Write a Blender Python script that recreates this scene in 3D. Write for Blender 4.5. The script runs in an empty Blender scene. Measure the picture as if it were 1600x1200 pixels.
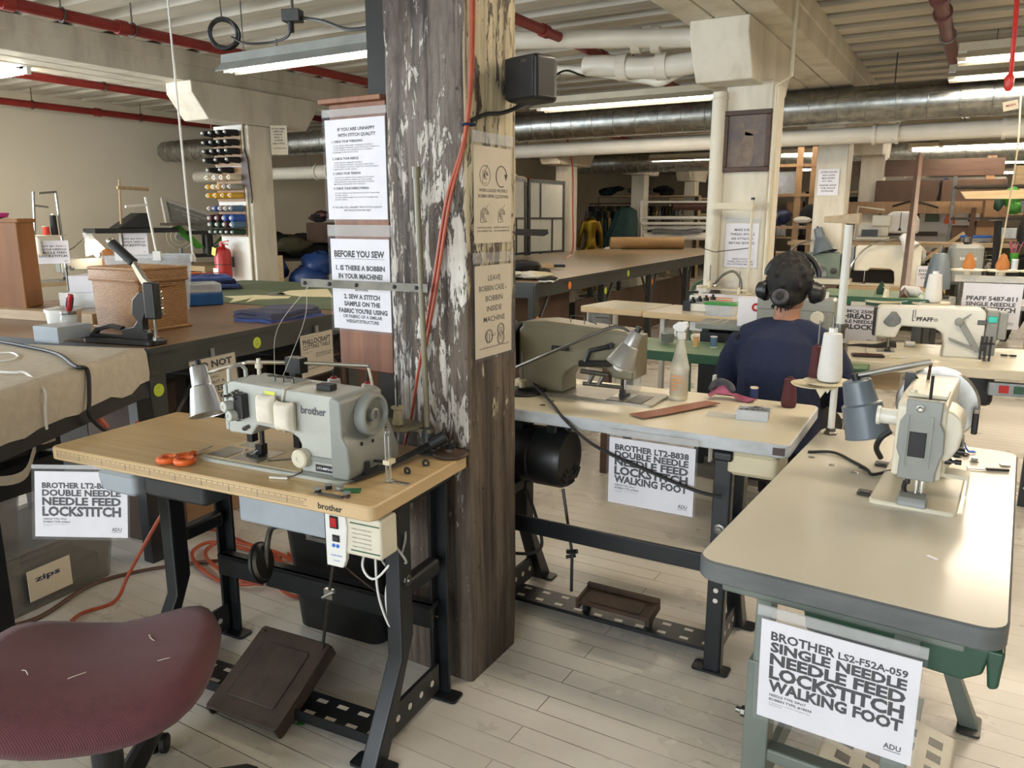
import bpy, math, random
from mathutils import Vector as V, Matrix as MX, Euler
PI = math.pi
R = math.radians
rnd = random.Random(7)
SC = bpy.context.scene
COL = SC.collection

# ------------------------------------------------------------ camera, world, exposure
# X runs along the joists and floor boards, Y along the beams, Z up, metres
cd = bpy.data.cameras.new('camera'); cam = bpy.data.objects.new('camera', cd); COL.objects.link(cam)
cam.location = (0, 0, 1.453); cam.rotation_euler = (PI/2 - 0.212, 0, R(30.5))
cd.sensor_fit = 'HORIZONTAL'; cd.sensor_width = 36; cd.lens = 36*1211/1600; cd.clip_start = .02; cd.clip_end = 200
SC.camera = cam
wd = bpy.data.worlds.new('world'); SC.world = wd; wd.use_nodes = True
wd.node_tree.nodes['Background'].inputs[0].default_value = (.62, .74, .9, 1)
wd.node_tree.nodes['Background'].inputs[1].default_value = .8
vs = SC.view_settings; vs.view_transform = 'Standard'; vs.look = 'None'; vs.gamma = 1; vs.use_curve_mapping = False
vs.exposure = 0.62
cy = SC.cycles
cy.use_denoising = True; cy.max_bounces = 8; cy.diffuse_bounces = 4; cy.glossy_bounces = 4; cy.transmission_bounces = 8
cy.transparent_max_bounces = 12; cy.caustics_reflective = False; cy.caustics_refractive = False; cy.sample_clamp_indirect = 4
cy.use_light_tree = True

def daylight(name, loc, rot, sx, sy, power, col):
    l = bpy.data.lights.new(name, 'AREA'); l.shape = 'RECTANGLE'; l.size = sx; l.size_y = sy; l.energy = power; l.color = col
    o = bpy.data.objects.new(name, l); COL.objects.link(o); o.location = loc; o.rotation_euler = rot; return o
# daylight entering at the windows of the left wall and of the wall behind the camera
daylight('window_daylight', (-9.45, -.6, 1.75), (0, R(-90), 0), 1.7, 5.6, 400, (.80, .90, 1))
daylight('window_daylight', (-1.2, -4.85, 1.75), (R(90), 0, 0), 5.6, 1.7, 260, (.84, .92, 1))

# ------------------------------------------------------------ mesh builder
class MB:
    def __init__(s): s.v = []; s.f = []; s.mi = []; s.T = None; s.m = 0
    def add(s, vs, fs, m=None):
        b = len(s.v)
        for p in vs: s.v.append(tuple(s.T @ V(p)) if s.T else tuple(p))
        for q in fs: s.f.append([b+i for i in q]); s.mi.append(s.m if m is None else m)
        return s
    def at(s, loc=(0,0,0), rot=(0,0,0)):
        s.T = MX.Translation(loc) @ Euler(rot).to_matrix().to_4x4(); return s
    def end(s): s.T = None; return s
    def box(s, x0, y0, z0, x1, y1, z1, m=None):
        vs = [(x,y,z) for z in (z0,z1) for x,y in ((x0,y0),(x1,y0),(x1,y1),(x0,y1))]
        return s.add(vs, [(3,2,1,0),(4,5,6,7),(0,1,5,4),(1,2,6,5),(2,3,7,6),(3,0,4,7)], m)
    def cb(s, c, d, m=None, rot=None):
        x, y, z = d[0]/2, d[1]/2, d[2]/2
        vs = [V((a,b,e)) for e in (-z,z) for a,b in ((-x,-y),(x,-y),(x,y),(-x,y))]
        if rot: q = Euler(rot).to_matrix(); vs = [q @ p for p in vs]
        vs = [p + V(c) for p in vs]
        return s.add(vs, [(3,2,1,0),(4,5,6,7),(0,1,5,4),(1,2,6,5),(2,3,7,6),(3,0,4,7)], m)
    def loft(s, rings, closed=True, caps=True, m=None):
        n = len(rings[0]); vs = [p for r in rings for p in r]; fs = []
        for i in range(len(rings)-1):
            for j in range(n if closed else n-1):
                k = (j+1) % n; fs.append((i*n+j, i*n+k, (i+1)*n+k, (i+1)*n+j))
        if caps: fs.append(tuple(range(n-1,-1,-1))); fs.append(tuple((len(rings)-1)*n+j for j in range(n)))
        return s.add(vs, fs, m)
    def cyl(s, p0, p1, r0, r1=None, n=14, caps=True, m=None):
        r1 = r0 if r1 is None else r1
        return s.tube([p0, p1], [r0, r1], n, caps, m)
    def tube(s, path, r, n=8, caps=True, m=None):
        P = [V(p) for p in path]; rs = r if isinstance(r, (list, tuple)) else [r]*len(P)
        t = (P[1]-P[0]).normalized(); up = V((0,0,1)) if abs(t.z) < .9 else V((1,0,0))
        a = t.cross(up).normalized(); rings = []
        for i, p in enumerate(P):
            d = (P[min(i+1,len(P)-1)] - P[max(i-1,0)]); d = d.normalized() if d.length > 1e-9 else t
            a = (a - d*a.dot(d)); a = a.normalized() if a.length > 1e-6 else d.orthogonal().normalized()
            b = d.cross(a)
            rings.append([p + (a*math.cos(2*PI*j/n) + b*math.sin(2*PI*j/n))*rs[i] for j in range(n)])
        return s.loft(rings, True, caps, m)
    def lathe(s, prof, n=20, c=(0,0,0), rot=None, m=None, caps=True):
        q = Euler(rot).to_matrix() if rot else None; rings = []
        for r, z in prof:
            ring = [V((max(r,1e-5)*math.cos(2*PI*j/n), max(r,1e-5)*math.sin(2*PI*j/n), z)) for j in range(n)]
            rings.append([(q @ p if q else p) + V(c) for p in ring])
        return s.loft(rings, True, caps, m)
    def prism(s, pts, h0, h1, ax='z', m=None):
        def mk(a, b, h): return {'z': (a,b,h), 'y': (a,h,b), 'x': (h,a,b)}[ax]
        A = sum(pts[i][0]*pts[(i+1)%len(pts)][1] - pts[(i+1)%len(pts)][0]*pts[i][1] for i in range(len(pts)))
        if (A < 0) != (ax == 'y'): pts = pts[::-1]
        return s.loft([[mk(a,b,h0) for a,b in pts], [mk(a,b,h1) for a,b in pts]], True, True, m)
    def rbox(s, x0, y0, z0, x1, y1, z1, r=.03, e=.004, m=None, k=5):
        pts = rrect(x0, y0, x1, y1, r, k); cx, cy_ = (x0+x1)/2, (y0+y1)/2
        def sh(d): return rrect(x0+d, y0+d, x1-d, y1-d, max(r-d, .001), k)
        rings = [[(a,b,z0) for a,b in sh(e)], [(a,b,z0+e) for a,b in pts], [(a,b,z1-e) for a,b in pts], [(a,b,z1) for a,b in sh(e)]]
        return s.loft(rings, True, True, m)
    def ball(s, c, r, n=12, k=8, m=None):
        rx, ry, rz = r if isinstance(r, (list,tuple)) else (r,r,r)
        rings = [[(c[0]+rx*math.sin(t)*math.cos(2*PI*j/n), c[1]+ry*math.sin(t)*math.sin(2*PI*j/n), c[2]-rz*math.cos(t)) for j in range(n)]
                 for t in [max(.02, min(PI-.02, PI*i/k)) for i in range(k+1)]]
        return s.loft(rings, True, True, m)
    def grid(s, fn, nu, nv, th=0, m=None):
        # surface fn(u,v) in 0..1, given real thickness th along -z of the patch normal
        P = [[V(fn(i/nu, j/nv)) for j in range(nv+1)] for i in range(nu+1)]
        vs = [p for r in P for p in r]; w = nv+1
        fs = [(i*w+j, (i+1)*w+j, (i+1)*w+j+1, i*w+j+1) for i in range(nu) for j in range(nv)]
        if th:
            N = []
            for i in range(nu+1):
                for j in range(nv+1):
                    du = P[min(i+1,nu)][j]-P[max(i-1,0)][j]; dv = P[i][min(j+1,nv)]-P[i][max(j-1,0)]
                    nn = du.cross(dv); N.append(nn.normalized() if nn.length > 1e-12 else V((0,0,1)))
            o = len(vs); vs = vs + [p - q*th for p, q in zip(vs, N)]
            fs += [tuple(o+a for a in reversed(f)) for f in fs]
            rim = [i*w for i in range(nu+1)] + [nu*w+j for j in range(1,w)] + [i*w+nv for i in range(nu-1,-1,-1)] + [j for j in range(nv-1,0,-1)]
            for a, b in zip(rim, rim[1:]+rim[:1]): fs.append((b, a, o+a, o+b))
        return s.add(vs, fs, m)
    def ring(s, c, R0, r, n=24, k=8, rot=None, m=None, arc=1.0):
        q = Euler(rot).to_matrix() if rot else None; N = max(3, int(n*arc)); rings = []
        for i in range(N + (arc < 1)):
            t = 2*PI*arc*i/N
            L = [V(((R0+r*math.cos(2*PI*j/k))*math.cos(t), (R0+r*math.cos(2*PI*j/k))*math.sin(t), r*math.sin(2*PI*j/k))) for j in range(k)]
            rings.append([(q @ p if q else p) + V(c) for p in L])
        if arc >= 1: rings.append(rings[0])
        return s.loft(rings, True, arc < 1, m)
    def build(s, name, mat, parent=None, loc=(0,0,0), rz=0, rot=None, bevel=0, ang=35, seg=2, label=None):
        me = bpy.data.meshes.new(name); me.from_pydata(s.v, [], s.f)
        for mm in (mat if isinstance(mat, (list,tuple)) else [mat]): me.materials.append(MT[mm] if isinstance(mm, str) else mm)
        me.polygons.foreach_set('material_index', s.mi); me.polygons.foreach_set('use_smooth', [True]*len(s.f))
        me.update(); me.set_sharp_from_angle(angle=R(ang))
        o = bpy.data.objects.new(name, me); COL.objects.link(o)
        o.parent = parent; o.location = loc; o.rotation_euler = rot if rot else (0,0,rz)
        if bevel:
            b = o.modifiers.new('bevel', 'BEVEL'); b.width = bevel; b.segments = seg; b.limit_method = 'ANGLE'; b.angle_limit = R(40); b.harden_normals = True
        if label: o['label'] = label
        return o

def rrect(x0, y0, x1, y1, r, k=5):
    out = []
    for cx, cy_, a in ((x1-r,y0+r,-90),(x1-r,y1-r,0),(x0+r,y1-r,90),(x0+r,y0+r,180)):
        for i in range(k+1):
            t = R(a + 90*i/k); out.append((cx+r*math.cos(t), cy_+r*math.sin(t)))
    return out

def curve(pts, n=6):
    """points of a smooth line through pts"""
    P = [V(p) for p in pts]; P = [P[0]*2-P[1]] + P + [P[-1]*2-P[-2]]; out = []
    for i in range(1, len(P)-2):
        a, b, c, d = P[i-1], P[i], P[i+1], P[i+2]
        for k in range(n):
            t = k/n
            out.append(.5*((2*b) + (c-a)*t + (2*a-5*b+4*c-d)*t*t + (3*b-a-3*c+d)*t**3))
    out.append(P[-2]); return out

def tag(o, label, cat, group=None, kind=None):
    if label: o['label'] = label
    if cat: o['category'] = cat
    if group: o['group'] = group
    if kind: o['kind'] = kind
    return o
def thing(name, label, cat, loc=(0,0,0), rz=0, group=None, rot=None):
    o = bpy.data.objects.new(name, None); COL.objects.link(o); o.empty_display_size = .05
    o.location = loc; o.rotation_euler = rot if rot else (0,0,rz)
    return tag(o, label, cat, group)
def kids(o): return [c for c in list(bpy.data.objects) if c.parent == o]
def dup(root, loc, rz=None, label=None, group=None, rot=None):
    r = root.copy(); COL.objects.link(r); r.location = loc
    if rz is not None: r.rotation_euler = (0,0,rz)
    if rot: r.rotation_euler = rot
    if label: r['label'] = label
    if group: r['group'] = group
    for c in CH.get(root.name) or CH.setdefault(root.name, [(c, kids(c)) for c in kids(root)]):
        d = c[0].copy(); COL.objects.link(d); d.parent = r
        for g in c[1]: h = g.copy(); COL.objects.link(h); h.parent = d
    return r
CH = {}
def struct(o, label=None):
    o['kind'] = 'structure'
    if label: o['label'] = label
    return o

def glyphs(s, bold=0):
    k = (s, bold)
    if k not in TX:
        c = bpy.data.curves.new('t', 'FONT'); c.body = s; c.size = 1; c.offset = bold; c.resolution_u = 2; c.fill_mode = 'BOTH'
        o = bpy.data.objects.new('t', c); me = bpy.data.meshes.new_from_object(o)
        vs = [v.co.copy() for v in me.vertices]; fs = [tuple(p.vertices) for p in me.polygons]
        bpy.data.objects.remove(o); bpy.data.curves.remove(c); bpy.data.meshes.remove(me); TX[k] = (vs, fs)
    return TX[k]
TX = {}
def write(mb, s, x0, z0, w, h, y=-.0012, bold=.03, m=0, al='l', base=None):
    """letters filling the box x0..x0+w, z0..z0+h of a sheet that faces -Y (w None keeps the proportions)"""
    vs, fs = glyphs(s, bold)
    if not vs: return mb
    lo = [min(v[i] for v in vs) for i in (0,1)]; hi = [max(v[i] for v in vs) for i in (0,1)]
    sy = h/(.72 if base is None else base); yb = 0
    sx = w/(hi[0]-lo[0]) if w else sy
    tw = (hi[0]-lo[0])*sx; ox = x0 - (tw/2 if al == 'c' else tw if al == 'r' else 0)
    return mb.add([(ox+(v[0]-lo[0])*sx, y, z0+(v[1]-yb)*sy) for v in vs], [tuple(f) for f in fs], m)

# ------------------------------------------------------------ materials
MT = {}
def srgb(h):
    h = h.lstrip('#'); c = [int(h[i:i+2],16)/255 for i in (0,2,4)]
    return [(x/12.92 if x <= .04045 else ((x+.055)/1.055)**2.4) for x in c] + [1]
def N(t, k, **kw):
    n = t.nodes.new('ShaderNode'+k)
    for a, b in kw.items(): setattr(n, a, b)
    return n
def noise(t, scale, detail=4, rough=.6, stretch=None, space='Object', dist=0):
    tc = N(t, 'TexCoord'); nz = N(t, 'TexNoise'); nz.inputs['Scale'].default_value = scale; nz.inputs['Detail'].default_value = detail
    nz.inputs['Roughness'].default_value = rough; nz.inputs['Distortion'].default_value = dist
    if stretch:
        mp = N(t, 'Mapping'); mp.inputs['Scale'].default_value = stretch
        t.links.new(tc.outputs[space], mp.inputs[0]); t.links.new(mp.outputs[0], nz.inputs[0])
    else: t.links.new(tc.outputs[space], nz.inputs[0])
    return nz
def ramp(t, src, stops):
    r = N(t, 'ValToRGB'); e = r.color_ramp.elements
    while len(e) < len(stops): e.new(.5)
    for q, (p, c) in zip(e, stops): q.position = p; q.color = c if len(c) == 4 else (*c, 1)
    t.links.new(src, r.inputs[0]); return r
def new(name, rough=.5, metal=0, col='#808080', **kw):
    m = bpy.data.materials.new(name); m.use_nodes = True; t = m.node_tree; b = t.nodes['Principled BSDF']
    b.inputs['Base Color'].default_value = srgb(col); b.inputs['Roughness'].default_value = rough; b.inputs['Metallic'].default_value = metal
    for k, v in kw.items(): b.inputs[k.replace('_',' ')].default_value = v
    MT[name] = m; return m, t, b
def bump(t, b, src, d=.3, dist=.004):
    bp = N(t, 'Bump'); bp.inputs['Strength'].default_value = d; bp.inputs['Distance'].default_value = dist
    t.links.new(src, bp.inputs['Height']); t.links.new(bp.outputs[0], b.inputs['Normal'])
def mat(name, a, b2=None, rough=.5, metal=0, scale=8, bmp=0, stretch=None, lo=.35, hi=.65, detail=4, **kw):
    """a surface whose own colour wanders between two near tones, with a little relief"""
    m, t, b = new(name, rough, metal, a, **kw)
    nz = noise(t, scale, detail, .6, stretch)
    r = ramp(t, nz.outputs[0], [(lo, srgb(a)), (hi, srgb(b2 or a))]); t.links.new(r.outputs[0], b.inputs['Base Color'])
    if bmp: bump(t, b, nz.outputs[0], bmp)
    return m
def mix(t, f, a, b):
    x = N(t, 'Mix'); x.data_type = 'RGBA'
    for s, i in ((f,0),(a,6),(b,7)):
        if hasattr(s, 'is_linked') or hasattr(s, 'links'): t.links.new(s, x.inputs[i])
        else: x.inputs[i].default_value = s
    return x.outputs[2]
def vmath(t, op, a, b=0.0, cl=False):
    x = N(t, 'Math'); x.operation = op; x.use_clamp = cl
    for s, i in ((a,0),(b,1)):
        if hasattr(s, 'links'): t.links.new(s, x.inputs[i])
        else: x.inputs[i].default_value = s
    return x.outputs[0]

# floor: white painted boards along X, worn, with dark gaps
m, t, b = new('floor', .42)
tc = N(t, 'TexCoord'); br = N(t, 'TexBrick'); br.offset = .43; br.inputs['Scale'].default_value = 1; br.inputs['Brick Width'].default_value = 2.3
br.inputs['Row Height'].default_value = .083; br.inputs['Mortar Size'].default_value = .0016; br.inputs['Mortar Smooth'].default_value = .2
br.inputs['Color1'].default_value = srgb('#e0dbd2'); br.inputs['Color2'].default_value = srgb('#d8d2c8'); br.inputs['Mortar'].default_value = srgb('#4e463e')
t.links.new(tc.outputs['Object'], br.inputs[0])
gm = noise(t, 1.3, 3); gr = ramp(t, gm.outputs[0], [(.42, (0,0,0)), (.62, (1,1,1))])
base = mix(t, vmath(t, 'MULTIPLY', br.outputs['Fac'], gr.outputs[0]), br.outputs['Color'], br.outputs['Color'])
plain = mix(t, vmath(t, 'MULTIPLY', br.outputs['Fac'], vmath(t, 'SUBTRACT', 1, gr.outputs[0])), br.outputs['Color'], srgb('#d3cdc2'))
w = noise(t, 5, 6, .72, (1, 9, 1)); wr = ramp(t, w.outputs[0], [(.0, (1,1,1)), (.3, (1,1,1)), (.36, (0,0,0)), (1, (0,0,0))])
w2 = noise(t, 2.2, 5); w2r = ramp(t, w2.outputs[0], [(.35, srgb('#d6d2cb')), (.7, srgb('#ffffff'))])
mu = N(t, 'Mix'); mu.data_type = 'RGBA'; mu.blend_type = 'MULTIPLY'; mu.inputs[0].default_value = .55
t.links.new(plain, mu.inputs[6]); t.links.new(w2r.outputs[0], mu.inputs[7])
fin = mix(t, vmath(t, 'MULTIPLY', wr.outputs[0], .75), mu.outputs[2], srgb('#7d7264'))
t.links.new(fin, b.inputs['Base Color']); bump(t, b, vmath(t, 'SUBTRACT', w.outputs[0], br.outputs['Fac']), .35, .002)
rr = ramp(t, w2.outputs[0], [(.3, (.2,.2,.2)), (.7, (.42,.42,.42))]); t.links.new(rr.outputs[0], b.inputs['Roughness'])

# pillar: old timber; grey washed above, white flakes lower down, brown and cream on the face towards the aisle
m, t, b = new('old_timber', .78)
w = noise(t, 7, 9, .72, (1, 1, .10)); wc = ramp(t, w.outputs[0], [(.32, srgb('#1d1815')), (.47, srgb('#45382e')), (.6, srgb('#6e6154')), (.72, srgb('#8d8176'))])
tc = N(t, 'TexCoord'); sx = N(t, 'SeparateXYZ'); t.links.new(tc.outputs['Object'], sx.inputs[0]); gz = sx.outputs[2]
nm = N(t, 'SeparateXYZ'); t.links.new(tc.outputs['Normal'], nm.inputs[0]); side = vmath(t, 'GREATER_THAN', nm.outputs[0], .5)
f1 = noise(t, 26, 10, .74, (1.2, 1.2, .30), dist=.6); f2 = noise(t, 3.2, 4, .6, (1, 1, .5))
crk = noise(t, 30, 8, .7, (1, 1, .035)); ckr = ramp(t, crk.outputs[0], [(.36, (.12,.10,.09)), (.46, (.75,.74,.73)), (.6, (1,1,1))])
pit = noise(t, 60, 3, .5, (1, 1, .6)); ptr = ramp(t, pit.outputs[0], [(.27, (.15,.12,.1)), (.33, (1,1,1))])
fz = vmath(t, 'ADD', f1.outputs[0], vmath(t, 'MULTIPLY', vmath(t, 'SUBTRACT', f2.outputs[0], .5), .42))
low = N(t, 'MapRange'); low.inputs[1].default_value = 1.75; low.inputs[2].default_value = 1.15; low.inputs[3].default_value = -.045; low.inputs[4].default_value = .04; t.links.new(gz, low.inputs[0])
btm = N(t, 'MapRange'); btm.inputs[1].default_value = .85; btm.inputs[2].default_value = .45; btm.inputs[3].default_value = 0; btm.inputs[4].default_value = -.13; t.links.new(gz, btm.inputs[0])
fz = vmath(t, 'ADD', vmath(t, 'ADD', fz, low.outputs[0]), btm.outputs[0])
sd = N(t, 'MapRange'); sd.inputs[1].default_value = 1.0; sd.inputs[2].default_value = 1.75; sd.inputs[3].default_value = -.10; sd.inputs[4].default_value = .14; t.links.new(gz, sd.inputs[0])
fz = vmath(t, 'ADD', fz, vmath(t, 'MULTIPLY', side, sd.outputs[0]))
fr_ = ramp(t, fz, [(.525, (0,0,0)), (.548, (1,1,1))])
tn = noise(t, 4, 5); tr = ramp(t, tn.outputs[0], [(.35, srgb('#b5aca0')), (.65, srgb('#dad5cc'))])
pc = mix(t, side, tr.outputs[0], srgb('#c9bd9f'))
g1 = noise(t, 5, 8, .7, (1,1,.3)); g2 = ramp(t, g1.outputs[0], [(.40, (0,0,0)), (.56, (.85,.85,.85))])
up = N(t, 'MapRange'); up.inputs[1].default_value = 1.15; up.inputs[2].default_value = 1.6; t.links.new(gz, up.inputs[0])
body = mix(t, vmath(t, 'MULTIPLY', g2.outputs[0], vmath(t, 'ADD', .25, vmath(t, 'MULTIPLY', up.outputs[0], .75))), wc.outputs[0], srgb('#857b73'))
body = mix(t, vmath(t, 'MULTIPLY', side, .5), body, wc.outputs[0])
al = mix(t, fr_.outputs[0], body, pc)
for q in (ckr, ptr):
    mu = N(t, 'Mix'); mu.data_type = 'RGBA'; mu.blend_type = 'MULTIPLY'; mu.inputs[0].default_value = .85
    t.links.new(al, mu.inputs[6]); t.links.new(q.outputs[0], mu.inputs[7]); al = mu.outputs[2]
t.links.new(al, b.inputs['Base Color']); bump(t, b, vmath(t, 'ADD', vmath(t,'MULTIPLY',fr_.outputs[0],.4), crk.outputs[0]), .9, .008)

m, t, b = new('painted_timber', .62)
w = noise(t, 5, 7, .65, (1, 1, .25)); wr = ramp(t, w.outputs[0], [(.25, srgb('#b3ab99')), (.5, srgb('#d3ccbb')), (.75, srgb('#ddd7c8'))])
f1 = noise(t, 14, 8, .7, (1,1,.5)); fr_ = ramp(t, f1.outputs[0], [(.27, (1,1,1)), (.31, (0,0,0))])
t.links.new(mix(t, fr_.outputs[0], wr.outputs[0], srgb('#7b6b58')), b.inputs['Base Color']); bump(t, b, w.outputs[0], .4)

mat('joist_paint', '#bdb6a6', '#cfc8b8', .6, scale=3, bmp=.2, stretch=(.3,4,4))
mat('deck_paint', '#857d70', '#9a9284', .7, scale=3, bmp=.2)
mat('wall_paint', '#ddd4c0', '#e5dcc9', .75, scale=.7, bmp=.05)
mat('wall_far_paint', '#c9bda6', '#d4c8b2', .75, scale=.7)
# spiral duct: galvanised sheet with seams every 20 cm
m, t, b = new('galvanised', .3, 1, '#a6a8a4')
nz = noise(t, 16, 3, .5); vz = N(t, 'TexVoronoi'); vz.inputs['Scale'].default_value = 40
r = ramp(t, nz.outputs[0], [(.3, srgb('#8f928f')), (.7, srgb('#b9bab5'))]); t.links.new(r.outputs[0], b.inputs['Base Color'])
rr = ramp(t, vz.outputs[0], [(0, (.24,.24,.24)), (1, (.42,.42,.42))]); t.links.new(rr.outputs[0], b.inputs['Roughness'])
mat('pvc_white', '#cfc8b8', '#d9d2c3', .45, scale=4)
mat('red_pipe', '#8d2b25', '#7a241f', .42, scale=6, bmp=.1)
mat('dark_red_pipe', '#6d2f2b', '#5c2824', .42, scale=6)
mat('orange_rubber', '#a84a2a', '#9c4225', .5, scale=20)
mat('white_paint', '#d8d5cc', '#cfccc2', .45, scale=6)
mat('cream_paint', '#d2c9b2', '#c8bea5', .42, scale=5)
mat('cream_laminate', '#d4cfc0', '#cbc6b6', .2, scale=1.4, lo=.3, hi=.7)
mat('ivory_laminate', '#ddd4bd', '#d0c6ab', .3, scale=2)
mat('shaded_grey_edge', '#606363', '#525555', .45, scale=7, bmp=.1, stretch=(1,1,3))  # grey darkened to carry the shade on the table's front edge
mat('pale_edge', '#c3c6c9', '#a9abab', .5, scale=7, stretch=(1,1,3))
mat('black_enamel', '#121315', '#1a1b1d', .38, scale=9)
mat('blue_black_enamel', '#15191d', '#101317', .4, scale=6)
mat('green_grey_enamel', '#6b736c', '#606861', .42, scale=6)
mat('dark_grey_enamel', '#3c3e3b', '#333532', .45, scale=6)
mat('bench_steel', '#383a37', '#2e302d', .5, scale=4)
mat('brown_cast_iron', '#4a3c35', '#3a2f29', .55, scale=14, bmp=.25)
mat('rusty_cast_iron', '#4b3423', '#33261d', .6, scale=10, bmp=.3)
mat('black_rubber', '#151515', '#1d1d1d', .6, scale=20)
mat('black_plastic', '#0f1011', '#17181a', .42, scale=9)
mat('dark_plastic', '#26282a', '#1e2022', .5, scale=9)
mat('grey_plastic', '#5c656d', '#525b63', .4, scale=8)
mat('pale_grey_plastic', '#9fa7ae', '#959da4', .42, scale=8)
mat('white_plastic', '#e4e3de', '#dbdad5', .35, scale=8)
mat('cream_plastic', '#d8cdb0', '#cfc3a4', .4, scale=8)
mat('machine_grey', '#b7b9b2', '#abada6', .38, scale=4)
mat('machine_grey_dark', '#8f928d', '#848782', .4, scale=4)
mat('machine_olive', '#7d765f', '#6d6752', .4, scale=4)
mat('machine_cream', '#d8d2bf', '#cdc6b1', .36, scale=4)
mat('machine_white', '#dedbd0', '#d3d0c4', .36, scale=4)
mat('machine_green', '#6d7a6a', '#5f6c5d', .42, scale=5)
mat('machine_mid_grey', '#8d8f8a', '#7e807b', .42, scale=5)
mat('steel', '#b9b9b6', '#a2a29f', .28, 1, scale=12)
mat('dull_steel', '#77756f', '#605e59', .42, 1, scale=12)
mat('chrome', '#d6d6d4', '#c6c6c4', .12, 1, scale=4)
mat('aluminium', '#c3c6ca', '#b4b7bb', .33, 1, scale=30, stretch=(1,1,.1))
mat('lamp_grey', '#69737c', '#5f6972', .35, scale=6)
mat('shade_silver', '#a9a7a2', '#9b9994', .38, .6, scale=10)
mat('bed_cover', '#d7c19b', '#c5ae86', .6, scale=160, lo=.3, hi=.7)
mat('bed_plate', '#8f8a80', '#a19c91', .38, .7, scale=12)
mat('red_brown_wood', '#5e4334', '#4f382b', .5, scale=4, bmp=.15, stretch=(1,1,8))
mat('board_wood', '#8a5d43', '#744c38', .5, scale=5, bmp=.15, stretch=(6,6,.6))
mat('pale_wood', '#cfb78f', '#bfa67c', .5, scale=4, stretch=(1,8,8))
mat('light_wood', '#b39b78', '#a08864', .5, scale=4, stretch=(1,8,8))
mat('peg_wood', '#9a7a57', '#87694a', .55, scale=6, stretch=(6,6,.8))
mat('orange_wood', '#9c6630', '#8a5726', .42, scale=3, stretch=(4,4,.6))
mat('dark_wood', '#4b3325', '#3a271d', .5, scale=5, stretch=(1,6,6))
mat('bench_top', '#745a43', '#876a4e', .38, scale=2.2, lo=.3, hi=.7)
mat('cutting_top', '#7d6f5c', '#a78f68', .34, scale=.55, lo=.38, hi=.66)
mat('green_mat', '#5e6b52', '#536047', .6, scale=5)
mat('green_top', '#6f8a70', '#64805f', .45, scale=5)
mat('dark_green', '#2f5a43', '#27503a', .45, scale=5)
mat('green_plastic', '#2b4d3b', '#244433', .42, scale=5)
mat('lid_green', '#3d9343', '#348639', .4, scale=5)
mat('bright_green', '#3f8a2b', '#357823', .45, scale=5)
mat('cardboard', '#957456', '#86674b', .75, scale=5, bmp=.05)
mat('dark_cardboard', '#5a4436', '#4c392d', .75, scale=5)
mat('kraft', '#a5855d', '#987952', .65, scale=6)
mat('paper', '#eceaf0', '#e6e4ea', .55, scale=9)
mat('cream_paper', '#d9cdb7', '#d2c6af', .6, scale=9)
mat('ink', '#262428', None, .6)
mat('soft_ink', '#57535f', None, .6)
mat('yellow_paper', '#d8dc62', '#cfd356', .6, scale=9)
mat('dot_orange', '#e8862f', '#df7d28', .6, scale=9)
mat('dot_yellow', '#c3d63f', '#b9cc36', .6, scale=9)
mat('signal_red', '#b3231f', '#a51f1b', .35, scale=7)
mat('red_plastic', '#b0202a', '#a11c25', .35, scale=7)
mat('blue_plastic', '#1f62ad', '#1a579b', .38, scale=7)
mat('bright_blue', '#2f6fd0', '#2962bb', .5, scale=7)
mat('blue_bag', '#1d3f7c', '#17346a', .42, scale=7, bmp=.2)
mat('pink_plastic', '#d2489c', '#c43d8f', .4, scale=7)
mat('orange_plastic', '#e0672a', '#d65d22', .35, scale=7)
mat('tan_leather', '#8d5b47', '#7f4f3d', .55, scale=25, bmp=.2)
mat('brown_vinyl', '#4d2a22', '#43241d', .45, scale=8)
mat('pink_cloth', '#a85d77', '#8f4a60', .85, scale=22, bmp=.3)
mat('navy_knit', '#1a2340', '#161d36', .95, scale=60, bmp=.25)
mat('blue_cloth', '#4d62a4', '#3f5190', .85, scale=14, bmp=.2)
mat('grey_blue_cloth', '#515369', '#454860', .85, scale=14, bmp=.2)
mat('canvas_cloth', '#c9bfae', '#bdb3a2', .85, scale=30, bmp=.25)
mat('white_cloth', '#e2ddd2', '#d6d0c3', .85, scale=20, bmp=.2)
mat('cream_cloth', '#d9d0ad', '#cdc39c', .85, scale=20, bmp=.2)
mat('black_cloth', '#0e0e10', '#161619', .9, scale=20, bmp=.3)
mat('grey_cloth', '#77777a', '#67676a', .9, scale=20, bmp=.3)
mat('dark_teal_cloth', '#22403f', '#1b3534', .85, scale=10, bmp=.2)
mat('olive_cloth', '#55523c', '#474531', .9, scale=10, bmp=.3)
mat('tan_cloth', '#a48c66', '#957d58', .9, scale=10, bmp=.3)
mat('gold_skin', '#8f7524', '#745c18', .3, .9, scale=5)
mat('skin', '#a97a60', '#9c6d54', .55, scale=20)
mat('hair', '#090807', '#100d0c', .75, scale=60, bmp=.6, stretch=(1,1,.3))
mat('scrunchie', '#4f4d53', '#37353a', .9, scale=30, bmp=.4)
mat('cushion', '#ddd6c6', '#d2cabA'.lower(), .9, scale=30, bmp=.2)
mat('thread_white', '#e9e7e2', '#dddad4', .7, scale=60, stretch=(1,1,30), bmp=.2)
for n_, a_ in (('maroon','#4a1c20'),('black','#17171a'),('orange','#b6743a'),('yellow','#d6a83a'),('blue','#2c4f9e'),('navy','#232f57'),('green','#1e3a2a'),
               ('brown','#4a2f25'),('grey','#9b9891'),('cream','#d9cdb2'),('tan','#c9a26a'),('steelblue','#55708c'),('red','#c0392b')):
    mat('thread_'+n_, a_, None, .75, scale=60, stretch=(1,1,30), bmp=.2)
mat('loose_thread', '#cfc9ba', None, .8)
mat('coffee', '#2a0f08', None, .1)
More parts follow.
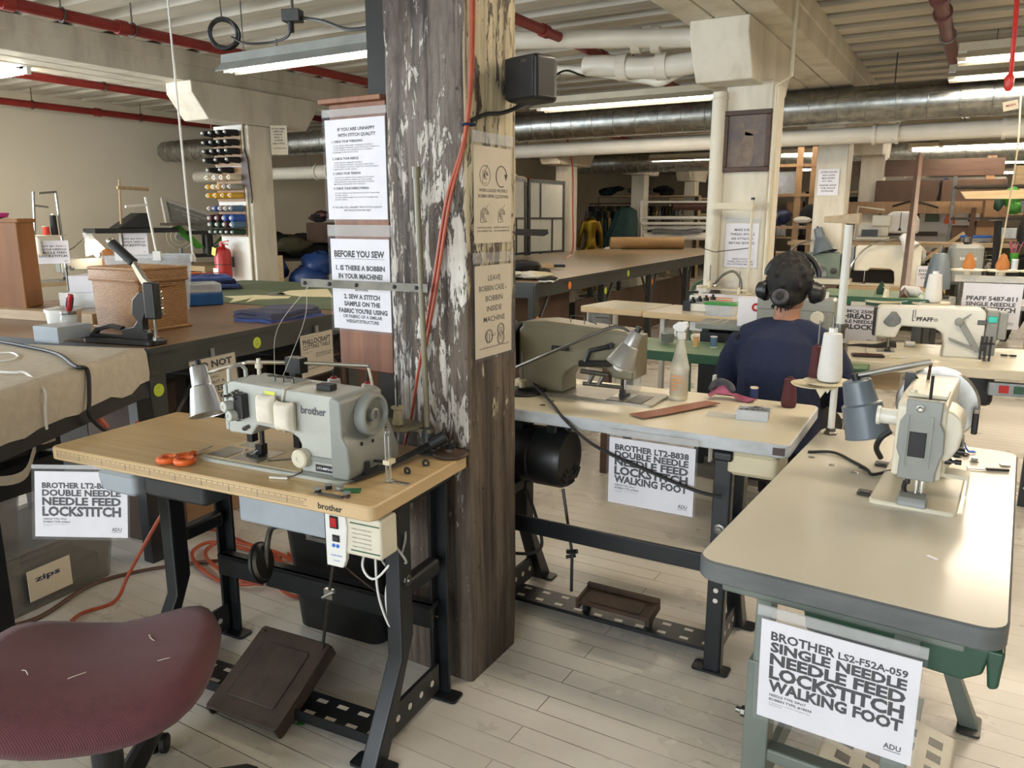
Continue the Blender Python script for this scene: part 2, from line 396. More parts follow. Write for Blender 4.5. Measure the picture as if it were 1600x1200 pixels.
mat('pcb', '#1f6a43', None, .4)
mat('led_teal', '#3fc3b4', None, .3)
mat('brick_dark', '#2b2422', None, .8)
mat('picture_dark', '#2a1d1a', '#3a2822', .4, scale=6)
mat('painting', '#4a4144', '#6b5a4d', .45, scale=7, detail=6)
mat('painting_pale', '#75634f', '#5d4e42', .45, scale=14)
mat('screen_panel', '#c9ccc4', '#bfc2ba', .5, scale=4)
mat('foam_grey', '#9a9c9c', '#8a8c8c', .8, scale=10)
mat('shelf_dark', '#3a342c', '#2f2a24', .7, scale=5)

# oak veneer of the nearest sewing table
m, t, b = new('oak_top', .3)
w = noise(t, 3.2, 8, .7, (.5, 16, 1)); r = ramp(t, w.outputs[0], [(.3, srgb('#b59768')), (.5, srgb('#c7aa7b')), (.7, srgb('#d3b98c'))])
t.links.new(r.outputs[0], b.inputs['Base Color']); bump(t, b, w.outputs[0], .08)
mat('oak_edge', '#c9ae84', '#bfa278', .5, scale=3, stretch=(1,1,6))
# woven willow
m, t, b = new('wicker', .6)
tc = N(t, 'TexCoord'); br = N(t, 'TexBrick'); br.inputs['Scale'].default_value = 1; br.inputs['Brick Width'].default_value = .016; br.inputs['Row Height'].default_value = .0075
br.inputs['Mortar Size'].default_value = .0014; br.inputs['Mortar Smooth'].default_value = .6
br.inputs['Color1'].default_value = srgb('#b98a58'); br.inputs['Color2'].default_value = srgb('#a57845'); br.inputs['Mortar'].default_value = srgb('#5d3e22')
cx = N(t, 'SeparateXYZ'); t.links.new(tc.outputs['Object'], cx.inputs[0]); cb_ = N(t, 'CombineXYZ')
t.links.new(vmath(t, 'ADD', cx.outputs[0], cx.outputs[1]), cb_.inputs[0]); t.links.new(cx.outputs[2], cb_.inputs[1]); t.links.new(cb_.outputs[0], br.inputs[0])
t.links.new(br.outputs['Color'], b.inputs['Base Color']); bump(t, b, vmath(t, 'SUBTRACT', 1, br.outputs['Fac']), .8, .004)
# maroon ribbed upholstery with lint
m, t, b = new('maroon_fabric', .9)
tc = N(t, 'TexCoord'); wv = N(t, 'TexWave'); wv.bands_direction = 'Y'; wv.inputs['Scale'].default_value = 120; wv.inputs['Distortion'].default_value = 2
mp = N(t, 'Mapping'); mp.inputs['Rotation'].default_value = (0,0,.5); t.links.new(tc.outputs['Object'], mp.inputs[0]); t.links.new(mp.outputs[0], wv.inputs[0])
nz = noise(t, 40, 5, .7); c0 = mix(t, wv.outputs['Fac'], srgb('#57292e'), srgb('#63333a'))
mu = N(t, 'Mix'); mu.data_type = 'RGBA'; mu.blend_type = 'MULTIPLY'; mu.inputs[0].default_value = .4; t.links.new(c0, mu.inputs[6]); t.links.new(nz.outputs[0], mu.inputs[7])
t.links.new(mu.outputs[2], b.inputs['Base Color']); bump(t, b, wv.outputs['Fac'], .4, .002); b.inputs['Sheen Weight'].default_value = .15

def clear(name, col, a, rough=.12):
    """thin see-through plastic or glass: part clear, part shiny film"""
    m = bpy.data.materials.new(name); m.use_nodes = True; t = m.node_tree; b = t.nodes['Principled BSDF']; o = t.nodes['Material Output']
    b.inputs['Base Color'].default_value = srgb(col); b.inputs['Roughness'].default_value = rough
    tr = N(t, 'BsdfTransparent'); tr.inputs[0].default_value = (.96,.96,.96,1); mx = N(t, 'MixShader')
    nz = noise(t, 9, 3); r = ramp(t, nz.outputs[0], [(.3, (a*.85,)*3), (.7, (a*1.15,)*3)]); t.links.new(r.outputs[0], mx.inputs[0])
    t.links.new(tr.outputs[0], mx.inputs[1]); t.links.new(b.outputs[0], mx.inputs[2]); t.links.new(mx.outputs[0], o.inputs[0]); MT[name] = m
clear('clear_film', '#e8e8ee', .04, .12)
clear('cloudy_film', '#dcdcdc', .3, .25)
clear('clear_plastic', '#dfe3e6', .3, .15)
clear('cloudy_plastic', '#d9dde0', .55, .3)
clear('smoke_plastic', '#8b8780', .5, .25)
clear('bottle_plastic', '#e6e2d2', .5, .3)
clear('yellow_liquid', '#e0c24a', .85, .1)
clear('glass', '#dfe6e2', .14, .05)
clear('window_glass', '#cfd8dc', .08, .03)
def glow(name, col, e):
    m = bpy.data.materials.new(name); m.use_nodes = True; b = m.node_tree.nodes['Principled BSDF']
    b.inputs['Base Color'].default_value = srgb(col); b.inputs['Emission Color'].default_value = srgb(col); b.inputs['Emission Strength'].default_value = e; MT[name] = m
glow('tube_light', '#fff1dc', 36)
glow('bulb_light', '#ffeccc', 30)

# ------------------------------------------------------------ the building
X0, X1, Y0, Y1, H = -9.65, 5.2, -5.0, 26.0, 2.85
struct(MB().box(X0, Y0, -.12, X1, Y1, 0).build('floor', 'floor'), 'white painted worn board floor')
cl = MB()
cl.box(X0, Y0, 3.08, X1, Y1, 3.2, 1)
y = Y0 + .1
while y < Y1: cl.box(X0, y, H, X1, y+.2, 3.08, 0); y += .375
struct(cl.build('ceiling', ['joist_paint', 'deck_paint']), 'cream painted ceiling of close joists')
def wall_holes(along, at, th, span, holes, name, mt, lab):
    b = MB(); a = span[0]
    def bx(u0, u1, z0, z1):
        if along == 'x': b.box(u0, at, z0, u1, at+th, z1)
        else: b.box(at, u0, z0, at+th, u1, z1)
    for h0, h1 in holes:
        bx(a, h0, 0, 3.2); bx(h0, h1, 0, .9); bx(h0, h1, 2.6, 3.2); a = h1
    bx(a, span[1], 0, 3.2)
    return struct(b.build(name, mt), lab)
wall_holes('y', X0-.2, .2, (Y0, Y1), [(-3.4,-1.9), (-1.3,.2), (.8,2.2)], 'wall_left', 'wall_paint', 'beige plastered side wall')
wall_holes('x', Y0-.2, .2, (X0, X1), [(-4.0,-2.4), (-2.0,-.4), (0.0,1.6)], 'wall_near', 'wall_paint', 'plastered wall behind the viewpoint')
struct(MB().box(X0, Y1, 0, X1, Y1+.2, 3.2).build('wall_far', 'wall_far_paint'), 'far end wall')
struct(MB().box(X1, Y0, 0, X1+.2, Y1, 3.2).build('wall_right', 'wall_far_paint'), 'far side wall')
wn = 0
for (u0, u1, side) in [(-3.4,-1.9,'y'), (-1.3,.2,'y'), (.8,2.2,'y'), (-4.0,-2.4,'x'), (-2.0,-.4,'x'), (0.0,1.6,'x')]:
    wn += 1; b = MB(); g = MB()
    n = 3
    for i in range(n+1):
        u = u0 + (u1-u0-.06)*i/n
        if side == 'y': b.box(X0-.12, u, .9, X0-.07, u+.06, 2.6)
        else: b.box(u, Y0-.12, .9, u+.06, Y0-.07, 2.6)
    for zz in (.9, 1.72, 2.54):
        if side == 'y': b.box(X0-.12, u0, zz, X0-.07, u1, zz+.06)
        else: b.box(u0, Y0-.12, zz, u1, Y0-.07, zz+.06)
    w = struct(b.build('window_%d' % wn, 'white_paint'))
    if side == 'y': g.box(X0-.1, u0+.03, .93, X0-.095, u1-.03, 2.57)
    else: g.box(u0+.03, Y0-.1, .93, u1-.03, Y0-.095, 2.57)
    g.build('pane', 'window_glass', w)

# beams along Y on two rows of timber columns, 4.73 m apart; bays of 3.4 m
def beam(x, wdt, name, y0=Y0, y1=Y1):
    b = MB(); h = wdt/2
    for i, (a, c) in enumerate(((-h, -h*.36), (-h*.33, h*.33), (h*.36, h))): b.box(x+a, y0, 2.6+.004*i, x+c, y1, 2.75)
    b.box(x-h-.014, y0, 2.74, x+h+.014, y1, 2.862)
    return struct(b.build(name, 'painted_timber', bevel=.006), 'cream painted timber ceiling beam')
def bracket(x, y, w, name, ln=.62, zb=2.27, top=2.605):
    b = MB(); k = .16
    b.prism([(y-ln,top),(y-ln,top-.1),(y-ln+k,zb),(y+ln-k,zb),(y+ln,top-.1),(y+ln,top)], x-w/2, x+w/2, 'x')
    return struct(b.build(name, 'painted_timber', bevel=.012), 'cream painted timber bracket on a column')
def column(x, y, s, name, m='painted_timber', zt=2.3, sy=None):
    b = MB(); sy = sy or s
    b.box(x-s/2, y-sy/2, 0, x+s/2, y+sy/2, zt)
    return b.build(name, m, bevel=.014)
beam(-1.38, .56, 'beam_middle'); beam(-6.35, .62, 'beam_left')
for i, yy in enumerate((-1.4, 5.42, 8.82, 12.22, 15.62, 19.02, 22.42)):
    struct(column(-1.34, yy, .3, 'column_%d' % (i+1), sy=.32), 'white painted timber column')
    bracket(-1.44 if yy == 5.42 else -1.38, yy+.05, .36, 'bracket_%d' % (i+1))
for i, yy in enumerate((-1.4, 2.0, 5.42, 8.82, 12.22, 15.62, 19.02, 22.42)):
    if yy < 5: continue
    struct(column(-6.12, yy, .28, 'column_%d' % (i+11)), 'white painted timber column'); bracket(-6.12, yy, .34, 'bracket_%d' % (i+11), .75, 2.3, 2.61)
# the flaking pillar in the middle of the picture, with a deep split down its near corner
b = MB()
nz_ = random.Random(3); rings = []
for i in range(27):
    zz = 2.62*i/26; pts = rrect(-1.515, 1.846, -1.236, 2.126, .012, 2)
    rings.append([(px+nz_.uniform(-.0025,.0025), py+nz_.uniform(-.0025,.0025), zz) for px, py in pts])
b.loft(rings); struct(b.build('pillar', 'old_timber'), 'old timber pillar with flaking white paint')
bracket(-1.38, 1.99, .3, 'bracket_21')
# steel upright left of the pillar that carries the notice board
struct(MB().box(-1.62, 1.90, 0, -1.545, 1.93, 2.6).box(-1.62, 1.93, 0, -1.59, 2.0, 2.6).build('trim_1', 'black_enamel'), 'dark steel upright beside the pillar')
struct(MB().box(-6.3, 24.6, 0, X1, 25.9, .02).build('trim_2', 'floor'))

# ------------------------------------------------------------ pipes, ducts and lamps overhead
def hanger(mb, p, top=2.86, r=.03): # rod and ring
    mb.cyl((p[0], p[1], p[2]+r), (p[0], p[1], top), .006, n=6); mb.ring(p, r+.006, .006, 12, 5, (0, PI/2, PI/2))
def pipe(name, a, b_, r, m, lab, cat='pipe', hang=(), coup=(), grp=None, n=14):
    t = thing(name, lab, cat, a, 0, grp); d = V(b_)-V(a)
    MB().cyl((0,0,0), d, r, n=n).build('tube', m, t)
    for f in coup:
        q = d*f; e = d.normalized()*.035; MB().cyl(q-e, q+e, r*1.3, n=n).build('coupling', m, t)
    for f in hang:
        h = MB(); q = d*f; top = 2.86-a[2]
        h.cyl((q.x, q.y, q.z+r), (q.x, q.y, top), .006, n=6); h.tube([(q.x+(r+.008)*math.cos(k*PI/6), q.y, q.z+(r+.008)*math.sin(k*PI/6)) for k in range(13)], .006, 5)
        h.build('hanger', 'dull_steel', t)
    return t
pipe('sprinkler_pipe', (-2.657, .2, 2.68), (-2.657, 16, 2.68), .034, 'red_pipe', 'red sprinkler pipe running from behind the pillar towards the silver duct', hang=(.27,.4,.6), coup=(.3,.36,.42))
pipe('sprinkler_pipe', (-5.03, 0, 2.68), (-5.03, 16, 2.68), .036, 'red_pipe', 'red sprinkler pipe crossing above the upper part of the near left beam', hang=(.19,.22,.3), coup=(.17,.215))
pipe('sprinkler_pipe', (-7.38, 0, 2.68), (-7.38, 12, 2.68), .036, 'red_pipe', 'red sprinkler pipe seen just under the near left beam, behind the round lamp', hang=(.33,.4), coup=(.3,))
pipe('sprinkler_pipe', (-9.23, 0, 2.68), (-9.23, 9.5, 2.68), .038, 'red_pipe', 'red sprinkler pipe along the beige side wall', hang=(.54,.68), coup=(.62,))
pipe('sprinkler_pipe', (-.353, 2, 2.68), (-.246, 16, 2.68), .043, 'dark_red_pipe', 'dull dark red sprinkler pipe at the upper right', hang=(.32,), coup=(.24,.27))
# spiral ducts along X
def duct(name, x0, x1, y, z, r, lab, cuffs=(), seam=.24, m='galvanised', cat='air duct'):
    t = thing(name, lab, cat, (x0, y, z)); L = x1-x0
    pr = [(r, 0)]; s = seam
    while s < L: pr += [(r, s-.006), (r+.006, s-.002), (r+.006, s+.002), (r, s+.006)]; s += seam
    pr.append((r, L))
    MB().lathe(pr, 32, rot=(0, PI/2, 0)).build('tube', m, t)
    for c in cuffs: MB().lathe([(r+.004,c-.05),(r+.02,c-.05),(r+.02,c-.03),(r+.008,c-.03),(r+.008,c+.03),(r+.02,c+.03),(r+.02,c+.05),(r+.004,c+.05)], 32, rot=(0,PI/2,0)).build('cuff', m, t)
    for q in (L*.3, L*.7): MB().cyl((q, 0, r), (q, 0, 2.86-z), .006, n=6).build('hanger', 'dull_steel', t)
    return t
duct('spiral_duct', -7.2, 2.0, 7.9, 2.44, .158, 'large silver spiral air duct crossing above the white column', (4.9,5.08))
duct('spiral_duct', -9.4, -6.3, 6.9, 2.3, .13, 'short open ended silver duct beside the thread rack column', (), .16)
duct('spiral_duct', -7.0, 2.5, 14.2, 2.46, .19, 'distant silver spiral duct beyond the second row of columns', (3.2,6.5,6.8))
def ceiling_pipe(lab, x0, x1, y, z, r, coup, m='pvc_white'):
    t = thing('plastic_pipe', lab, 'pipe', (x0, y, z)); L = x1-x0
    MB().cyl((0,0,0), (L,0,0), r, n=20).build('tube', m, t)
    for c in coup: MB().lathe([(r,c-.11),(r+.02,c-.11),(r+.02,c-.08),(r+.01,c-.08),(r+.01,c+.08),(r+.02,c+.08),(r+.02,c+.11),(r,c+.11)], 20, rot=(0,PI/2,0)).build('coupling', m, t)
    for c in (L*.25, L*.75): MB().cyl((c,0,r), (c,0,2.86-z), .006, n=6).build('hanger', 'dull_steel', t)
    return t
ceiling_pipe('thick white plastic pipe running beneath the large silver duct', -6.8, 2.0, 8.15, 2.2, .075, (4.75,5.98,7.0))
ceiling_pipe('short white plastic pipe under the open ended duct by the beige wall', -9.1, -6.35, 7.12, 1.98, .075, (2.3,))
# white drain pipes with elbows under the joists, ahead of the white column
t = thing('drain_pipe', 'white drain pipe with branches and elbows tucked under the joists', 'pipe', (-1.72, 5.3, 2.6))
MB().tube([(-2.1,-.35,.13),(-1.0,-.1,.08),(.04,.0,.0)], .062, 16).build('tube', 'pvc_white', t)
MB().tube(curve([(-.95,.35,-.03),(-.7,.3,-.06),(-.5,.25,-.1),(-.2,.2,-.12),(.04,.2,-.1)]), .075, 16).build('branch', 'pvc_white', t)
for c in ((-.42,.0,.03),(-.28,.0,.02)): MB().lathe([(.06,-.03),(.085,-.03),(.085,.03),(.06,.03)], 18, c, (0, PI/2, .2)).build('coupling', 'pvc_white', t)
for c in ((-.62,.28,-.08),(-.3,.22,-.11)): MB().lathe([(.07,-.04),(.095,-.04),(.095,.04),(.07,.04)], 18, c, (0, PI/2, 0)).build('coupling', 'pvc_white', t)
MB().tube(curve([(-2.1,.9,.12),(-1.2,.6,.0),(-.5,.35,-.16),(-.35,.3,-.2),(-.2,.25,-.16),(.0,.2,-.12)]), .035, 12).build('small_branch', 'pvc_white', t)

# fluorescent battens along X: metal tray, reflector wings and tubes
def batten(x0, x1, y, z, lab, tubes=1, wing=True, hang=True, grp='fluorescent battens', m='cream_paint', ww=.15):
    t = thing('fluorescent_lamp', lab, 'ceiling lamp', (x0, y, z), 0, grp); L = x1-x0
    b = MB().prism([(-.035,.0),(.035,.0),(.03,.06),(-.03,.06)], 0, L, 'x')
    if wing:
        for s in (-1, 1): b.add([(0,s*.035,.0),(L,s*.035,.0),(L,s*ww,-.055),(0,s*ww,-.055),(0,s*.035,.006),(L,s*.035,.006),(L,s*ww,-.049),(0,s*ww,-.049)], [(0,1,2,3),(7,6,5,4),(0,3,7,4),(1,5,6,2),(3,2,6,7),(0,4,5,1)])
    b.build('tray', m, t)
    for k in range(tubes):
        yy = 0 if tubes == 1 else (-.06, .06)[k]
        MB().cyl((.06,yy,-.032), (L-.06,yy,-.032), .019, n=10).build('tube', 'tube_light', t)
        for q in (0, L-.05): MB().box(q,yy-.016,-.055,q+.05,yy+.016,0).build('lamp_holder', 'white_paint', t)
    if hang:
        for q in (L*.12, L*.88): MB().tube([(q,0,.06),(q,0,3.085-z)], .004, 5).build('chain', 'dull_steel', t)
    return t
batten(-4.55, -2.95, 3.86, 2.47, 'near fluorescent lamp hanging left of the flaking pillar', 1, m='machine_mid_grey', ww=.085)  # grey tray colour stands in for the shade on it
batten(-8.4, -6.5, 3.62, 2.6, 'short bright lamp end at the far upper left under the beam', 1, False)
batten(-3.75, -1.8, 6.85, 2.5, 'fluorescent lamp in front of the silver duct between speaker and white column', 1)
batten(-.23, 2.2, 6.15, 2.5, 'fluorescent lamp nearest the upper right corner, before the duct', 2)
batten(-.33, 2.2, 7.45, 2.58, 'fluorescent lamp just above the silver duct at the far right', 2)
batten(-.9, .9, 3.05, 2.58, 'added unseen fluorescent lamp hanging over the seated person, above the picture edge', 2)  # added out of view to brighten the floor behind the cream table
batten(.95, 2.5, 4.2, 2.5, 'added unseen fluorescent lamp hanging right of the ivory table, beyond the picture edge', 2)  # extra lamp out of view, added to light the right hand floor
batten(-9.3, -8.0, 1.6, 2.5, 'added unseen fluorescent lamp near the beige wall at the far left', 2)  # extra lamp out of view, added to brighten the beige wall
far_ = [(-6.0,-4.6,11.2,2.45),(-4.9,-3.4,12.9,2.42),(-4.2,-2.7,15.2,2.45),(-2.6,-1.7,10.6,2.5),(-2.9,-1.75,13.4,2.45),(-.9,1.2,10.4,2.47),(-.55,1.6,11.9,2.4),(-1.0,1.4,13.2,2.45),(-3.4,-1.9,17.5,2.45),(-.9,1.5,17.0,2.45),(-5.5,-4.0,18.5,2.45),(-.6,1.6,21,2.45)]
pos_ = ['beyond the folding screen','above the garment racks','farther down over the racks','behind the white column','behind the second column','first over the far right machines','second over the far right machines','third over the far right machines','far down the middle aisle','far down the right aisle','far down the left aisle','at the very far end']
for (a, c, yy, zz), p_ in zip(far_, pos_): batten(a, c, yy, zz, 'distant fluorescent lamp '+p_, 1, yy < 13.0)

# ------------------------------------------------------------ shared builders
def frame(loc, rz):
    q = Euler((0,0,rz)).to_matrix()
    return lambda x, y, z: tuple(q @ V((x,y,z)) + V(loc))
def tabletop(parent, L, W, z, th, mt, r=.03, name='tabletop', x0=0, y0=0):
    b = MB().rbox(x0, y0, z-th, x0+L, y0+W, z, r, .004, 1); b.mi[-1] = 0
    return b.build(name, mt, parent)
def plate(b, x, y, w, d, h=.006): b.rbox(x-w/2, y-d/2, 0, x+w/2, y+d/2, h, .012, .001)
def stand(parent, m, xs, yf, yr, zt, bend=.15, zb=.29, rail=True, pedal=None, holes=True, pm='brown_cast_iron', w=.05, yk=None, crank=True):
    """K-shaped machine stand: per side a front leg that kicks forward near the floor, a plumb rear leg, a foot bar and rails"""
    for s, x in zip((1,-1), xs):
        b = MB()
        if bend:
            b.prism([(yf-.03,zt),(yf+.03,zt),(yf+.03,zb+.03),(yf-bend+.035,.006),(yf-bend-.035,.006),(yf-.03,zb-.02)], x-w/2, x+w/2, 'x')
        else: b.box(x-w/2, yf-.03, .006, x+w/2, yf+.03, zt)
        lg = b.build('leg', m, parent, bevel=.006)
        b = MB(); plate(b, x, yf-bend, .13, .06, .008); b.build('foot_plate', m, lg)
        MB().lathe([(.016,0),(.016,.006),(.009,.008),(.009,.014)], 8, (x+s*-(w/2), yf, zt-.24), (0, PI/2*-s, 0)).build('bolt', 'dull_steel', lg)
        b = MB().box(x-w/2, yr-.02, .006, x-w/2+.012, yr+.02, zt).box(x-w/2, yr+.008, .006, x+w/2, yr+.02, zt)
        if holes:
            pass
        lg = b.build('leg', m, parent, bevel=.003)
        b = MB(); plate(b, x+.005, yr, .12, .06, .008); b.build('foot_plate', m, lg)
        b = MB().box(x-w/2+.004, yf+.03, zt*.58, x+w/2-.004, yr-.02, zt*.58+.05); b.build('side_rail', m, parent, bevel=.012)
        y0 = yf-bend+.05; b = MB().box(x-.006, y0, .03, x+.006, yr-.02, .12)
        for k in range(4): b.cyl((x-s*.0065, y0+(yr-y0)*(.2+.2*k), .075), (x+s*.0068, y0+(yr-y0)*(.2+.2*k), .075), .010, n=10, m=1)
        b.build('foot_bar', [m, 'white_paint'], parent)
        b = MB().box(x-.03, yf-.06, zt-.03, x+.03, yr+.04, zt); b.build('top_bar', m, parent, bevel=.008)
    if rail: MB().box(xs[0]-.0, yr-.045, rail, xs[1], yr-.03, rail+.075).box(xs[0], yr-.045, rail+.06, xs[1], yr-.0, rail+.075).build('cross_rail', m, parent, bevel=.003)
    if pedal:
        px, py, pw, pd, tilt = pedal
        yk = py if yk is None else yk
        b = MB().box(xs[0], yk-.06, .022, xs[1], yk+.06, .034).box(xs[0], yk-.062, .022, xs[1], yk-.058, .055)
        n = int((xs[1]-xs[0])/.075)
        for i in range(n):
            for dy in (-.03, .03): b.box(xs[0]+.04+i*.075, yk+dy-.008, .0342, xs[0]+.075+i*.075, yk+dy+.008, .0346, 1)
        b.build('treadle_bar', [m, 'floor'], parent)
        o = MB().rbox(-pw/2, -pd/2, -.012, pw/2, pd/2, 0, .012, .003).rbox(-pw/2+.045, -pd/2+.05, 0, pw/2-.045, pd/2-.05, .004, .01, .003)
        o.box(-pw/2, -pd/2, -.05, -pw/2+.01, pd/2, -.01).box(pw/2-.01, -pd/2, -.05, pw/2, pd/2, -.01)
        o = o.build('pedal', pm, parent, (px, py, .105), rot=(tilt, 0, 0))
        for sx in (-1, 1): MB().lathe([(.006,0),(.006,.002),(.001,.003)], 10, (sx*(pw/2-.02), pd/2-.02, .001)).build('rivet', 'dull_steel', o)
        b = MB()
        for sx in (-1, 1): b.box(px+sx*pw*.42-.008, yk-.03, .03, px+sx*pw*.42+.008, yk+.03, .085)
        for q in (px-pw*.42, px+pw*.42): MB().box(q-.008, yk-.03, .03, q+.008, yk+.03, .09).build('pedal_bearing', m, parent)

def sheet_text(b, w, h, lines, y=-.0011):
    for ln in lines:
        s, x, z, ch, tw = ln[:5]; al = ln[5] if len(ln) > 5 else 'l'; bd = ln[6] if len(ln) > 6 else .028
        write(b, s, (x-.5)*w, (z-.5)*h, tw*w if tw else None, ch*h, y, bd, 0, al)
    return b
def paper_sign(label, loc, rot, w, h, lines, film=True, group=None, cat='sign', name='paper_sign', pm='paper', im='ink', extra=None, top=.0, rules=(), clip=False):
    """printed sheet, facing its own -Y, in a clear sleeve with a header strip"""
    t = thing(name, label, cat, loc, group=group, rot=rot)
    MB().box(-w/2, -.0008, -h/2, w/2, .0008, h/2).build('paper', pm, t)
    b = sheet_text(MB(), w, h, lines)
    for (xa, xb, zz) in rules: b.box((xa-.5)*w, -.0012, (zz-.5)*h-.0006, (xb-.5)*w, -.0009, (zz-.5)*h+.0006)
    if extra: extra(b, w, h)
    if b.v: b.build('lettering', im, t)
    if film:
        m_ = .008
        MB().box(-w/2-m_, -.0035, -h/2-m_, w/2+m_, -.0028, h/2+m_).build('sleeve', 'clear_film', t)
        if top: MB().box(-w/2-m_, -.0035, h/2+m_, w/2+m_, .001, h/2+m_+top).build('sleeve_header', 'cloudy_film', t)
    if clip: MB().box(-.012, -.006, h/2+.0, .012, .006, h/2+.04).build('clip', 'steel', t)
    return t
def small_print(x, z, n, wmax, ch=.011, gap=.022, seed=0):
    r = random.Random(seed); out = []
    W_ = 'stop and ask a facilitator before changing the thread or the needle on this machine always test first on scrap'.split()
    for i in range(n): out.append((' '.join(r.sample(W_, 9 if i < n-1 else 4)), x, z-gap*i, ch, wmax if i < n-1 else wmax*.45, 'l', 0))
    return out
def machine_lines(rows, x0=.08, x1=.93, ztop=.83, small=('NEEDLE TYPE: DPx5','BOBBIN TYPE: #18034'), adu=True, gap=.025):
    out = []; z = ztop
    for s, ch in rows: z -= ch; out.append((s, x0, z, ch, x1-x0, 'l', .045)); z -= gap
    z -= .012
    for s in small: z -= .026; out.append((s, x0+.01, z, .026, .25 if 'N' == s[0] else .29, 'l', .02)); z -= .018
    z -= .012; out.append(('maximum stitch length six', x0+.01, z, .010, .28, 'l', 0)); out.append(('needle feed only', x0+.01, z-.022, .010, .09, 'l', 0))
    if adu: out.append(('ADU', .83, .10, .052, .105, 'l', .02))
    return out
ADU_RULE = [(.83, .935, .082)]

def cone(label, loc, m, h=.16, r0=.036, r1=.022, group=None, core='white_plastic', name='thread_cone', cat='thread cone', rz=0):
    t = thing(name, label, cat, loc, rz, group)
    MB().lathe([(r0*.93,.004),(r0,.012),(r0,.03),(r1,h-.010),(r1*.95,h-.005),(r1*.6,h-.003)], 22).build('thread', m, t)
    MB().lathe([(r0*.86,0),(r0*.86,.006),(r1*.5,.008),(r1*.5,h-.006),(r1*.46,h+(.012 if core == 'white_plastic' else .003)),(r1*.3,h+(.012 if core == 'white_plastic' else .003)),(r1*.3,h-.004)], 16).build('core', core, t)
    return t
def spool(label, loc, m, h=.05, r=.014, group=None, core='cream_plastic', cat='thread spool', rot=None):
    t = thing('thread_spool', label, cat, loc, 0, group, rot=rot)
    MB().lathe([(r,.006),(r*1.02,.01),(r*1.02,h-.01),(r,h-.006)], 16).build('thread', m, t)
    MB().lathe([(r*1.08,0),(r*1.08,.005),(r*.6,.007),(r*.6,h-.007),(r*1.08,h-.005),(r*1.08,h),(r*.35,h),(r*.35,h-.004)], 16).build('core', core, t)
    return t
def bent_lamp(label, loc, path, shade_c, shade_dir, m='shade_silver', rod='chrome', ln=.15, r1=.032, r2=.055, steps=True, bulb=True, rr=.006, cat='lamp', name='machine_lamp', bulb_m='white_plastic', clampm='black_plastic'):
    """work lamp: metal arm and a stepped conical shade that points along shade_dir"""
    t = thing(name, label, cat, loc); L = V(loc)
    MB().tube([V(p)-L for p in path], rr, 10).build('arm', rod, t)
    d = V(shade_dir).normalized(); q = d.to_track_quat('Z', 'Y').to_euler(); c = V(shade_c)-L
    pr = [(.001,0),(r1*.75,0),(r1*.85,.004),(r1,ln*.4),(r1*1.18,ln*.43),(r2,ln),(r2*1.04,ln),(r2*.97,ln-.004),(r1*1.1,ln*.44),(r1*.9,ln*.42),(r1*.75,.008),(.001,.008)] if steps else \
         [(.001,0),(r1*.7,.0),(r1,.012),(r1*1.02,ln*.3),(r2,ln),(r2*1.03,ln),(r2*.97,ln-.004),(r1*.95,ln*.32),(r1*.9,.016),(.001,.008)]
    MB().lathe(pr, 26, c, q).build('shade', m, t)
    if bulb: MB().lathe([(.001,ln*.5),(.016,ln*.5),(.022,ln*.8),(.026,ln*1.02),(.016,ln*1.14),(.001,ln*1.17)], 18, c, q).build('bulb', bulb_m, t)
    MB().lathe([(.011,-.018),(.011,.004)], 12, c, q).build('swivel', clampm, t)
    return t

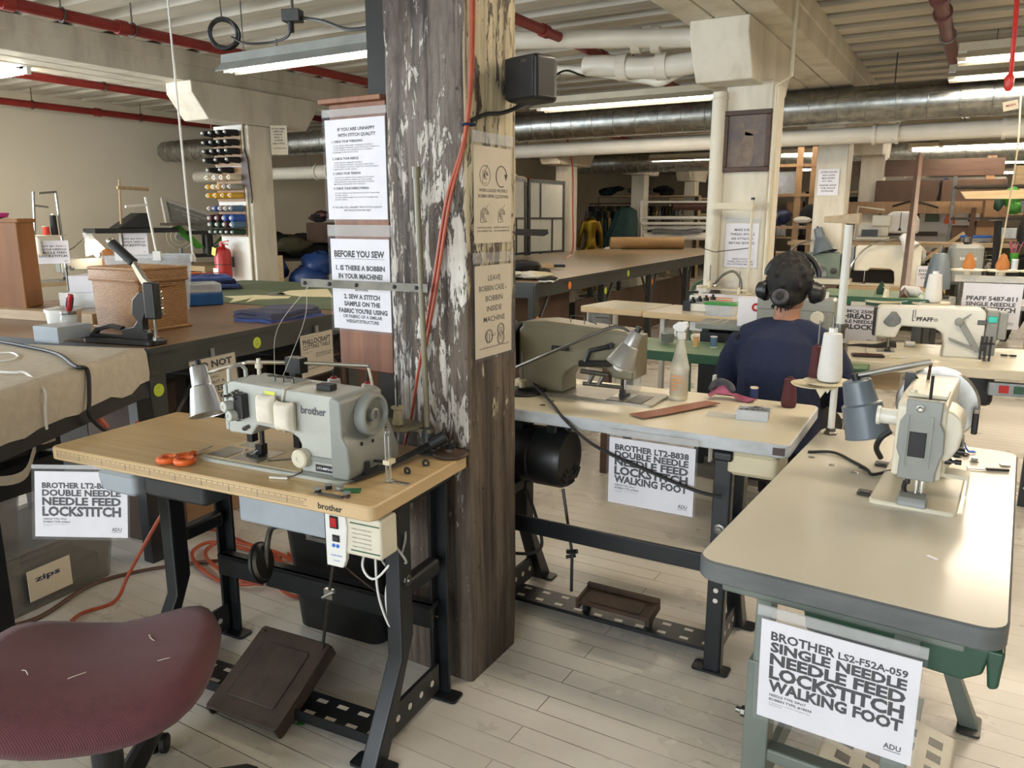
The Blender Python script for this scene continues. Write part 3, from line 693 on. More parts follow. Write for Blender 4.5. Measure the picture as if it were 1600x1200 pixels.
def machine(name, label, loc, rz, m='machine_grey', m2='machine_grey_dark', L=.40, aw=.11, H=.22, ab=.105, col=.13, bed=(-.11,.40,-.07,.115), wr=.055, bed_m='bed_plate', wheel='machine_grey_dark', wheel_c=None, dials=True, cover=True, group=None, cat='sewing machine', nose=.05, face=.078, wheel_rim='steel'):
    """lockstitch machine head: bed, arm with column, face plate, needle bar, foot, dials and hand wheel; the needle is at the origin"""
    t = thing(name, label, cat, loc, rz, group)
    b = MB().rbox(bed[0], bed[2], -.02, bed[1], bed[3], .006, .02, .002); b.build('bed', bed_m, t)
    MB().box(-.05, -.035, .006, .035, .04, .0075).build('needle_plate', 'steel', t)
    h = aw/2
    out = [(-nose,face),(.028,face),(.05,ab),(L-col-.05,ab-.004),(L-col-.012,ab-.03),(L-col,.055),(L-col-.004,.004),(L-.004,.004),(L,.06),(L,H-.02),(L-.02,H),(-nose+.015,H-.006),(-nose,H-.02)]
    MB().prism(out, -h, h, 'y').build('arm', m, t, bevel=.012, seg=3)
    if cover: MB().rbox(-nose-.012, -h+.008, face+.006, -nose+.006, h-.008, H-.016, .004, .002).build('face_plate', m2, t)
    b = MB().cyl((0,0,.03), (0,0,face+.01), .005, n=10).cyl((0,0,.008), (0,0,.034), .0012, n=6); b.build('needle_bar', 'steel', t)
    b = MB().cyl((.004,.018,.02), (.004,.018,face+.01), .006, n=10).box(-.016,-.014,.0085,.016,.022,.014).box(-.006,.008,.012,.012,.026,.032); b.build('presser_foot', 'black_enamel', t)
    if dials:
        for i in range(2):
            MB().lathe([(.018,0),(.018,.004),(.008,.006),(.008,.014),(.016,.016),(.016,.034),(.012,.038),(.001,.038)], 18, (.022+.03*i, -h+.002, H*.62-.02*i), (PI/2,0,0)).build('tension_dial', 'steel', t)
        MB().lathe([(.03,0),(.03,.014),(.024,.018),(.001,.018)], 24, (L-.06, -h-.001, .075), (PI/2,0,0)).build('stitch_dial', m2, t)
    wz = (H-ab)/2+ab if wheel_c is None else wheel_c
    MB().lathe([(.03,0),(wr,.0),(wr,.012),(wr*.96,.03),(wr*.8,.032),(wr*.72,.016),(.02,.016),(.018,.04),(.001,.04)], 30, (L+.004, 0, wz), (0,PI/2,0)).build('hand_wheel', wheel, t)
    b = MB()
    for q in (.04, .12): b.tube([(q,0,H-.008),(q,0,H+.014),(q+.03,0,H+.02)], .002, 5)
    b.build('thread_guide', 'steel', t)
    return t

# ------------------------------------------------------------ nearest sewing station: oak topped table left of the pillar
O1 = (-2.385, 1.248, 0); RZ1 = R(5); F1 = frame(O1, RZ1)
t = thing('sewing_table', 'oak topped sewing table with a printed ruler on its front edge, left of the pillar', 'table', O1, RZ1)
tabletop(t, 1.2, .487, .765, .04, ['oak_top', 'oak_edge'], .022)
b = MB(); x = .04
b.box(.035,-.0009,.7365,1.0,-.0003,.7371); b.box(.035,-.0009,.7555,1.0,-.0003,.7561)
for zz in (.741,.7445,.748): b.box(.035,-.0009,zz,.99,-.0003,zz+.0004)
for i in range(49): b.box(.035+.02*i,-.0009,.7365 if i % 5 == 0 else .7495,.0356+.02*i,-.0003,.7555)
b.build('ruler_print', 'soft_ink', t, label='black printed measuring scale')
b = MB(); write(b, 'brother', 1.035, .738, .075, .016, -.0009, .02); b.build('lettering', 'ink', t)
stand(t, 'blue_black_enamel', (.28, 1.14), .19, .40, .725, .145, .28, .245, (.70, .13, .27, .29, R(27)), yk=.145)
MB().rbox(.20, .0, .655, .36, .20, .722, .02, .01).build('drawer', 'pale_grey_plastic', t, label='grey plastic tray under the front edge')
MB().rbox(.37, .02, .66, .62, .30, .724, .02, .01).build('drawer', 'dark_plastic', t)
MB().box(.66, .10, .60, .98, .40, .715).build('oil_pan', 'pale_grey_plastic', t, bevel=.01)
kl = MB().tube(curve([(.86,.2,.595),(.80,.2,.56),(.70,.2,.555),(.665,.2,.50),(.655,.19,.36)]), .009, 10).box(.84,.17,.55,.93,.23,.62).build('knee_lifter', 'dull_steel', t)
MB().lathe([(.001,-.012),(.045,-.012),(.06,0),(.05,.014),(.001,.016)], 24, (.648,.185,.435), (0, R(78), R(15))).build('knee_pad', 'dull_steel', kl)
MB().lathe([(.05,-.02),(.063,-.012),(.063,-.004),(.05,0)], 24, (.655,.187,.435), (0, R(78), R(15))).build('pad_backing', 'black_rubber', kl)
r_ = MB().tube([(.815,.245,.165),(.87,.22,.36),(.935,.2,.60)], .005, 8).build('pitman_rod', 'dull_steel', t)
MB().cb((.872,.22,.365),(.03,.014,.03)).cyl((.85,.215,.35),(.895,.215,.378),.005,n=8).build('rod_clamp', 'steel', r_)
MB().box(.96,.14,.55,.975,.24,.72).cb((.93,.2,.64),(.10,.12,.13)).build('motor', 'black_enamel', t, bevel=.01)
# machine head
MO = F1(.655,.18,.765); ox, oy, oz = .655, .18, .765
def A(): return MB().at((-ox,-oy,-oz))
m_ = thing('sewing_machine', 'pale grey double needle sewing machine on the oak table, wearing a cream pincushion', 'sewing machine', MO, RZ1)
A().rbox(.515, .10, .735, 1.04, .31, .773, .022, .003).build('bed', 'machine_grey', m_)
A().rbox(.525, .118, .773, .875, .30, .7745, .018, .0005).build('bed_cover', 'bed_cover', m_, label='speckled tan bed covering')
A().box(.525,.125,.7745,.60,.215,.7762).box(.615,.125,.7745,.72,.235,.7762).box(.545,.235,.7745,.60,.29,.7762).build('needle_plate', 'bed_plate', m_)
A().prism([(.735,.150),(.80,.205),(.79,.215),(.728,.16)], .7745, .7762).build('bobbin_slot', 'black_enamel', m_)
arm = [(.617,.853),(.70,.853),(.725,.885),(.845,.877),(.868,.865),(.877,.85),(.877,.773),(1.0,.773),(1.0,.985),(.985,.993),(.64,1.003),(.622,.996)]
A().prism(arm, .13, .27, 'y').build('arm', 'machine_grey', m_, bevel=.006, seg=2)
A().prism([(.99,.773),(1.045,.773),(1.052,.80),(1.045,.865),(1.028,.89),(1.03,.985),(1.01,.995),(.99,.99)], .112, .30, 'y').build('end_housing', 'machine_grey_dark', m_, bevel=.008)
A().prism([(.30,.773),(.36,.773),(.36,.81),(.30,.92)], .99, 1.04, 'x').build('rear_cover', 'machine_grey_dark', m_, bevel=.006)
A().prism([(.13,.858),(.13,.99),(.16,.998),(.25,.998),(.26,.99),(.26,.858)], .605, .618, 'x').build('face_plate', 'machine_grey', m_, bevel=.004)
A().tube([(.612,.15,.995),(.612,.152,1.03),(.612,.17,1.038),(.612,.20,1.036),(.612,.215,1.02),(.612,.216,.99)], .006, 8).build('finger_guard', 'machine_grey', m_)
A().lathe([(.006,0),(.006,.02),(.011,.022),(.011,.034),(.006,.036),(.006,.05),(.001,.05)], 14, (.64,.24,1.0)).build('foot_screw', 'machine_cream', m_)
tb = A().rbox(.665,.104,.905,.70,.131,.975,.006,.003).build('tension_unit', 'black_enamel', m_)
for i, (dx, dz) in enumerate(((.655,.938),(.672,.914))):
    A().lathe([(.018,0),(.018,.004),(.006,.005),(.006,.012),(.0155,.013),(.0155,.038),(.013,.040),(.005,.040),(.005,.038),(.001,.038)], 20, (dx,.126,dz), (PI/2,0,-.25)).build('tension_dial', 'machine_grey', m_, label='ridged grey tension dial')
b = A()
for (x_, z_, r_, l_) in ((.642,.965,.006,.03),(.662,.975,.007,.022),(.677,.972,.006,.03),(.69,.965,.006,.024),(.645,.918,.007,.03),(.648,.906,.006,.034),(.665,.90,.009,.018),(.683,.862+.01,.007,.012),(.694,.868+.01,.006,.014)):
    b.lathe([(r_,0),(r_,l_*.6),(r_*.6,l_*.62),(r_*.6,l_),(.001,l_)], 10, (x_,.13,z_), (PI/2,0,-.2))
b.tube(curve([(.63,.118,.965),(.648,.1,.962),(.665,.105,.968),(.68,.1,.96)]), .0025, 6).tube(curve([(.636,.12,.905),(.65,.095,.902),(.668,.1,.9)]), .0025, 6)
b.build('thread_controls', 'dull_steel', m_)
A().cyl((.655,.18,.82),(.655,.18,.86),.006,n=10).box(.645,.168,.818,.665,.192,.842).build('needle_bar', 'black_enamel', m_)
for dx in (-.006,.006): A().cyl((.655+dx,.176,.78),(.655+dx,.176,.82),.0011,n=6).build('needle', 'steel', m_)
A().cyl((.682,.19,.80),(.682,.19,.86),.007,n=10).box(.668,.175,.778,.69,.2,.81).box(.645,.16,.7765,.69,.18,.784).box(.64,.165,.7765,.652,.21,.782).build('presser_foot', 'black_enamel', m_)
A().tube(curve([(.64,.17,.80),(.632,.16,.785),(.645,.15,.782)]), .0012, 5).tube(curve([(.66,.165,.784),(.672,.152,.786),(.69,.16,.80)]), .0012, 5).build('finger_wire', 'steel', m_)
A().lathe([(.03,.0),(.056,.0),(.058,.004),(.058,.03),(.055,.034),(.048,.034),(.044,.02),(.02,.014),(.018,.03),(.012,.032),(.012,.026),(.001,.026)], 36, (1.03,.222,.932), (0,PI/2,0)).build('hand_wheel', 'machine_grey_dark', m_)
b = A()
for (y_, z_) in ((.27,.90),(.255,.885),(.225,.855),(.25,.838),(.175,.86)): b.cyl((1.04,y_,z_),(1.0465,y_,z_),.006,n=12)
b.rbox(1.02,.17,.773,1.0475,.25,.815,.004,.002).cyl((1.045,.22,.80),(1.085,.22,.803),.004,n=8).box(1.045,.175,.768,1.06,.19,.81).build('drive_opening', 'black_rubber', m_)
A().lathe([(.026,0),(.026,.020),(.022,.024),(.007,.024),(.007,.022),(.001,.022)], 30, (.887,.128,.815), (PI/2,0,0)).build('stitch_dial', 'machine_cream', m_)
A().box(.89,.124,.808,.985,.131,.822).build('reverse_lever', 'machine_grey_dark', m_, bevel=.002)
pl = A().box(.925,.1285,.781,.985,.1305,.80).build('name_plate', 'ink', m_)
b = A(); T0 = b.T
b.T = T0; write(b, 'LT2-B872-5', .930, .788, .05, .006, .1280, .03); b.build('lettering', 'paper', pl)
b = A(); write(b, 'brother', .885, .938, .083, .022, .1285, .018); b.build('lettering', 'soft_ink', m_, label='grey lower case maker lettering')
b = A(); b.box(.762,.1282,.948,.798,.1305,.988); b.box(.762,.1278,.977,.798,.1284,.988,1); b.prism([(.769,.953),(.791,.953),(.780,.973)], .1277, .1283, 'y', 1); b.prism([(.777,.956),(.783,.956),(.780,.968)], .1272, .1279, 'y', 2)
b.build('warning_label', ['paper', 'yellow_paper', 'ink'], m_)
b = A()
for x_ in (.735,.765,.80): b.cyl((x_,.2,.995),(x_,.2,1.012),.0035,n=8).ring((x_-.012,.2,1.014),.01,.0018,12,5)
b.tube([(.72,.2,1.014),(.80,.2,1.016)], .002, 5); b.build('thread_guide', 'dull_steel', m_)
A().rbox(.905,.17,.995,.955,.20,1.012,.004,.002).build('rubber_pad', 'black_rubber', m_)
# pincushion tied round the arm
t = thing('pincushion', 'cream two lobed cloth pincushion strapped to the arm of the pale grey machine', 'pincushion', F1(.815,.13,.935), RZ1)
for sx in (-1, 1):
    b = MB()
    for sd in (-1, 1):
        def g_(u, v, sd=sd):
            a, c = 2*u-1, 2*v-1; puff = max(0, (1-a**4)*(1-c**4))**.5
            pin = 1-.10*(1-c*c)*abs(a)**3; pz = 1-.10*(1-a*a)*abs(c)**3
            return (sx*.031 + a*.032*pin, -.021+sd*.021*puff, c*.043*pz - .006*sx)
        if sd < 0: b.grid(g_, 12, 12)
        else: b.grid(lambda u, v: g_(1-u, v), 12, 12)
    b.build('lobe', 'cushion', t, ang=60)
MB().tube([(0.0,-.001,.0),(.012,-.008,.03),(.02,-.004,.062),(.02,.03,.068),(.02,.10,.066),(.02,.144,.04),(.02,.144,-.04),(.01,.06,-.062),(.01,-.003,-.058),(0,-.008,-.03),(0,-.001,0)], .0025, 6).build('strap', 'canvas_cloth', t)
# lamp, thread stand and cones behind it
p_ = curve([F1(.99,.30,1.046), F1(.75,.30,1.035), F1(.56,.30,1.022), F1(.53,.29,1.018), F1(.46,.275,1.0), F1(.41,.265,.985)], 6)
l_ = bent_lamp('silver stepped work lamp hanging at the needle end of the pale grey machine', F1(.72,.30,.765), p_, F1(.372,.262,1.0), V(F1(.425,.235,.86))-V(F1(.372,.262,1.0)), 'aluminium', 'chrome', .155, .031, .054, bulb=False)
MB().at((0,0,-.765)).at((0,0,0)).box(-.025,-.012,.24,.035,.02,.285).box(-.012,-.01,.01,.012,.012,.25).build('clamp', 'black_plastic', l_)
b = MB().tube(curve([F1(.985,.30,1.045), F1(.992,.30,1.02), F1(.99,.31,.99), F1(.985,.33,.95)]), .004, 6)
tag(b.build('lamp_cable', 'canvas_cloth'), 'short off white cord hanging from the end of the chrome lamp arm', 'cord')
st = thing('thread_stand', 'grey pole thread stand clamped at the back corner of the oak table', 'thread stand', F1(1.085,.447,.765), RZ1)
MB().lathe([(.034,0),(.034,.006),(.024,.012),(.02,.02),(.02,.075),(.016,.08)], 18).build('base', 'dark_grey_enamel', st)
MB().cyl((0,0,.02), (-.018,0,.80), .0085, n=12).lathe([(.012,0),(.012,.03)], 12, (-.018,0,.795)).build('pole', 'machine_olive', st)
b = MB().box(-.445,-.004,.478,.012,.004,.502); bar = b.build('guide_bar', 'dull_steel', st)
for q in (-.43,-.335,-.235,-.10,-.025): MB().lathe([(.006,0),(.006,.003),(.003,.005)], 10, (q,-.004,.49), (PI/2,0,0)).build('screw', 'black_plastic', bar)
MB().box(-.34,-.018,.066,.02,-.0,.076).build('spool_arm', 'machine_olive', st)
for q in (-.085,-.19,-.315):
    d_ = MB().lathe([(.004,.0),(.07,.0),(.074,.004),(.07,.006),(.004,.004)], 28, (q,-.03,.078)).build('spool_dish', 'machine_olive', st)
    MB().cyl((q,-.03,.08), (q,-.03,.235), .0025, n=6).build('spindle', 'black_enamel', d_)
MB().lathe([(.016,0),(.017,.004),(.011,.045),(.019,.05),(.019,.056),(.006,.056)], 10, (-.085,-.03,.084)).build('cone_holder', 'cream_plastic', st)
cone('white red capped thread cone behind the hand wheel of the pale grey machine', F1(.895,.417,.850), 'thread_white', .118, .021, .018, core='red_plastic')
cone('white red capped thread cone half hidden behind the pale grey machine arm', F1(.77,.417,.850), 'thread_white', .122, .024, .02, core='red_plastic')
# threads down from the guide bar
for i, (a, c, e) in enumerate((((.67,.447,1.248),(.61,.36,1.12),(.735,.2,1.015)), ((.66,.447,1.248),(.70,.38,1.15),(.765,.2,1.015)))):
    tag(MB().tube(curve([F1(*a), F1(*c), F1(*e)], 5), .0008, 4).build('thread', 'loose_thread'), ('loose', 'second')[i]+' thin thread strand falling from the guide bar to the pale grey machine', 'thread')
# loose things on the oak top
def scissors(label, loc, rz, m):
    t = thing('scissors', label, 'scissors', loc, rz)
    for s in (-1, 1):
        MB().prism([(0,-.008),(.02,-.011*s+0),(.105,.0015*s),(.105,.0),(.02,.006)], .004+.002*(s>0), .0055+.002*(s>0)).build('blade', 'steel', t)
        h = MB().ring((-.058,s*.029,.012), .023, .009, 22, 8); h.v[-len(h.v):] = [(p[0]*1.0 if True else 0, p[1], p[2]) for p in h.v]
        h.tube(curve([(.02,-s*.004,.008),(0,s*.002,.009),(-.02,s*.014,.011),(-.035,s*.02,.012)]), .009, 8).build('handle', m, t)
    MB().lathe([(.006,.003),(.006,.012),(.002,.013)], 12).build('pivot', 'steel', t)
    return t
scissors('orange handled scissors lying open on the oak table', F1(.485,.10,.766), R(5+100), 'orange_plastic')
def bobbin(label, loc, m, rot=None, grp='bobbins by the handwheel'):
    t = thing('bobbin', label, 'bobbin', loc, 0, grp, rot=rot)
    MB().lathe([(.0115,0),(.0115,.0012),(.004,.002)], 18).lathe([(.004,.009),(.0115,.0098),(.0115,.011),(.003,.011)], 18).build('flange', 'steel', t)
    MB().lathe([(.0085,.002),(.0085,.009)], 16).build('thread', m, t)
for i, (x_, y_, m2, l_) in enumerate(((1.012,.03,'thread_black','black wound bobbin nearest the front edge of the oak table'),(1.018,.065,'thread_black','black wound bobbin closest to the machine base on the oak table'),(1.05,.07,'thread_grey','steel bobbin in the middle of the loose cluster on the oak table'),(1.098,.035,'thread_brown','brown wound bobbin nearest the table corner'))):
    bobbin(l_, F1(x_, y_, .766), m2)
tag(MB().box(-.022,-.014,0,.022,.014,.003).build('circuit_board', 'pcb', loc=F1(1.085,.075,.766), rz=.6), 'small green scrap among the bobbins on the oak table', 'scrap')
tag(MB().rbox(0,-.005,0,.075,.005,.004,.004,.001).build('flat_tool', 'dull_steel', loc=F1(1.02,.02,.766), rz=R(8)), 'flat steel tool lying beside the bobbins on the oak table', 'tool')
t = thing('tweezers', 'white handled seam tool lying at the foot of the pale grey machine', 'tool', F1(.85,.07,.766), R(20))
MB().rbox(-.03,-.005,0,.025,.005,.005,.004,.001).build('handle', 'white_plastic', t); MB().tube(curve([(.02,0,.004),(.045,.003,.012),(.055,.02,.016),(.05,.03,.018)]), .0016, 6).build('tip', 'black_enamel', t)
t = thing('edge_guide', 'upright slotted steel edge guide standing at the right end of the oak table', 'edge guide', F1(1.125,.18,.766), RZ1)
MB().box(0,-.012,0,.012,.012,.003).box(0,-.006,0,.065,.006,.002).build('foot', 'steel', t)
MB().box(-.001,-.012,.0,.002,-.004,.135).box(-.001,.004,0,.002,.012,.135).ring((.0005,0,.135), .008, .0035, 14, 6, (0,PI/2,0)).build('fork', 'steel', t)
MB().cb((.004,0,.055), (.02,.03,.012)).build('slider', 'cream_plastic', t)
t = thing('belt_guard', 'black curved steel strap lying along the back of the oak table beside the machine', 'strap', F1(1.09,.3,.766), RZ1)
MB().grid(lambda u,v: (-.03+.05*u-.02*(v-.5), -.19+.33*u + 0*v, .006+.05*max(0,(u-.6))**1.2 + .012*math.sin(u*PI)) if False else (-.045+.07*u+.018*(v-.5)*1.6, -.17+.33*u-.018*(v-.5), .006+.035*u*u), 12, 2, .004).build('strip', 'dark_plastic', t)
MB().cyl((.02,.12,.035),(.06,.14,.06),.018,n=14).build('pulley', 'black_rubber', t)
t = thing('weight', 'round rusty iron weight on the corner of the oak table by the pillar', 'weight', F1(1.16,.45,.766), 0)
MB().lathe([(.05,0),(.053,.004),(.05,.010),(.018,.014),(.016,.022),(.001,.024)], 28).build('disc', 'rusty_cast_iron', t)
MB().lathe([(.014,.02),(.016,.03),(.008,.034),(.001,.034)], 14).build('knob', 'black_enamel', t)
for i, (x_, y_) in enumerate(((1.135,.255),(1.145,.335))): tag(MB().ring((0,0,.007), .008, .004, 14, 6, (PI/2,0,.3*i)).build('rubber_ring', 'black_rubber', loc=F1(x_, y_, .766)), ('small black rubber ring nearer the edge guide on the oak table', 'small black rubber ring nearer the iron weight on the oak table')[i], 'ring')
# motor control box
t = thing('control_box', 'white motor control box with a red rocker switch under the oak table corner', 'control box', F1(1.02,.06,.56), RZ1)
MB().box(.0,.0,.035,.16,.075,.145).build('housing', 'machine_cream', t, bevel=.008)
MB().prism([(-.012,.145),(.035,.15),(.055,.14),(.058,.11),(.05,.02),(.04,-.004),(-.012,-.004)], -.006, .01, 'y').build('face_panel', 'white_plastic', t, bevel=.003)
s_ = MB().rbox(.008,.0-.001,-.006+.115-.0,.03,.001,.14,.002,.0005)
sw = MB().box(.006,-.009,.104,.032,-.005,.138).build('switch', 'black_plastic', t)
MB().box(.009,-.012,.108,.029,-.008,.134).build('rocker', 'signal_red', sw, bevel=.002)
dp = MB().box(.012,-.0085,.068,.034,-.0055,.086).build('display', 'black_plastic', t)
b = MB(); write(b, '88', .015, .072, .014, .010, -.0092, 0); b.build('lettering', 'soft_ink', dp)
for q in (.014,.027): MB().lathe([(.005,0),(.005,.002),(.001,.003)], 14, (q,-.006,.056), (PI/2,0,0)).build('button', 'bright_blue', t)
b = MB(); write(b, 'POWER MOTOR', .004, .026, .036, .005, -.0066, 0); write(b, 'UNIT', .012, .012, .02, .004, -.0066, 0); b.build('lettering', 'bright_blue', t)
for zz in (.05,.125): MB().box(.065,-.0012,zz,.155,.0,zz+.003).build('stripe', 'dark_green', t)
b = MB()
for i in range(5): write(b, 'voltage current speed rating', .07, .062+.012*i, .06, .004, -.0012, 0)
b.build('lettering', 'soft_ink', t)
MB().box(-.018,.0,-.01,-.013,.12,.16).build('bracket', 'black_enamel', t)
c_ = [((1.16,.2,.63),(1.21,.18,.60),(1.23,.2,.55),(1.18,.24,.52)), ((1.14,.2,.60),(1.15,.2,.54),(1.19,.2,.52),(1.22,.21,.60),(1.2,.24,.64)), ((1.12,.19,.60),(1.10,.18,.52),(1.14,.18,.49),(1.2,.2,.56)), ((1.13,.2,.60),(1.14,.19,.45),(1.17,.19,.36),(1.18,.2,.35)), ((1.17,.2,.34),(1.16,.2,.44),(1.19,.2,.56))]
for i, c in enumerate(c_): tag(MB().tube(curve([F1(p[0]-.05,p[1]-.03,p[2]) for p in c], 6), .0035, 6).build('cable', 'thread_grey' if i < 2 else 'white_plastic'), ('grey upper cable loop', 'second grey cable loop', 'short white cable loop', 'long white cable hanging lowest', 'white return cable')[i]+' beside the white motor control box', 'cable')
tag(MB().cb((0,0,0), (.008,.008,.03)).build('cable_connector', 'bright_blue', loc=F1(1.13,.17,.50)), 'blue connector on the cables behind the control box', 'connector')
# hanging chain of the presser foot lift
b = MB()
P_ = curve([F1(.85,.19,.66), F1(.88,.19,.60), F1(.87,.2,.55), F1(.94,.24,.44), F1(1.05,.34,.30), F1(1.14,.39,.27)], 8)
for i, (p, q) in enumerate(zip(P_, P_[1:])):
    d_ = (q-p).normalized(); b.tube([p-d_*.002, q+d_*.002], .0022 if i % 2 else .0032, 5)
tag(b.build('lifting_chain', 'brown_cast_iron'), 'thin rusty chain slanting under the oak table to its rear leg', 'chain')
# waste bin
t = thing('waste_bin', 'black tapered plastic waste bin under the oak table', 'waste bin', F1(.63,.665,0), RZ1)
def rr_(s, z): return [(p[0], p[1], z) for p in rrect(-.225*s, -.15*s, .225*s, .15*s, .06*s, 5)]
MB().loft([rr_(.80,0), rr_(.82,.006), rr_(1.0,.47), rr_(1.07,.475), rr_(1.07,.49), rr_(.98,.49), rr_(.8,.02)], True, True).build('body', 'black_plastic', t)
# notice hanging at the left end
rows = [('BROTHER LT2-B872-5',.082),('DOUBLE NEEDLE',.093),('NEEDLE FEED',.116),('LOCKSTITCH',.14)]
paper_sign('white notice ending NEEDLE FEED LOCKSTITCH, hanging at the left end of the oak table', (-2.214, 1.229, 0.616), (R(-10),0,R(28)), .283, .196, machine_lines(rows), rules=ADU_RULE, top=.012)


# ------------------------------------------------------------ maroon chair in the near left corner
t = thing('swivel_chair', 'backless maroon upholstered swivel stool chair on a black five star base', 'chair', (-1.615,.885,0), R(40))
def seat_(u, v):
    a = u*2*PI; r = v
    k = (abs(math.cos(a))**3.2 + abs(math.sin(a))**3.2)**(-1/3.2)
    x, y = .262*k*r*math.cos(a), .205*k*r*math.sin(a)
    zz = .485 + .05*(x/.26)**2*(.6+.6*max(0,y/.2)) + .02*max(0, y/.2)**2*max(0, x/.26) - .03*max(0, -y/.18)**2.2 - .012*max(0, y/.2)**2*(1-abs(x/.26))
    return (x, y, zz)
b = MB(); NU, NV = 40, 9
rings = []
for j in range(1, NV+1):
    v = j/NV; rings.append([V(seat_(i/NU, v*.93)) - V((0,0,.012*(v**6))) for i in range(NU)])
edge = rings[-1]
for (s_, dz) in ((.985/.93*.985, -.018), (1.0/.93, -.042), (.985/.93*.99, -.066), (.86, -.088)): rings.append([V((p.x*s_, p.y*s_, p.z+dz)) for p in edge])
b.loft(rings[::-1]).build('seat', 'maroon_fabric', t, ang=70)
MB().box(-.10,-.13,.415,.10,.13,.45).box(-.02,.1,.40,.02,.24,.415).build('mechanism', 'black_enamel', t, bevel=.008)
MB().lathe([(.034,.10),(.034,.30),(.030,.305),(.030,.36),(.026,.365),(.026,.425)], 22).build('gas_post', 'black_plastic', t)
MB().lathe([(.045,.06),(.05,.075),(.05,.12),(.038,.13)], 20).build('hub', 'black_plastic', t)
for k in range(5):
    a = R(127-40 + 72*k); c, s_ = math.cos(a), math.sin(a)
    b = MB().tube([(c*.03,s_*.03,.095),(c*.18,s_*.18,.092),(c*.30,s_*.30,.082),(c*.325,s_*.325,.076)], [.032,.028,.022,.012], 10)
    lg = b.build('leg', 'black_plastic', t)
    b = MB()
    for o_ in (-.014, .014): b.lathe([(.001,-.009),(.024,-.009),(.027,-.005),(.027,.005),(.024,.009),(.001,.009)], 18, (c*.31-s_*o_, s_*.31+c*o_, .0275), (PI/2,0,a))
    b.cyl((c*.31,s_*.31,.03), (c*.31,s_*.31,.08), .007, n=8).build('caster', 'black_rubber', lg)
for i, p in enumerate(((-.02,-.10,.03,.02),(.12,.03,-.02,.03),(-.13,-.05,.02,-.02),(.15,-.06,.03,.01))):
    MB().tube(curve([seat_pt for seat_pt in [V((p[0],p[1],.493))+V((0,0,.0)), V((p[0]+p[2]*.5,p[1]+p[3]*.3,.495)), V((p[0]+p[2],p[1]+p[3],.493))]]), .0009, 4).build('lint', 'loose_thread', t)

# ------------------------------------------------------------ notices on and beside the pillar
t = thing('notice_board', 'narrow red brown wooden board carrying two white notices, left of the pillar', 'notice board', (-1.64, 1.885, 1.0))
MB().box(-.115,-.013,-.03,.105,.013,.79).build('panel', 'board_wood', t, bevel=.004)
MB().box(-.145,-.03,.79,.10,.02,.805).build('ledge', 'board_wood', t, bevel=.003)
L8 = []
def para(x, z, rows, ch=.013, gap=.022, w=.8):
    for s, k in rows: L8.append((s, x, z, ch, w*k, 'l', .004)); z -= gap
L8 += [('IF YOU ARE UNHAPPY', .22, .885, .032, .62, 'l', .03), ('WITH STITCH QUALITY', .22, .828, .032, .63, 'l', .03)]
for z_, s in ((.772,'1. CHECK YOUR THREADING'),(.603,'2. CHECK YOUR NEEDLE'),(.455,'3. CHECK YOUR TENSION'),(.305,'4. CHECK YOUR FABRIC/THREAD')): L8.append((s, .11, z_, .023, None, 'l', .03))
para(.12, .735, (('- IS THE SEWING MACHINE THREADED PROPERLY?',.85),('- IS THE BOBBIN THREADED AND INSTALLED CORRECTLY?',.98),('- IS THE THREAD PATH FROM SPOOL TO NEEDLE',.84),('INTERFERED WITH IN ANY WAY?',.55)))
para(.12, .567, (('- IS THE NEEDLE DAMAGED OR BENT?',.62),('- IS THE NEEDLE FACING IN THE RIGHT DIRECTION?',.85),('- IS THE NEEDLE THE RIGHT SIZE/TYPE FOR THE FABRIC',.95),('& MACHINE YOU\'RE USING?',.5)))
para(.12, .418, (('- IS YOUR TOP TENSION TOO LOOSE OR TOO TIGHT?',.85),('- ARE YOU SEWING A ZIPPER OR THICK SEAM?',.8),('     WHEN SEWING THROUGH THICKER/TOUGHER',.85),('     MATERIAL INCREASE TOP TENSION',.66)))
para(.12, .262, (('- IS YOUR THREAD TOO THIN OR THICK FOR THE MACHINE',.95),('YOU\'RE USING?',.28),('- IS YOUR FABRIC/SEAM TOO THICK FOR THE MACHINE',.92),('YOU\'RE USING?',.28)))
L8 += [('IF YOU ARE STILL UNHAPPY WITH STITCH QUALITY', .5, .115, .019, .84, 'c', .012), ('ASK FACILITATOR FOR HELP', .5, .085, .019, .46, 'c', .012)]
paper_sign('upper white notice on the wooden board, headed IF YOU ARE UNHAPPY WITH STITCH QUALITY', (-1.653, 1.868, 1.595), (0,0,0), .238, .298, L8, top=.022)
L9 = [('BEFORE YOU SEW', .06, .805, .068, .86, 'l', .045), ('1. IS THERE A BOBBIN', .08, .66, .053, .84, 'l', .045), ('IN YOUR MACHINE?', .12, .57, .053, .76, 'l', .045), ('IF NOT PUT ONE IN BEFORE', .14, .495, .038, .73, 'l', .03), ('SEWING', .40, .435, .038, .22, 'l', .03),
      ('2. SEW A STITCH', .20, .345, .05, .62, 'l', .045), ('SAMPLE ON THE', .20, .265, .05, .62, 'l', .045), ('FABRIC YOU\'RE USING', .10, .185, .05, .84, 'l', .045), ('OR FABRIC OF A SIMILAR', .17, .13, .036, .68, 'l', .03), ('WEIGHT/STRUCTURE', .22, .075, .036, .57, 'l', .03)]
paper_sign('lower white notice on the wooden board, headed BEFORE YOU SEW', (-1.652, 1.868, 1.244), (0,0,0), .238, .285, L9, top=.035, rules=[(.06,.92,.785)])
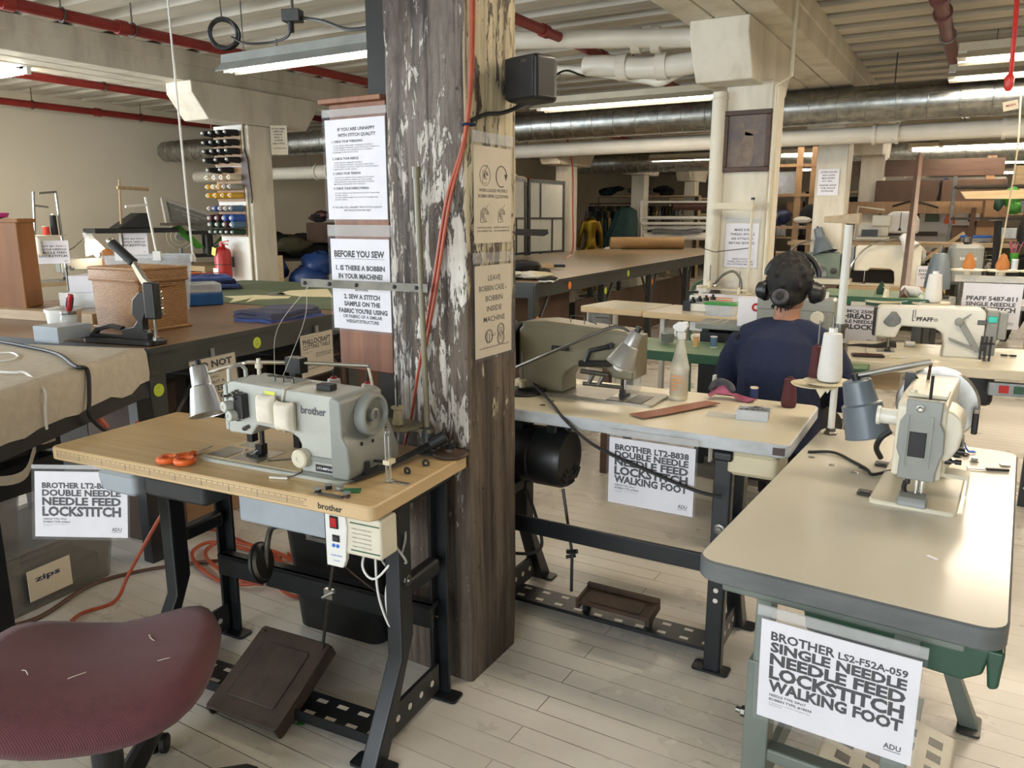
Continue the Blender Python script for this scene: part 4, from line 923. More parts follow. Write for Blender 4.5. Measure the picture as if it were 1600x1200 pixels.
def bob(b, w, h):
    b.ring((-.045, -.0014, .055), .028, .0006, 28, 4, (PI/2,0,0)); b.ring((.045, -.0014, .055), .030, .0014, 28, 4, (PI/2,0,0), arc=.82)
    b.prism([(.062,.062),(.080,.062),(.071,.044)], -.0018, -.001, 'y')
    for (cx, cz, r1, r2) in ((-.045,.055,.011,.014),(-.05,-.055,.018,.022),(.045,-.055,.016,.02)):
        for q in (r1, r1*.72, r1*.4): b.ring((cx+.004, -.0014, cz), q, .0006, 20, 4, (PI/2,0,0), arc=.8)
        b.tube([(cx-r2,-.0014,cz-.02),(cx-r2*.8,-.0014,cz+.012),(cx,-.0014,cz+r2)], .0006, 4); b.tube([(cx,-.0014,cz+.01),(cx+r2,-.0014,cz+.03)], .0005, 4); b.tube([(cx-r2*.9,-.0014,cz-.022),(cx+r2*.7,-.0014,cz-.02)], .0006, 4)
paper_sign('cream bobbin diagram notice on the pillar, reading WHEN LOADED PROPERLY', (-1.2335, 1.985, 1.515), (0,0,R(90)), .204, .272, [('WHEN LOADED PROPERLY',.12,.535,.034,.78,'l',.012),('BOBBIN SPINS CLOCKWISE',.10,.475,.034,.82,'l',.012),('INSERTING BOBBIN',.07,.155,.016,.38,'l',.01),('INTO BOBBIN CASE',.07,.12,.016,.38,'l',.01),('INSERTING BOBBIN CASE',.5,.155,.016,.45,'l',.01),('INTO SEWING MACHINE',.51,.12,.016,.43,'l',.01)], extra=bob, top=.03, pm='cream_paper')
def bob2(b, w, h):
    for q in (.026, .022): b.ring((-.03, -.0014, -.075), q*.8, .0006, 24, 4, (PI/2,0,0))
    b.tube([(-.04,-.0014,-.062),(-.042,-.0014,-.095),(-.028,-.0014,-.095),(-.028,-.0014,-.066)], .0006, 4); b.tube([(-.02,-.0014,-.072),(.0,-.0014,-.076),(.008,-.0014,-.068)], .0007, 4)
    for zz in (-.062, -.088):
        for q in (.020, .016, .006): b.ring((.038, -.0014, zz), q, .0006, 24, 4, (PI/2,0,0))
paper_sign('lower cream notice on the pillar, reading LEAVE BOBBIN CASE AND BOBBIN INSIDE MACHINE', (-1.2335, 1.986, 1.178), (0,0,R(90)), .206, .272, [('LEAVE',.34,.835,.06,.34,'l',.008),('BOBBIN CASE',.10,.725,.06,.68,'l',.008),('&',.82,.725,.03,None,'l',.008),('BOBBIN',.27,.612,.06,.47,'l',.008),('INSIDE',.30,.50,.06,.41,'l',.008),('MACHINE',.21,.385,.06,.59,'l',.008),('*DO NOT SEW WITHOUT BOTH IN MACHINE',.09,.09,.018,.83,'l',.008)], extra=bob2, top=.03, pm='cream_paper')
# orange lead down the corner of the pillar
for i, dx in enumerate((0, .012)):
    tag(MB().tube(curve([(-1.222+dx*.3,1.862+dx,2.75),(-1.222,1.862+dx,2.0),(-1.226,1.838+dx*.4,1.70),(-1.29+dx,1.829,1.5),(-1.345+dx,1.829,1.25),(-1.40+dx,1.829,1.02),(-1.44+dx,1.829,.84),(-1.50+dx,1.83,.62),(-1.53+dx,1.90,.35)][:9 if i == 0 else 6], 8), .0048, 8).build('extension_lead', 'orange_rubber'), ('orange lead running the full length of the pillar corner','shorter doubled orange lead beside the pillar corner, upper part')[i], 'cable')
tag(MB().ring((0,0,0), .017, .004, 18, 6, (0,0,0)).build('cable_tie', 'navy_knit', loc=(-1.226, 1.848, 1.70)), 'dark blue tie binding the orange leads at the pillar corner', 'cable tie')
# loudspeaker
t = thing('loudspeaker', 'small black loudspeaker fixed high on the pillar side', 'loudspeaker', (-1.14, 2.055, 1.835), R(-14))
MB().prism([(-.06,-.055),(.06,-.055),(.068,.015),(.045,.055),(-.045,.055),(-.068,.015)], -.06, .062).build('cabinet', 'black_plastic', t, bevel=.012)
MB().rbox(-.055,-.061,-.054,.055,-.054,.056,.004,.002).build('grille', 'black_rubber', t)
b = MB(); write(b, 'SONY', .01, .04, .022, .007, -.0622, .01); b.build('lettering', 'steel', t)
MB().box(-.095,-.0,-.02,-.06,.03,.02).build('wall_bracket', 'black_enamel', t)
tag(MB().tube(curve([(-1.234,1.872,1.712),(-1.222,1.93,1.735),(-1.215,2.0,1.745),(-1.20,2.06,1.765),(-1.16,2.08,1.79)]), .006, 8).build('speaker_cable', 'black_rubber'), 'black cable looping from the orange leads to the loudspeaker', 'cable')
# old tool scars stay part of the pillar; rod of the near stand is its own thing

# ------------------------------------------------------------ second station: cream table behind the pillar, seen from its rear
O2 = (-.415, 2.852, 0); RZ2 = R(181); F2 = frame(O2, RZ2); ZT2 = .80
t = thing('sewing_table', 'worn cream topped sewing table behind the pillar, with a chipped pale edge', 'table', O2, RZ2)
tabletop(t, 1.17, .572, ZT2, .042, ['ivory_laminate', 'pale_edge'], .03)
MB().box(.012,.566,.768,.045,.577,.79).build('chipped_corner', 'brown_cast_iron', t)
stand(t, 'blue_black_enamel', (1.0, .19), .35, .54, .755, .145, .29, None, None, w=.055)
MB().box(.19,.535,.338,1.0,.55,.40).build('cross_rail', 'blue_black_enamel', t, bevel=.004)
b = MB().box(.19,.37,.022,1.0,.48,.036)
for i in range(10):
    for dy in (.395,.455): b.box(.22+i*.08,dy-.008,.0362,.25+i*.08,dy+.008,.0366,1)
b.build('treadle_bar', ['blue_black_enamel', 'floor'], t)
p_ = MB().rbox(-.14,-.06,-.012,.14,.06,0,.015,.003).box(-.14,-.06,0,.14,-.045,.014).box(.128,-.06,-.03,.14,.06,.004).box(-.14,-.06,-.03,-.128,.06,.004).rbox(-.10,-.03,.0,.10,.045,.003,.01,.001).build('pedal', 'rusty_cast_iron', t, (.57,.43,.095), rot=(R(-6),0,0))
for sx in (.45,.69): MB().box(sx-.008,.41,.03,sx+.008,.45,.085).build('pedal_bearing', 'blue_black_enamel', t)
r_ = MB().tube([(.745,.45,.10),(.745,.45,.25),(.80,.42,.48)], .006, 8).build('pitman_rod', 'black_enamel', t)
MB().cyl((.725,.45,.262),(.765,.45,.252),.009,n=8).cyl((.735,.44,.24),(.765,.46,.235),.007,n=8).build('rod_clamp', 'black_enamel', r_)
MB().rbox(.03,.37,.682,.183,.565,.757,.02,.012).build('drawer', 'cream_plastic', t, label='cream drawer under the corner')
for z_ in (.255,.29,.33): MB().cyl((.19,.5601,z_),(.19,.5612,z_),.008,n=12).build('bolt_hole', 'floor', t)
MB().lathe([(.018,0),(.018,.006),(.010,.008),(.010,.016),(.001,.017)], 8, (.19,.56,.50), (-PI/2,0,0)).build('bolt', 'dull_steel', t)
# clutch motor
mo = MB().lathe([(.03,0),(.095,.0),(.108,.02),(.108,.13),(.104,.135),(.104,.14),(.109,.145),(.109,.24),(.10,.262),(.03,.268),(.001,.268)], 36, (1.045,.40,.59), (0,-PI/2,0)).build('motor', 'black_enamel', t)
for q in (.045,.065,.085):
    for s_ in range(3): MB().tube([(.776-.0,.40+q*math.cos(a),.585+q*math.sin(a)) for a in [R(-150+s_*44+4*k) for k in range(9)]], .0035, 5).build('vent_slot', 'black_rubber', mo)
for q in (.82,.96): MB().box(q,.36,.68,q+.04,.44,.757).build('motor_bracket', 'black_enamel', t, bevel=.006)
MB().tube(curve([(.80,.40,.70),(.76,.38,.72),(.70,.30,.72),(.62,.28,.70)]), .010, 8).build('clutch_lever', 'black_enamel', t)
MB().box(.50,.16,.70,.62,.30,.756).build('oil_pan', 'dull_steel', t)
# olive machine seen from behind
m_ = machine('sewing_machine', 'dark olive double needle sewing machine seen from behind, on the cream table', F2(.645,.228,ZT2+.003), RZ2, 'machine_olive', 'machine_olive', .415, .125, .252, .112, .19, (-.14,.40,-.10,.10), .095, 'bed_plate', 'black_plastic', .16, True, True)
MB().box(-.10,-.03,.0065,-.04,.09,.0085).box(-.03,.05,.0065,.035,.095,.0085).build('slide_plate', 'dull_steel', m_)
MB().prism([(-.035,.23),(.40,.24),(.40,.262),(.30,.272),(-.02,.252)], -.06, .06, 'y').build('top_cover', 'machine_olive', m_, bevel=.006)
MB().lathe([(.075,0),(.075,.02),(.06,.024),(.06,.05),(.07,.055),(.07,.06),(.02,.06)], 30, (.45,0,.16), (0,PI/2,0)).build('pulley', 'black_rubber', m_)
b = MB().tube([(.03,.07,.20),(.03,.095,.20)], .012, 10).tube([(.03,.095,.20),(.10,.10,.18),(.12,.10,.13)], .009, 8).tube([(.02,.10,.14),(.14,.10,.13)], .012, 8)
b.build('lifting_lever', 'black_enamel', m_)
b = MB()
for q in (.05,.09): b.tube([(q,.075,.10),(q+.02,.085,.055),(q+.04,.085,.055)], .008, 8)
b.tube([(.03,.085,.095),(.14,.085,.10)], .009, 8).tube([(-.02,.085,.055),(.13,.085,.055)], .007, 8); b.build('walking_foot_linkage', 'dull_steel', m_)
for q in (.06,.16):
    MB().tube([(q,.02,.262),(q,.02,.292),(q+.055,.02,.292),(q+.055,.02,.265)], .0022, 6).build('wire_guide', 'dull_steel', m_)
n_ = MB().box(.20,.066,.165,.27,.0685,.182).build('name_plate', 'black_plastic', m_)
b = MB(); b.T = MX.Rotation(PI, 4, 'Z'); write(b, 'brother', -.262, .169, .052, .009, -.0692, .01); b.build('lettering', 'dull_steel', n_)
# lamp, glass jar, spray bottle and small things
lp = curve([F2(1.03,.40,.90), F2(.88,.42,.97), F2(.75,.42,1.032), F2(.66,.41,1.075), F2(.61,.40,1.088), F2(.565,.40,1.075), F2(.54,.40,1.055)], 5)
l_ = bent_lamp('silver work lamp with a visible white bulb over the olive machine', F2(1.03,.40,.80), lp, F2(.538,.41,1.078), V(F2(.598,.425,.945))-V(F2(.538,.41,1.078)), 'shade_silver', 'dull_steel', .128, .026, .052)
MB().at((0,0,0)).cyl((0,0,0),(0,0,.10),.012,n=10).build('clamp', 'black_plastic', l_)
t = thing('glass_jar', 'small open glass jar with a ribbed neck, standing beyond the olive machine', 'jar', F2(.665,.10,ZT2), 0)
MB().lathe([(.03,0),(.034,.01),(.034,.10),(.024,.125),(.024,.15),(.027,.155),(.024,.155),(.021,.125),(.031,.10),(.031,.01),(.001,.008)], 22).build('body', 'glass', t)
MB().lathe([(.0265,.128),(.028,.13),(.0265,.134),(.028,.137),(.0265,.141),(.0265,.128)], 22, caps=False).build('thread_ring', 'glass', t)
t = thing('spray_bottle', 'translucent spray bottle part filled with yellow liquid, on the cream table', 'bottle', F2(.466,.151,ZT2), 0)
MB().lathe([(.030,0),(.033,.006),(.033,.105),(.0345,.11),(.0345,.125),(.032,.13),(.026,.155),(.018,.19),(.0125,.215),(.0125,.228)], 26).build('body', 'bottle_plastic', t)
MB().lathe([(.034,.018),(.0345,.03),(.034,.10),(.0338,.10),(.0338,.018)], 26, caps=False).build('label_print', 'clear_film', t)
b = MB()
for i in range(5): write(b, 'SPRAY'[:5], -.02, .088-.012*i, .04 if i < 3 else .025, .007, -.0355, .01)
b.build('lettering', 'dot_orange', t, rz=R(6))
MB().lathe([(.0315,.006),(.0315,.075),(.001,.075)], 22).build('liquid', 'yellow_liquid', t)
MB().lathe([(.015,.222),(.016,.226),(.015,.245),(.012,.25)], 16).prism([(-.03,.262),(-.03,.272),(-.012,.285),(.02,.287),(.024,.27),(.012,.25),(-.012,.25)], -.011, .011, 'y').build('spray_head', 'white_plastic', t, bevel=.003)
MB().tube([(-.018,0,.262),(-.024,0,.245),(-.02,0,.232)], .004, 6).build('trigger', 'white_plastic', t)
t = thing('leather_strip', 'brown leather strip lying curved on the cream table', 'strip', F2(.42,.33,ZT2+.001), RZ2)
ls = curve([(.085,.15,0),(.03,.06,0),(-.03,-.06,0),(-.085,-.165,0)], 5)
MB().grid(lambda u, v: (lambda p: (p.x + (.034-.068*v)*.89, p.y - (.034-.068*v)*.46, .004+.004*u*v))(ls[min(int(u*(len(ls)-1)+.5), len(ls)-1)]), len(ls)-1, 3, .0025).build('leather', 'tan_leather', t)
t = thing('rag', 'crumpled pink rag with a dark underside on the back of the cream table', 'rag', F2(.325,.06,ZT2), .4)
MB().tube(curve([(-.05,.0,.035),(-.03,.015,.05),(-.005,.01,.06),(.02,.0,.05),(.03,-.02,.03)],5), [.008,.010,.012,.014,.015,.016,.017,.017,.017,.016,.015,.014,.014,.014,.014,.014,.014,.014,.013,.012,.010], 9).build('roll', 'scrunchie', t)
MB().grid(lambda u, v: (-.055+.16*u, -.045+.06*v + .02*math.sin(5*u), .006+.042*math.exp(-((u-.3)/.22)**2)*(1-.6*abs(2*v-1))+.006*math.sin(14*u+6*v)+.006), 22, 10, .004).build('cloth', 'pink_cloth', t, ang=80)
t = thing('plastic_case', 'clear plastic bobbin case with its lid open on the cream table', 'case', F2(.165,.30,ZT2), RZ2+R(6))
MB().box(-.05,-.035,0,.05,.035,.002).box(-.05,-.035,.002,.05,-.033,.034).box(-.05,.033,.002,.05,.035,.034).box(-.05,-.033,.002,-.048,.033,.034).box(.048,-.033,.002,.05,.033,.034).build('tray', 'cloudy_plastic', t)
MB().box(.052,-.034,.002,.15,.034,.004).build('lid', 'clear_plastic', t)
for i in range(3): MB().lathe([(.011,0),(.011,.0015),(.005,.002),(.005,.009),(.011,.0095),(.011,.011)], 16, (-.022+.028*i, .02-.01*i, .014), (PI/2,0,0)).build('bobbin', 'steel', t)
b = MB(); r0 = random.Random(5)
for i in range(26): 
    x_, y_ = r0.uniform(-.04,.04), r0.uniform(-.02,.025); b.tube(curve([(x_,y_,.034),(x_+r0.uniform(-.02,.02),y_+r0.uniform(-.02,.02),.040),(x_+r0.uniform(-.03,.03),y_+r0.uniform(-.02,.02),.035)],3), .0006, 3)
b.build('thread_tangle', 'ink', t)
spool('navy thread spool on the rear edge of the cream table', F2(.223,.03,ZT2), 'thread_navy', .05, .0135)
cone('maroon thread cone at the corner of the cream table beside the person', F2(.094,.07,ZT2), 'thread_maroon', .105, .026, .019, core='thread_maroon')
t = thing('thread_stand', 'cream cone holder on a dark dish at the left of the cream table', 'thread stand', F2(1.02,.33,ZT2), 0)
MB().lathe([(.08,.0),(.085,.004),(.08,.008),(.01,.008)], 26).build('dish', 'dark_plastic', t)
MB().lathe([(.014,.008),(.015,.012),(.009,.04),(.017,.045),(.016,.05),(.005,.05)], 10).build('cone_holder', 'cream_plastic', t)
MB().cyl((0,0,.04),(0,0,.15),.0025,n=6).build('spindle', 'dull_steel', t)
MB().rbox(-.02,-.015,-.0,.09,.015,.02,.012,.003).build('arm', 'black_plastic', t, rz=.3)
for i, (x_, y_) in enumerate(((.857,.407),(.858,.475))): tag(MB().lathe([(.011,0),(.011,.001),(.008,.002),(.001,.0015)], 18).build('screw', 'dull_steel', loc=F2(x_,y_,ZT2)), ('rearmost countersunk screw in the cream table top','countersunk screw nearest the chipped edge of the cream table')[i], 'screw')
tag(MB().tube(curve([F2(1.03,.26,.835), F2(.92,.36,.815), F2(.80,.50,.808), F2(.72,.582,.79), F2(.60,.60,.72), F2(.40,.60,.66), F2(.26,.61,.63), F2(.18,.60,.62)], 6), .0055, 8).build('power_cable', 'black_rubber'), 'black cord sagging across the edge of the cream table over its notice', 'cord')
tag(MB().tube(curve([F2(.91,.5,.48), F2(.86,.52,.40), F2(.82,.55,.30), F2(.88,.58,.27), F2(1.02,.56,.26), F2(1.1,.5,.30)], 6), .006, 8).build('motor_cable', 'black_rubber'), 'black cord hanging from the clutch motor behind the cross rail', 'cord')
rows5 = [('BROTHER LT2-B838',.085),('DOUBLE NEEDLE',.092),('NEEDLE FEED',.105),('LOCKSTITCH',.122),('WALKING FOOT',.105)]
paper_sign('white notice ending LOCKSTITCH WALKING FOOT under the cream table', F2(.412,.588,.644), (0,0,R(1)), .285, .222, machine_lines(rows5, .07, .93, .91, ('NEEDLE TYPE: DPx17','BOBBIN TYPE: #18034'), gap=.018), rules=ADU_RULE, top=.02)

# ------------------------------------------------------------ third station: big cream table at the right, seen from its end
O3 = (.12, 1.451, 0); RZ3 = R(87.4); F3 = frame(O3, RZ3)
t = thing('sewing_table', 'large grey edged cream sewing table at the near right, with a notice on its end', 'table', O3, RZ3)
tabletop(t, 1.225, .552, .765, .045, ['cream_laminate', 'shaded_grey_edge'], .045)
for s, x in zip((0, 1), (.05, .95)):
    b = MB().box(x-.022,.395,.006,x+.022,.428,.72).box(x-.026,.385,.006,x+.026,.436,.56); b.build('leg', 'green_grey_enamel', t, bevel=.004)
    b = MB().prism([(.13,.72),(.175,.72),(.175,.33),(.055,.006),(.005,.006),(.13,.30)], x-.022, x+.022, 'x'); b.build('leg', 'green_grey_enamel', t, bevel=.004)
    for q in (.03,.41):
        b = MB(); plate(b, x, q, .11, .06, .008); b.build('foot_plate', 'dark_grey_enamel', t)
    MB().box(x-.02,.17,.335,x+.02,.39,.365).build('side_rail', 'green_grey_enamel', t, bevel=.006)
    MB().box(x-.025,.06,.695,x+.025,.50,.72).build('top_bar', 'green_grey_enamel', t, bevel=.006)
    MB().lathe([(.012,0),(.012,.008),(.006,.01),(.006,.02)], 8, (x,.440,.42), (-PI/2,0,0)).build('bolt', 'dull_steel', t)
MB().box(.05,.405,.20,.95,.42,.26).build('cross_rail', 'green_grey_enamel', t)
b = MB().box(-.22,-.15,-.006,.22,.15,0)
for i in range(6):
    for k in range(4): b.box(-.18+.064*i,-.12+.065*k,.0002,-.145+.064*i,-.085+.065*k,.0006,1)
b.box(-.22,-.15,-.03,.22,-.142,0).box(-.22,.142,-.03,.22,.15,0)
b.build('pedal', ['machine_cream', 'black_enamel'], t, (.52,.20,.11), rot=(R(14),0,0))
MB().box(.05,.15,.03,.95,.25,.045).build('treadle_bar', 'green_grey_enamel', t)
for q in (.32,.72): MB().box(q-.008,.18,.04,q+.008,.22,.115).build('pedal_bearing', 'green_grey_enamel', t)
MB().tube([(.70,.30,.16),(.70,.34,.70)], .006, 8).build('pitman_rod', 'black_enamel', t)
b = MB().prism([(.02,.712),(.34,.712),(.33,.655),(.06,.64),(.03,.66)], .03, .36, 'x').prism([(.0,.712),(.03,.712),(.02,.635),(.004,.64)], .03, .30, 'x')
b.build('drawer', 'green_plastic', t, bevel=.006, label='green plastic tray under the table end')
MB().cb((.62,.30,.62),(.22,.16,.15)).build('motor', 'black_enamel', t, bevel=.03)
# machine seen from its needle end
MO3 = F3(.578,.208,.768)
m_ = thing('sewing_machine', 'cream white sewing machine with a grey face plate on the large right table', 'sewing machine', MO3, RZ3)
MB().rbox(-.038,-.092,-.02,.405,.098,.007,.014,.003).build('bed', 'machine_cream', m_)
MB().prism([(-.042,.020),(-.042,.265),(.06,.272),(.30,.268),(.37,.262),(.37,.005),(.235,.005),(.23,.09),(.21,.115),(.05,.112),(.03,.078),(-.042,.078)] if False else [(-.042,.078),(.03,.078),(.05,.112),(.21,.115),(.232,.09),(.235,.006),(.37,.006),(.37,.25),(.35,.262),(.05,.268),(-.03,.262),(-.042,.25)], -.05, .055, 'y').build('arm', 'machine_cream', m_, bevel=.014, seg=3)
MB().prism([(-.085,.20),(-.08,.23),(-.06,.245),(-.04,.25),(-.04,.12),(-.062,.128),(-.08,.16)], -.03, .09, 'x').build('side_cover', 'machine_cream', m_, bevel=.008)
fp = [(-.042,.272),(.035,.272),(.034,.235),(.045,.215),(.047,.15),(.038,.128),(.040,.078),(-.040,.078),(-.040,.10),(-.046,.13),(-.052,.15),(-.050,.20),(-.040,.22)]
MB().prism(fp, -.058, -.042, 'x').build('face_plate', 'machine_mid_grey', m_, bevel=.004)
MB().rbox(-.0595,-.014,.135,-.0575,.022,.195,.002,.0004).build('face_window', 'black_rubber', m_)
for q in (-.022,.029): MB().box(-.0605,q-.003,.11,-.057,q+.003,.235).build('face_rib', 'machine_mid_grey', m_)
MB().lathe([(.009,0),(.009,.004),(.006,.005),(.001,.003)], 14, (-.058,.005,.252), (0,-PI/2,0)).build('screw', 'steel', m_)
MB().cyl((-.02,-.01,.268),(-.02,-.01,.325),.0035,n=8).build('needle_bar_end', 'black_enamel', m_)
MB().rbox(.0,-.045,.266,.09,.04,.274,.006,.002).lathe([(.008,0),(.008,.006),(.001,.007)], 12, (.02,.03,.274)).build('top_plate', 'machine_cream', m_)
MB().lathe([(.03,0),(.07,.0),(.076,.006),(.078,.014),(.074,.022),(.05,.03),(.02,.03),(.016,.05),(.001,.05)], 36, (.372,0,.175), (0,PI/2,0)).build('hand_wheel', 'machine_white', m_)
MB().lathe([(.05,0),(.098,.002),(.104,.012),(.098,.026),(.05,.03)], 40, (.345,.0,.18), (0,PI/2,0)).build('belt_guard', 'steel', m_)
MB().cyl((0,.0,.02),(0,.0,.085),.005,n=10).cyl((0,-.012,.008),(0,-.012,.04),.0013,n=6).cyl((0,-.012,.035),(0,-.012,.085),.006,n=10).build('needle_bar', 'chrome', m_)
MB().cyl((0,.02,.05),(0,.02,.085),.006,n=10).tube(curve([(0,.024,.055),(0,.026,.035),(-.006,.016,.022),(-.01,.004,.012),(-.012,-.012,.011)],5), .006, 8).rbox(-.022,-.022,.008,-.004,.008,.013,.004,.001).build('presser_foot', 'black_enamel', m_)
MB().prism([(-.038,.0),(-.038,.012),(-.03,.024),(-.012,.03),(.008,.03),(.008,.0)], -.028, .036, 'y').build('slide_plate', 'machine_mid_grey', m_, bevel=.004)
for q in (.02,.30):
    MB().rbox(q-.02,.096,-.0,q+.02,.132,.004,.006,.001).rbox(q-.012,.102,.004,q+.012,.124,.006,.004,.0005).build('hinge', 'black_plastic', m_)
b = MB()
for (x_, z_, r_, l_) in ((-.01,.15,.012,.04),(.015,.135,.01,.03),(.03,.16,.012,.03),(.02,.115,.008,.035),(.06,.18,.014,.03)): b.lathe([(r_,0),(r_,l_*.4),(r_*.5,l_*.45),(r_*.5,l_*.6),(r_*.8,l_*.62),(r_*.8,l_),(.001,l_)], 12, (x_,-.052,z_), (PI/2,0,.1))
b.build('tension_unit', 'black_enamel', m_)
MB().lathe([(.03,0),(.03,.03),(.001,.032)], 20, (.16,-.052,.12), (PI/2,0,0)).build('stitch_dial', 'machine_mid_grey', m_)
MB().prism([(.28,.18),(.30,.19),(.31,.14),(.30,.12),(.28,.125)], -.105, -.09, 'y').build('lever', 'black_plastic', m_, bevel=.004)
MB().box(.10,-.10,.05,.16,-.05,.06).box(.10,-.104,.01,.16,-.10,.06).build('bobbin_bracket', 'machine_cream', m_)
MB().cyl((.05,.06,.20),(.05,.10,.20),.02,n=18).cyl((.05,.10,.20),(.05,.108,.20),.024,n=18).build('bobbin_winder', 'machine_white', m_)
MB().tube(curve([(.02,.07,.17),(.02,.09,.15),(.03,.10,.12),(.05,.09,.09)]), .007, 8).build('knee_lever', 'black_enamel', m_)
# its lamp
lp = [F3(.82,.225,1.082), F3(.81,.30,1.06), F3(.80,.385,1.033), F3(.80,.40,1.03)]
l_ = bent_lamp('large grey stepped work lamp hanging at the rear of the cream white machine', F3(.82,.27,.765), lp, F3(.80,.398,1.018), V(F3(.80,.356,.868))-V(F3(.80,.398,1.018)), 'lamp_grey', 'steel', .158, .044, .058, bulb=False, rr=.008)
MB().box(-.012,-.008,.0,.012,.008,.285).tube(curve([(0,0,.28),(.02,.03,.25),(.03,.03,.21),(.01,.0,.18)]), .008, 8).build('clamp', 'black_enamel', l_)
tag(MB().tube(curve([F3(.82,.225,1.078), F3(.84,.23,1.02), F3(.85,.24,.95), F3(.86,.26,.88)], 5), .0045, 6).build('lamp_cable', 'rusty_cast_iron'), 'dark cord falling from the end of the grey lamp arm', 'cord')
tag(MB().tube(curve([F3(.885,.525,.769), F3(.91,.46,.772), F3(.86,.40,.770), F3(.80,.35,.770), F3(.76,.33,.770), F3(.80,.30,.772), F3(.86,.26,.774)], 6), .0045, 8).build('lamp_cable', 'black_rubber'), 'black cord lying across the large right hand table behind its machine', 'cord')
# thread stand
pb = F3(1.143,.513,.765)
st = thing('thread_stand', 'white pole thread stand with wooden cross bar behind the grey work lamp', 'thread stand', pb, RZ3)
MB().lathe([(.022,0),(.022,.006),(.016,.01),(.016,.02)], 6).build('base', 'dull_steel', st)
MB().cyl((0,0,.0),(0,0,.35),.011,n=14).cyl((0,0,.33),(0,0,.665),.0125,n=14).build('pole', 'white_paint', st)
MB().cyl((0,0,.315),(0,0,.36),.0165,n=14).build('collar', 'dull_steel', st)
MB().prism([(-.032,.667),(.075,.672),(.075,.69),(-.032,.70)], -.009, .009, 'x').build('cross_bar', 'light_wood', st, rz=R(-8), bevel=.002)
for q, (dx, dy, z_) in enumerate(((.0,.06,.15),(.0,-.005,.172))):
    if q: dx, dy = -.045, .012
    d_ = MB().lathe([(.005,0),(.072,.006),(.075,.010),(.071,.011),(.005,.006)], 30, (dx,dy,z_)).build('spool_dish', 'cream_plastic', st)
    MB().prism([(-.02,-.0),(.02,-.0),(.0,-.035)], -.004, .004, 'x').build('bracket', 'cream_plastic', st, (dx*.5,dy*.5+.01,z_))
    MB().cyl((dx,dy,z_),(dx,dy,z_+.215),.003,n=6).build('spindle', 'dull_steel', d_)
cone('tall maroon thread cone on the front dish of the white pole stand', tuple(V(pb)+V((-.062,.0,.162))), 'thread_maroon', .125, .021, .016, core='thread_maroon')
cone('big white thread cone on the rear dish of the white pole stand', tuple(V(pb)+V((-.012-.0,-.045,.184))), 'thread_white', .155, .037, .028, core='white_plastic')
# small things on the table
for i, (x_, y_, l_) in enumerate(((.80,.47,'screw nearest the black cord'),(.845,.535,'screw nearest the table side edge'),(.815,.395,'screw beside the lamp shade'),(.765,.405,'screw nearest the rear hinge'))):
    tag(MB().lathe([(.010,0),(.010,.001),(.007,.002),(.001,.0012)], 18).build('screw', 'steel', loc=F3(x_, y_-.03, .765)), 'bright countersunk '+l_+' of the large right table', 'screw')
t = thing('tape_scrap', 'blue tape scrap at the rear right corner of the large table', 'scrap', F3(1.14,.13,.767), .4)
MB().grid(lambda u, v: (-.02+.045*u, -.008+.016*v, .004+.02*math.exp(-((u-.25)/.2)**2)+.003*math.sin(9*v)), 10, 4, .001).build('tape', 'bright_blue', t)
t = thing('seam_ripper', 'dark handled snips lying at the rear right of the large table', 'tool', F3(.985,.065,.767), R(20))
MB().rbox(-.01,-.006,0,.05,.006,.007,.005,.001).build('handle', 'black_plastic', t); MB().box(-.06,-.004,.001,-.005,.004,.004).build('blade', 'steel', t)
bobbin('steel bobbin lying beside the dark handled snips on the large table', F3(1.06,.105,.767), 'thread_grey', grp='bobbins on the large table')
tag(MB().box(-.012,-.008,0,.012,.008,.004).build('metal_plate', 'steel', loc=F3(1.06,.03,.766), rz=.3), 'small square steel plate at the rear right corner of the large table', 'plate')
tag(MB().box(-.012,-.004,0,.012,.004,.001).build('paper_scrap', 'paper', loc=F3(.265,.14,.766), rz=-.6), 'tiny white paper scrap on the bare front of the large table', 'scrap')
t = thing('coiled_wire', 'small coil of wire at the back edge of the large table', 'wire', F3(1.10,.14,.767))
MB().ring((0,0,.003),.018,.0016,24,5).ring((.004,.003,.005),.016,.0016,24,5).build('coil', 'dull_steel', t)
rows6 = [('BROTHER LS2-F52A-059',.085),('SINGLE NEEDLE',.094),('NEEDLE FEED',.108),('LOCKSTITCH',.125),('WALKING FOOT',.108)]
ml = machine_lines(rows6, .07, .93, .90, ('NEEDLE TYPE: DPx17','BOBBIN TYPE: #18034'), gap=.02)
ml = [('BROTHER',.07,ml[0][2],.085,.42,'l',.03),('LS2-F52A-059',.51,ml[0][2],.065,.42,'l',.03)] + ml[1:]
paper_sign('white notice with SINGLE NEEDLE and WALKING FOOT on the large right table end', F3(-.012,.262,.572), (R(4),0,R(-2.6)), .282, .222, ml, rules=ADU_RULE, top=.022)

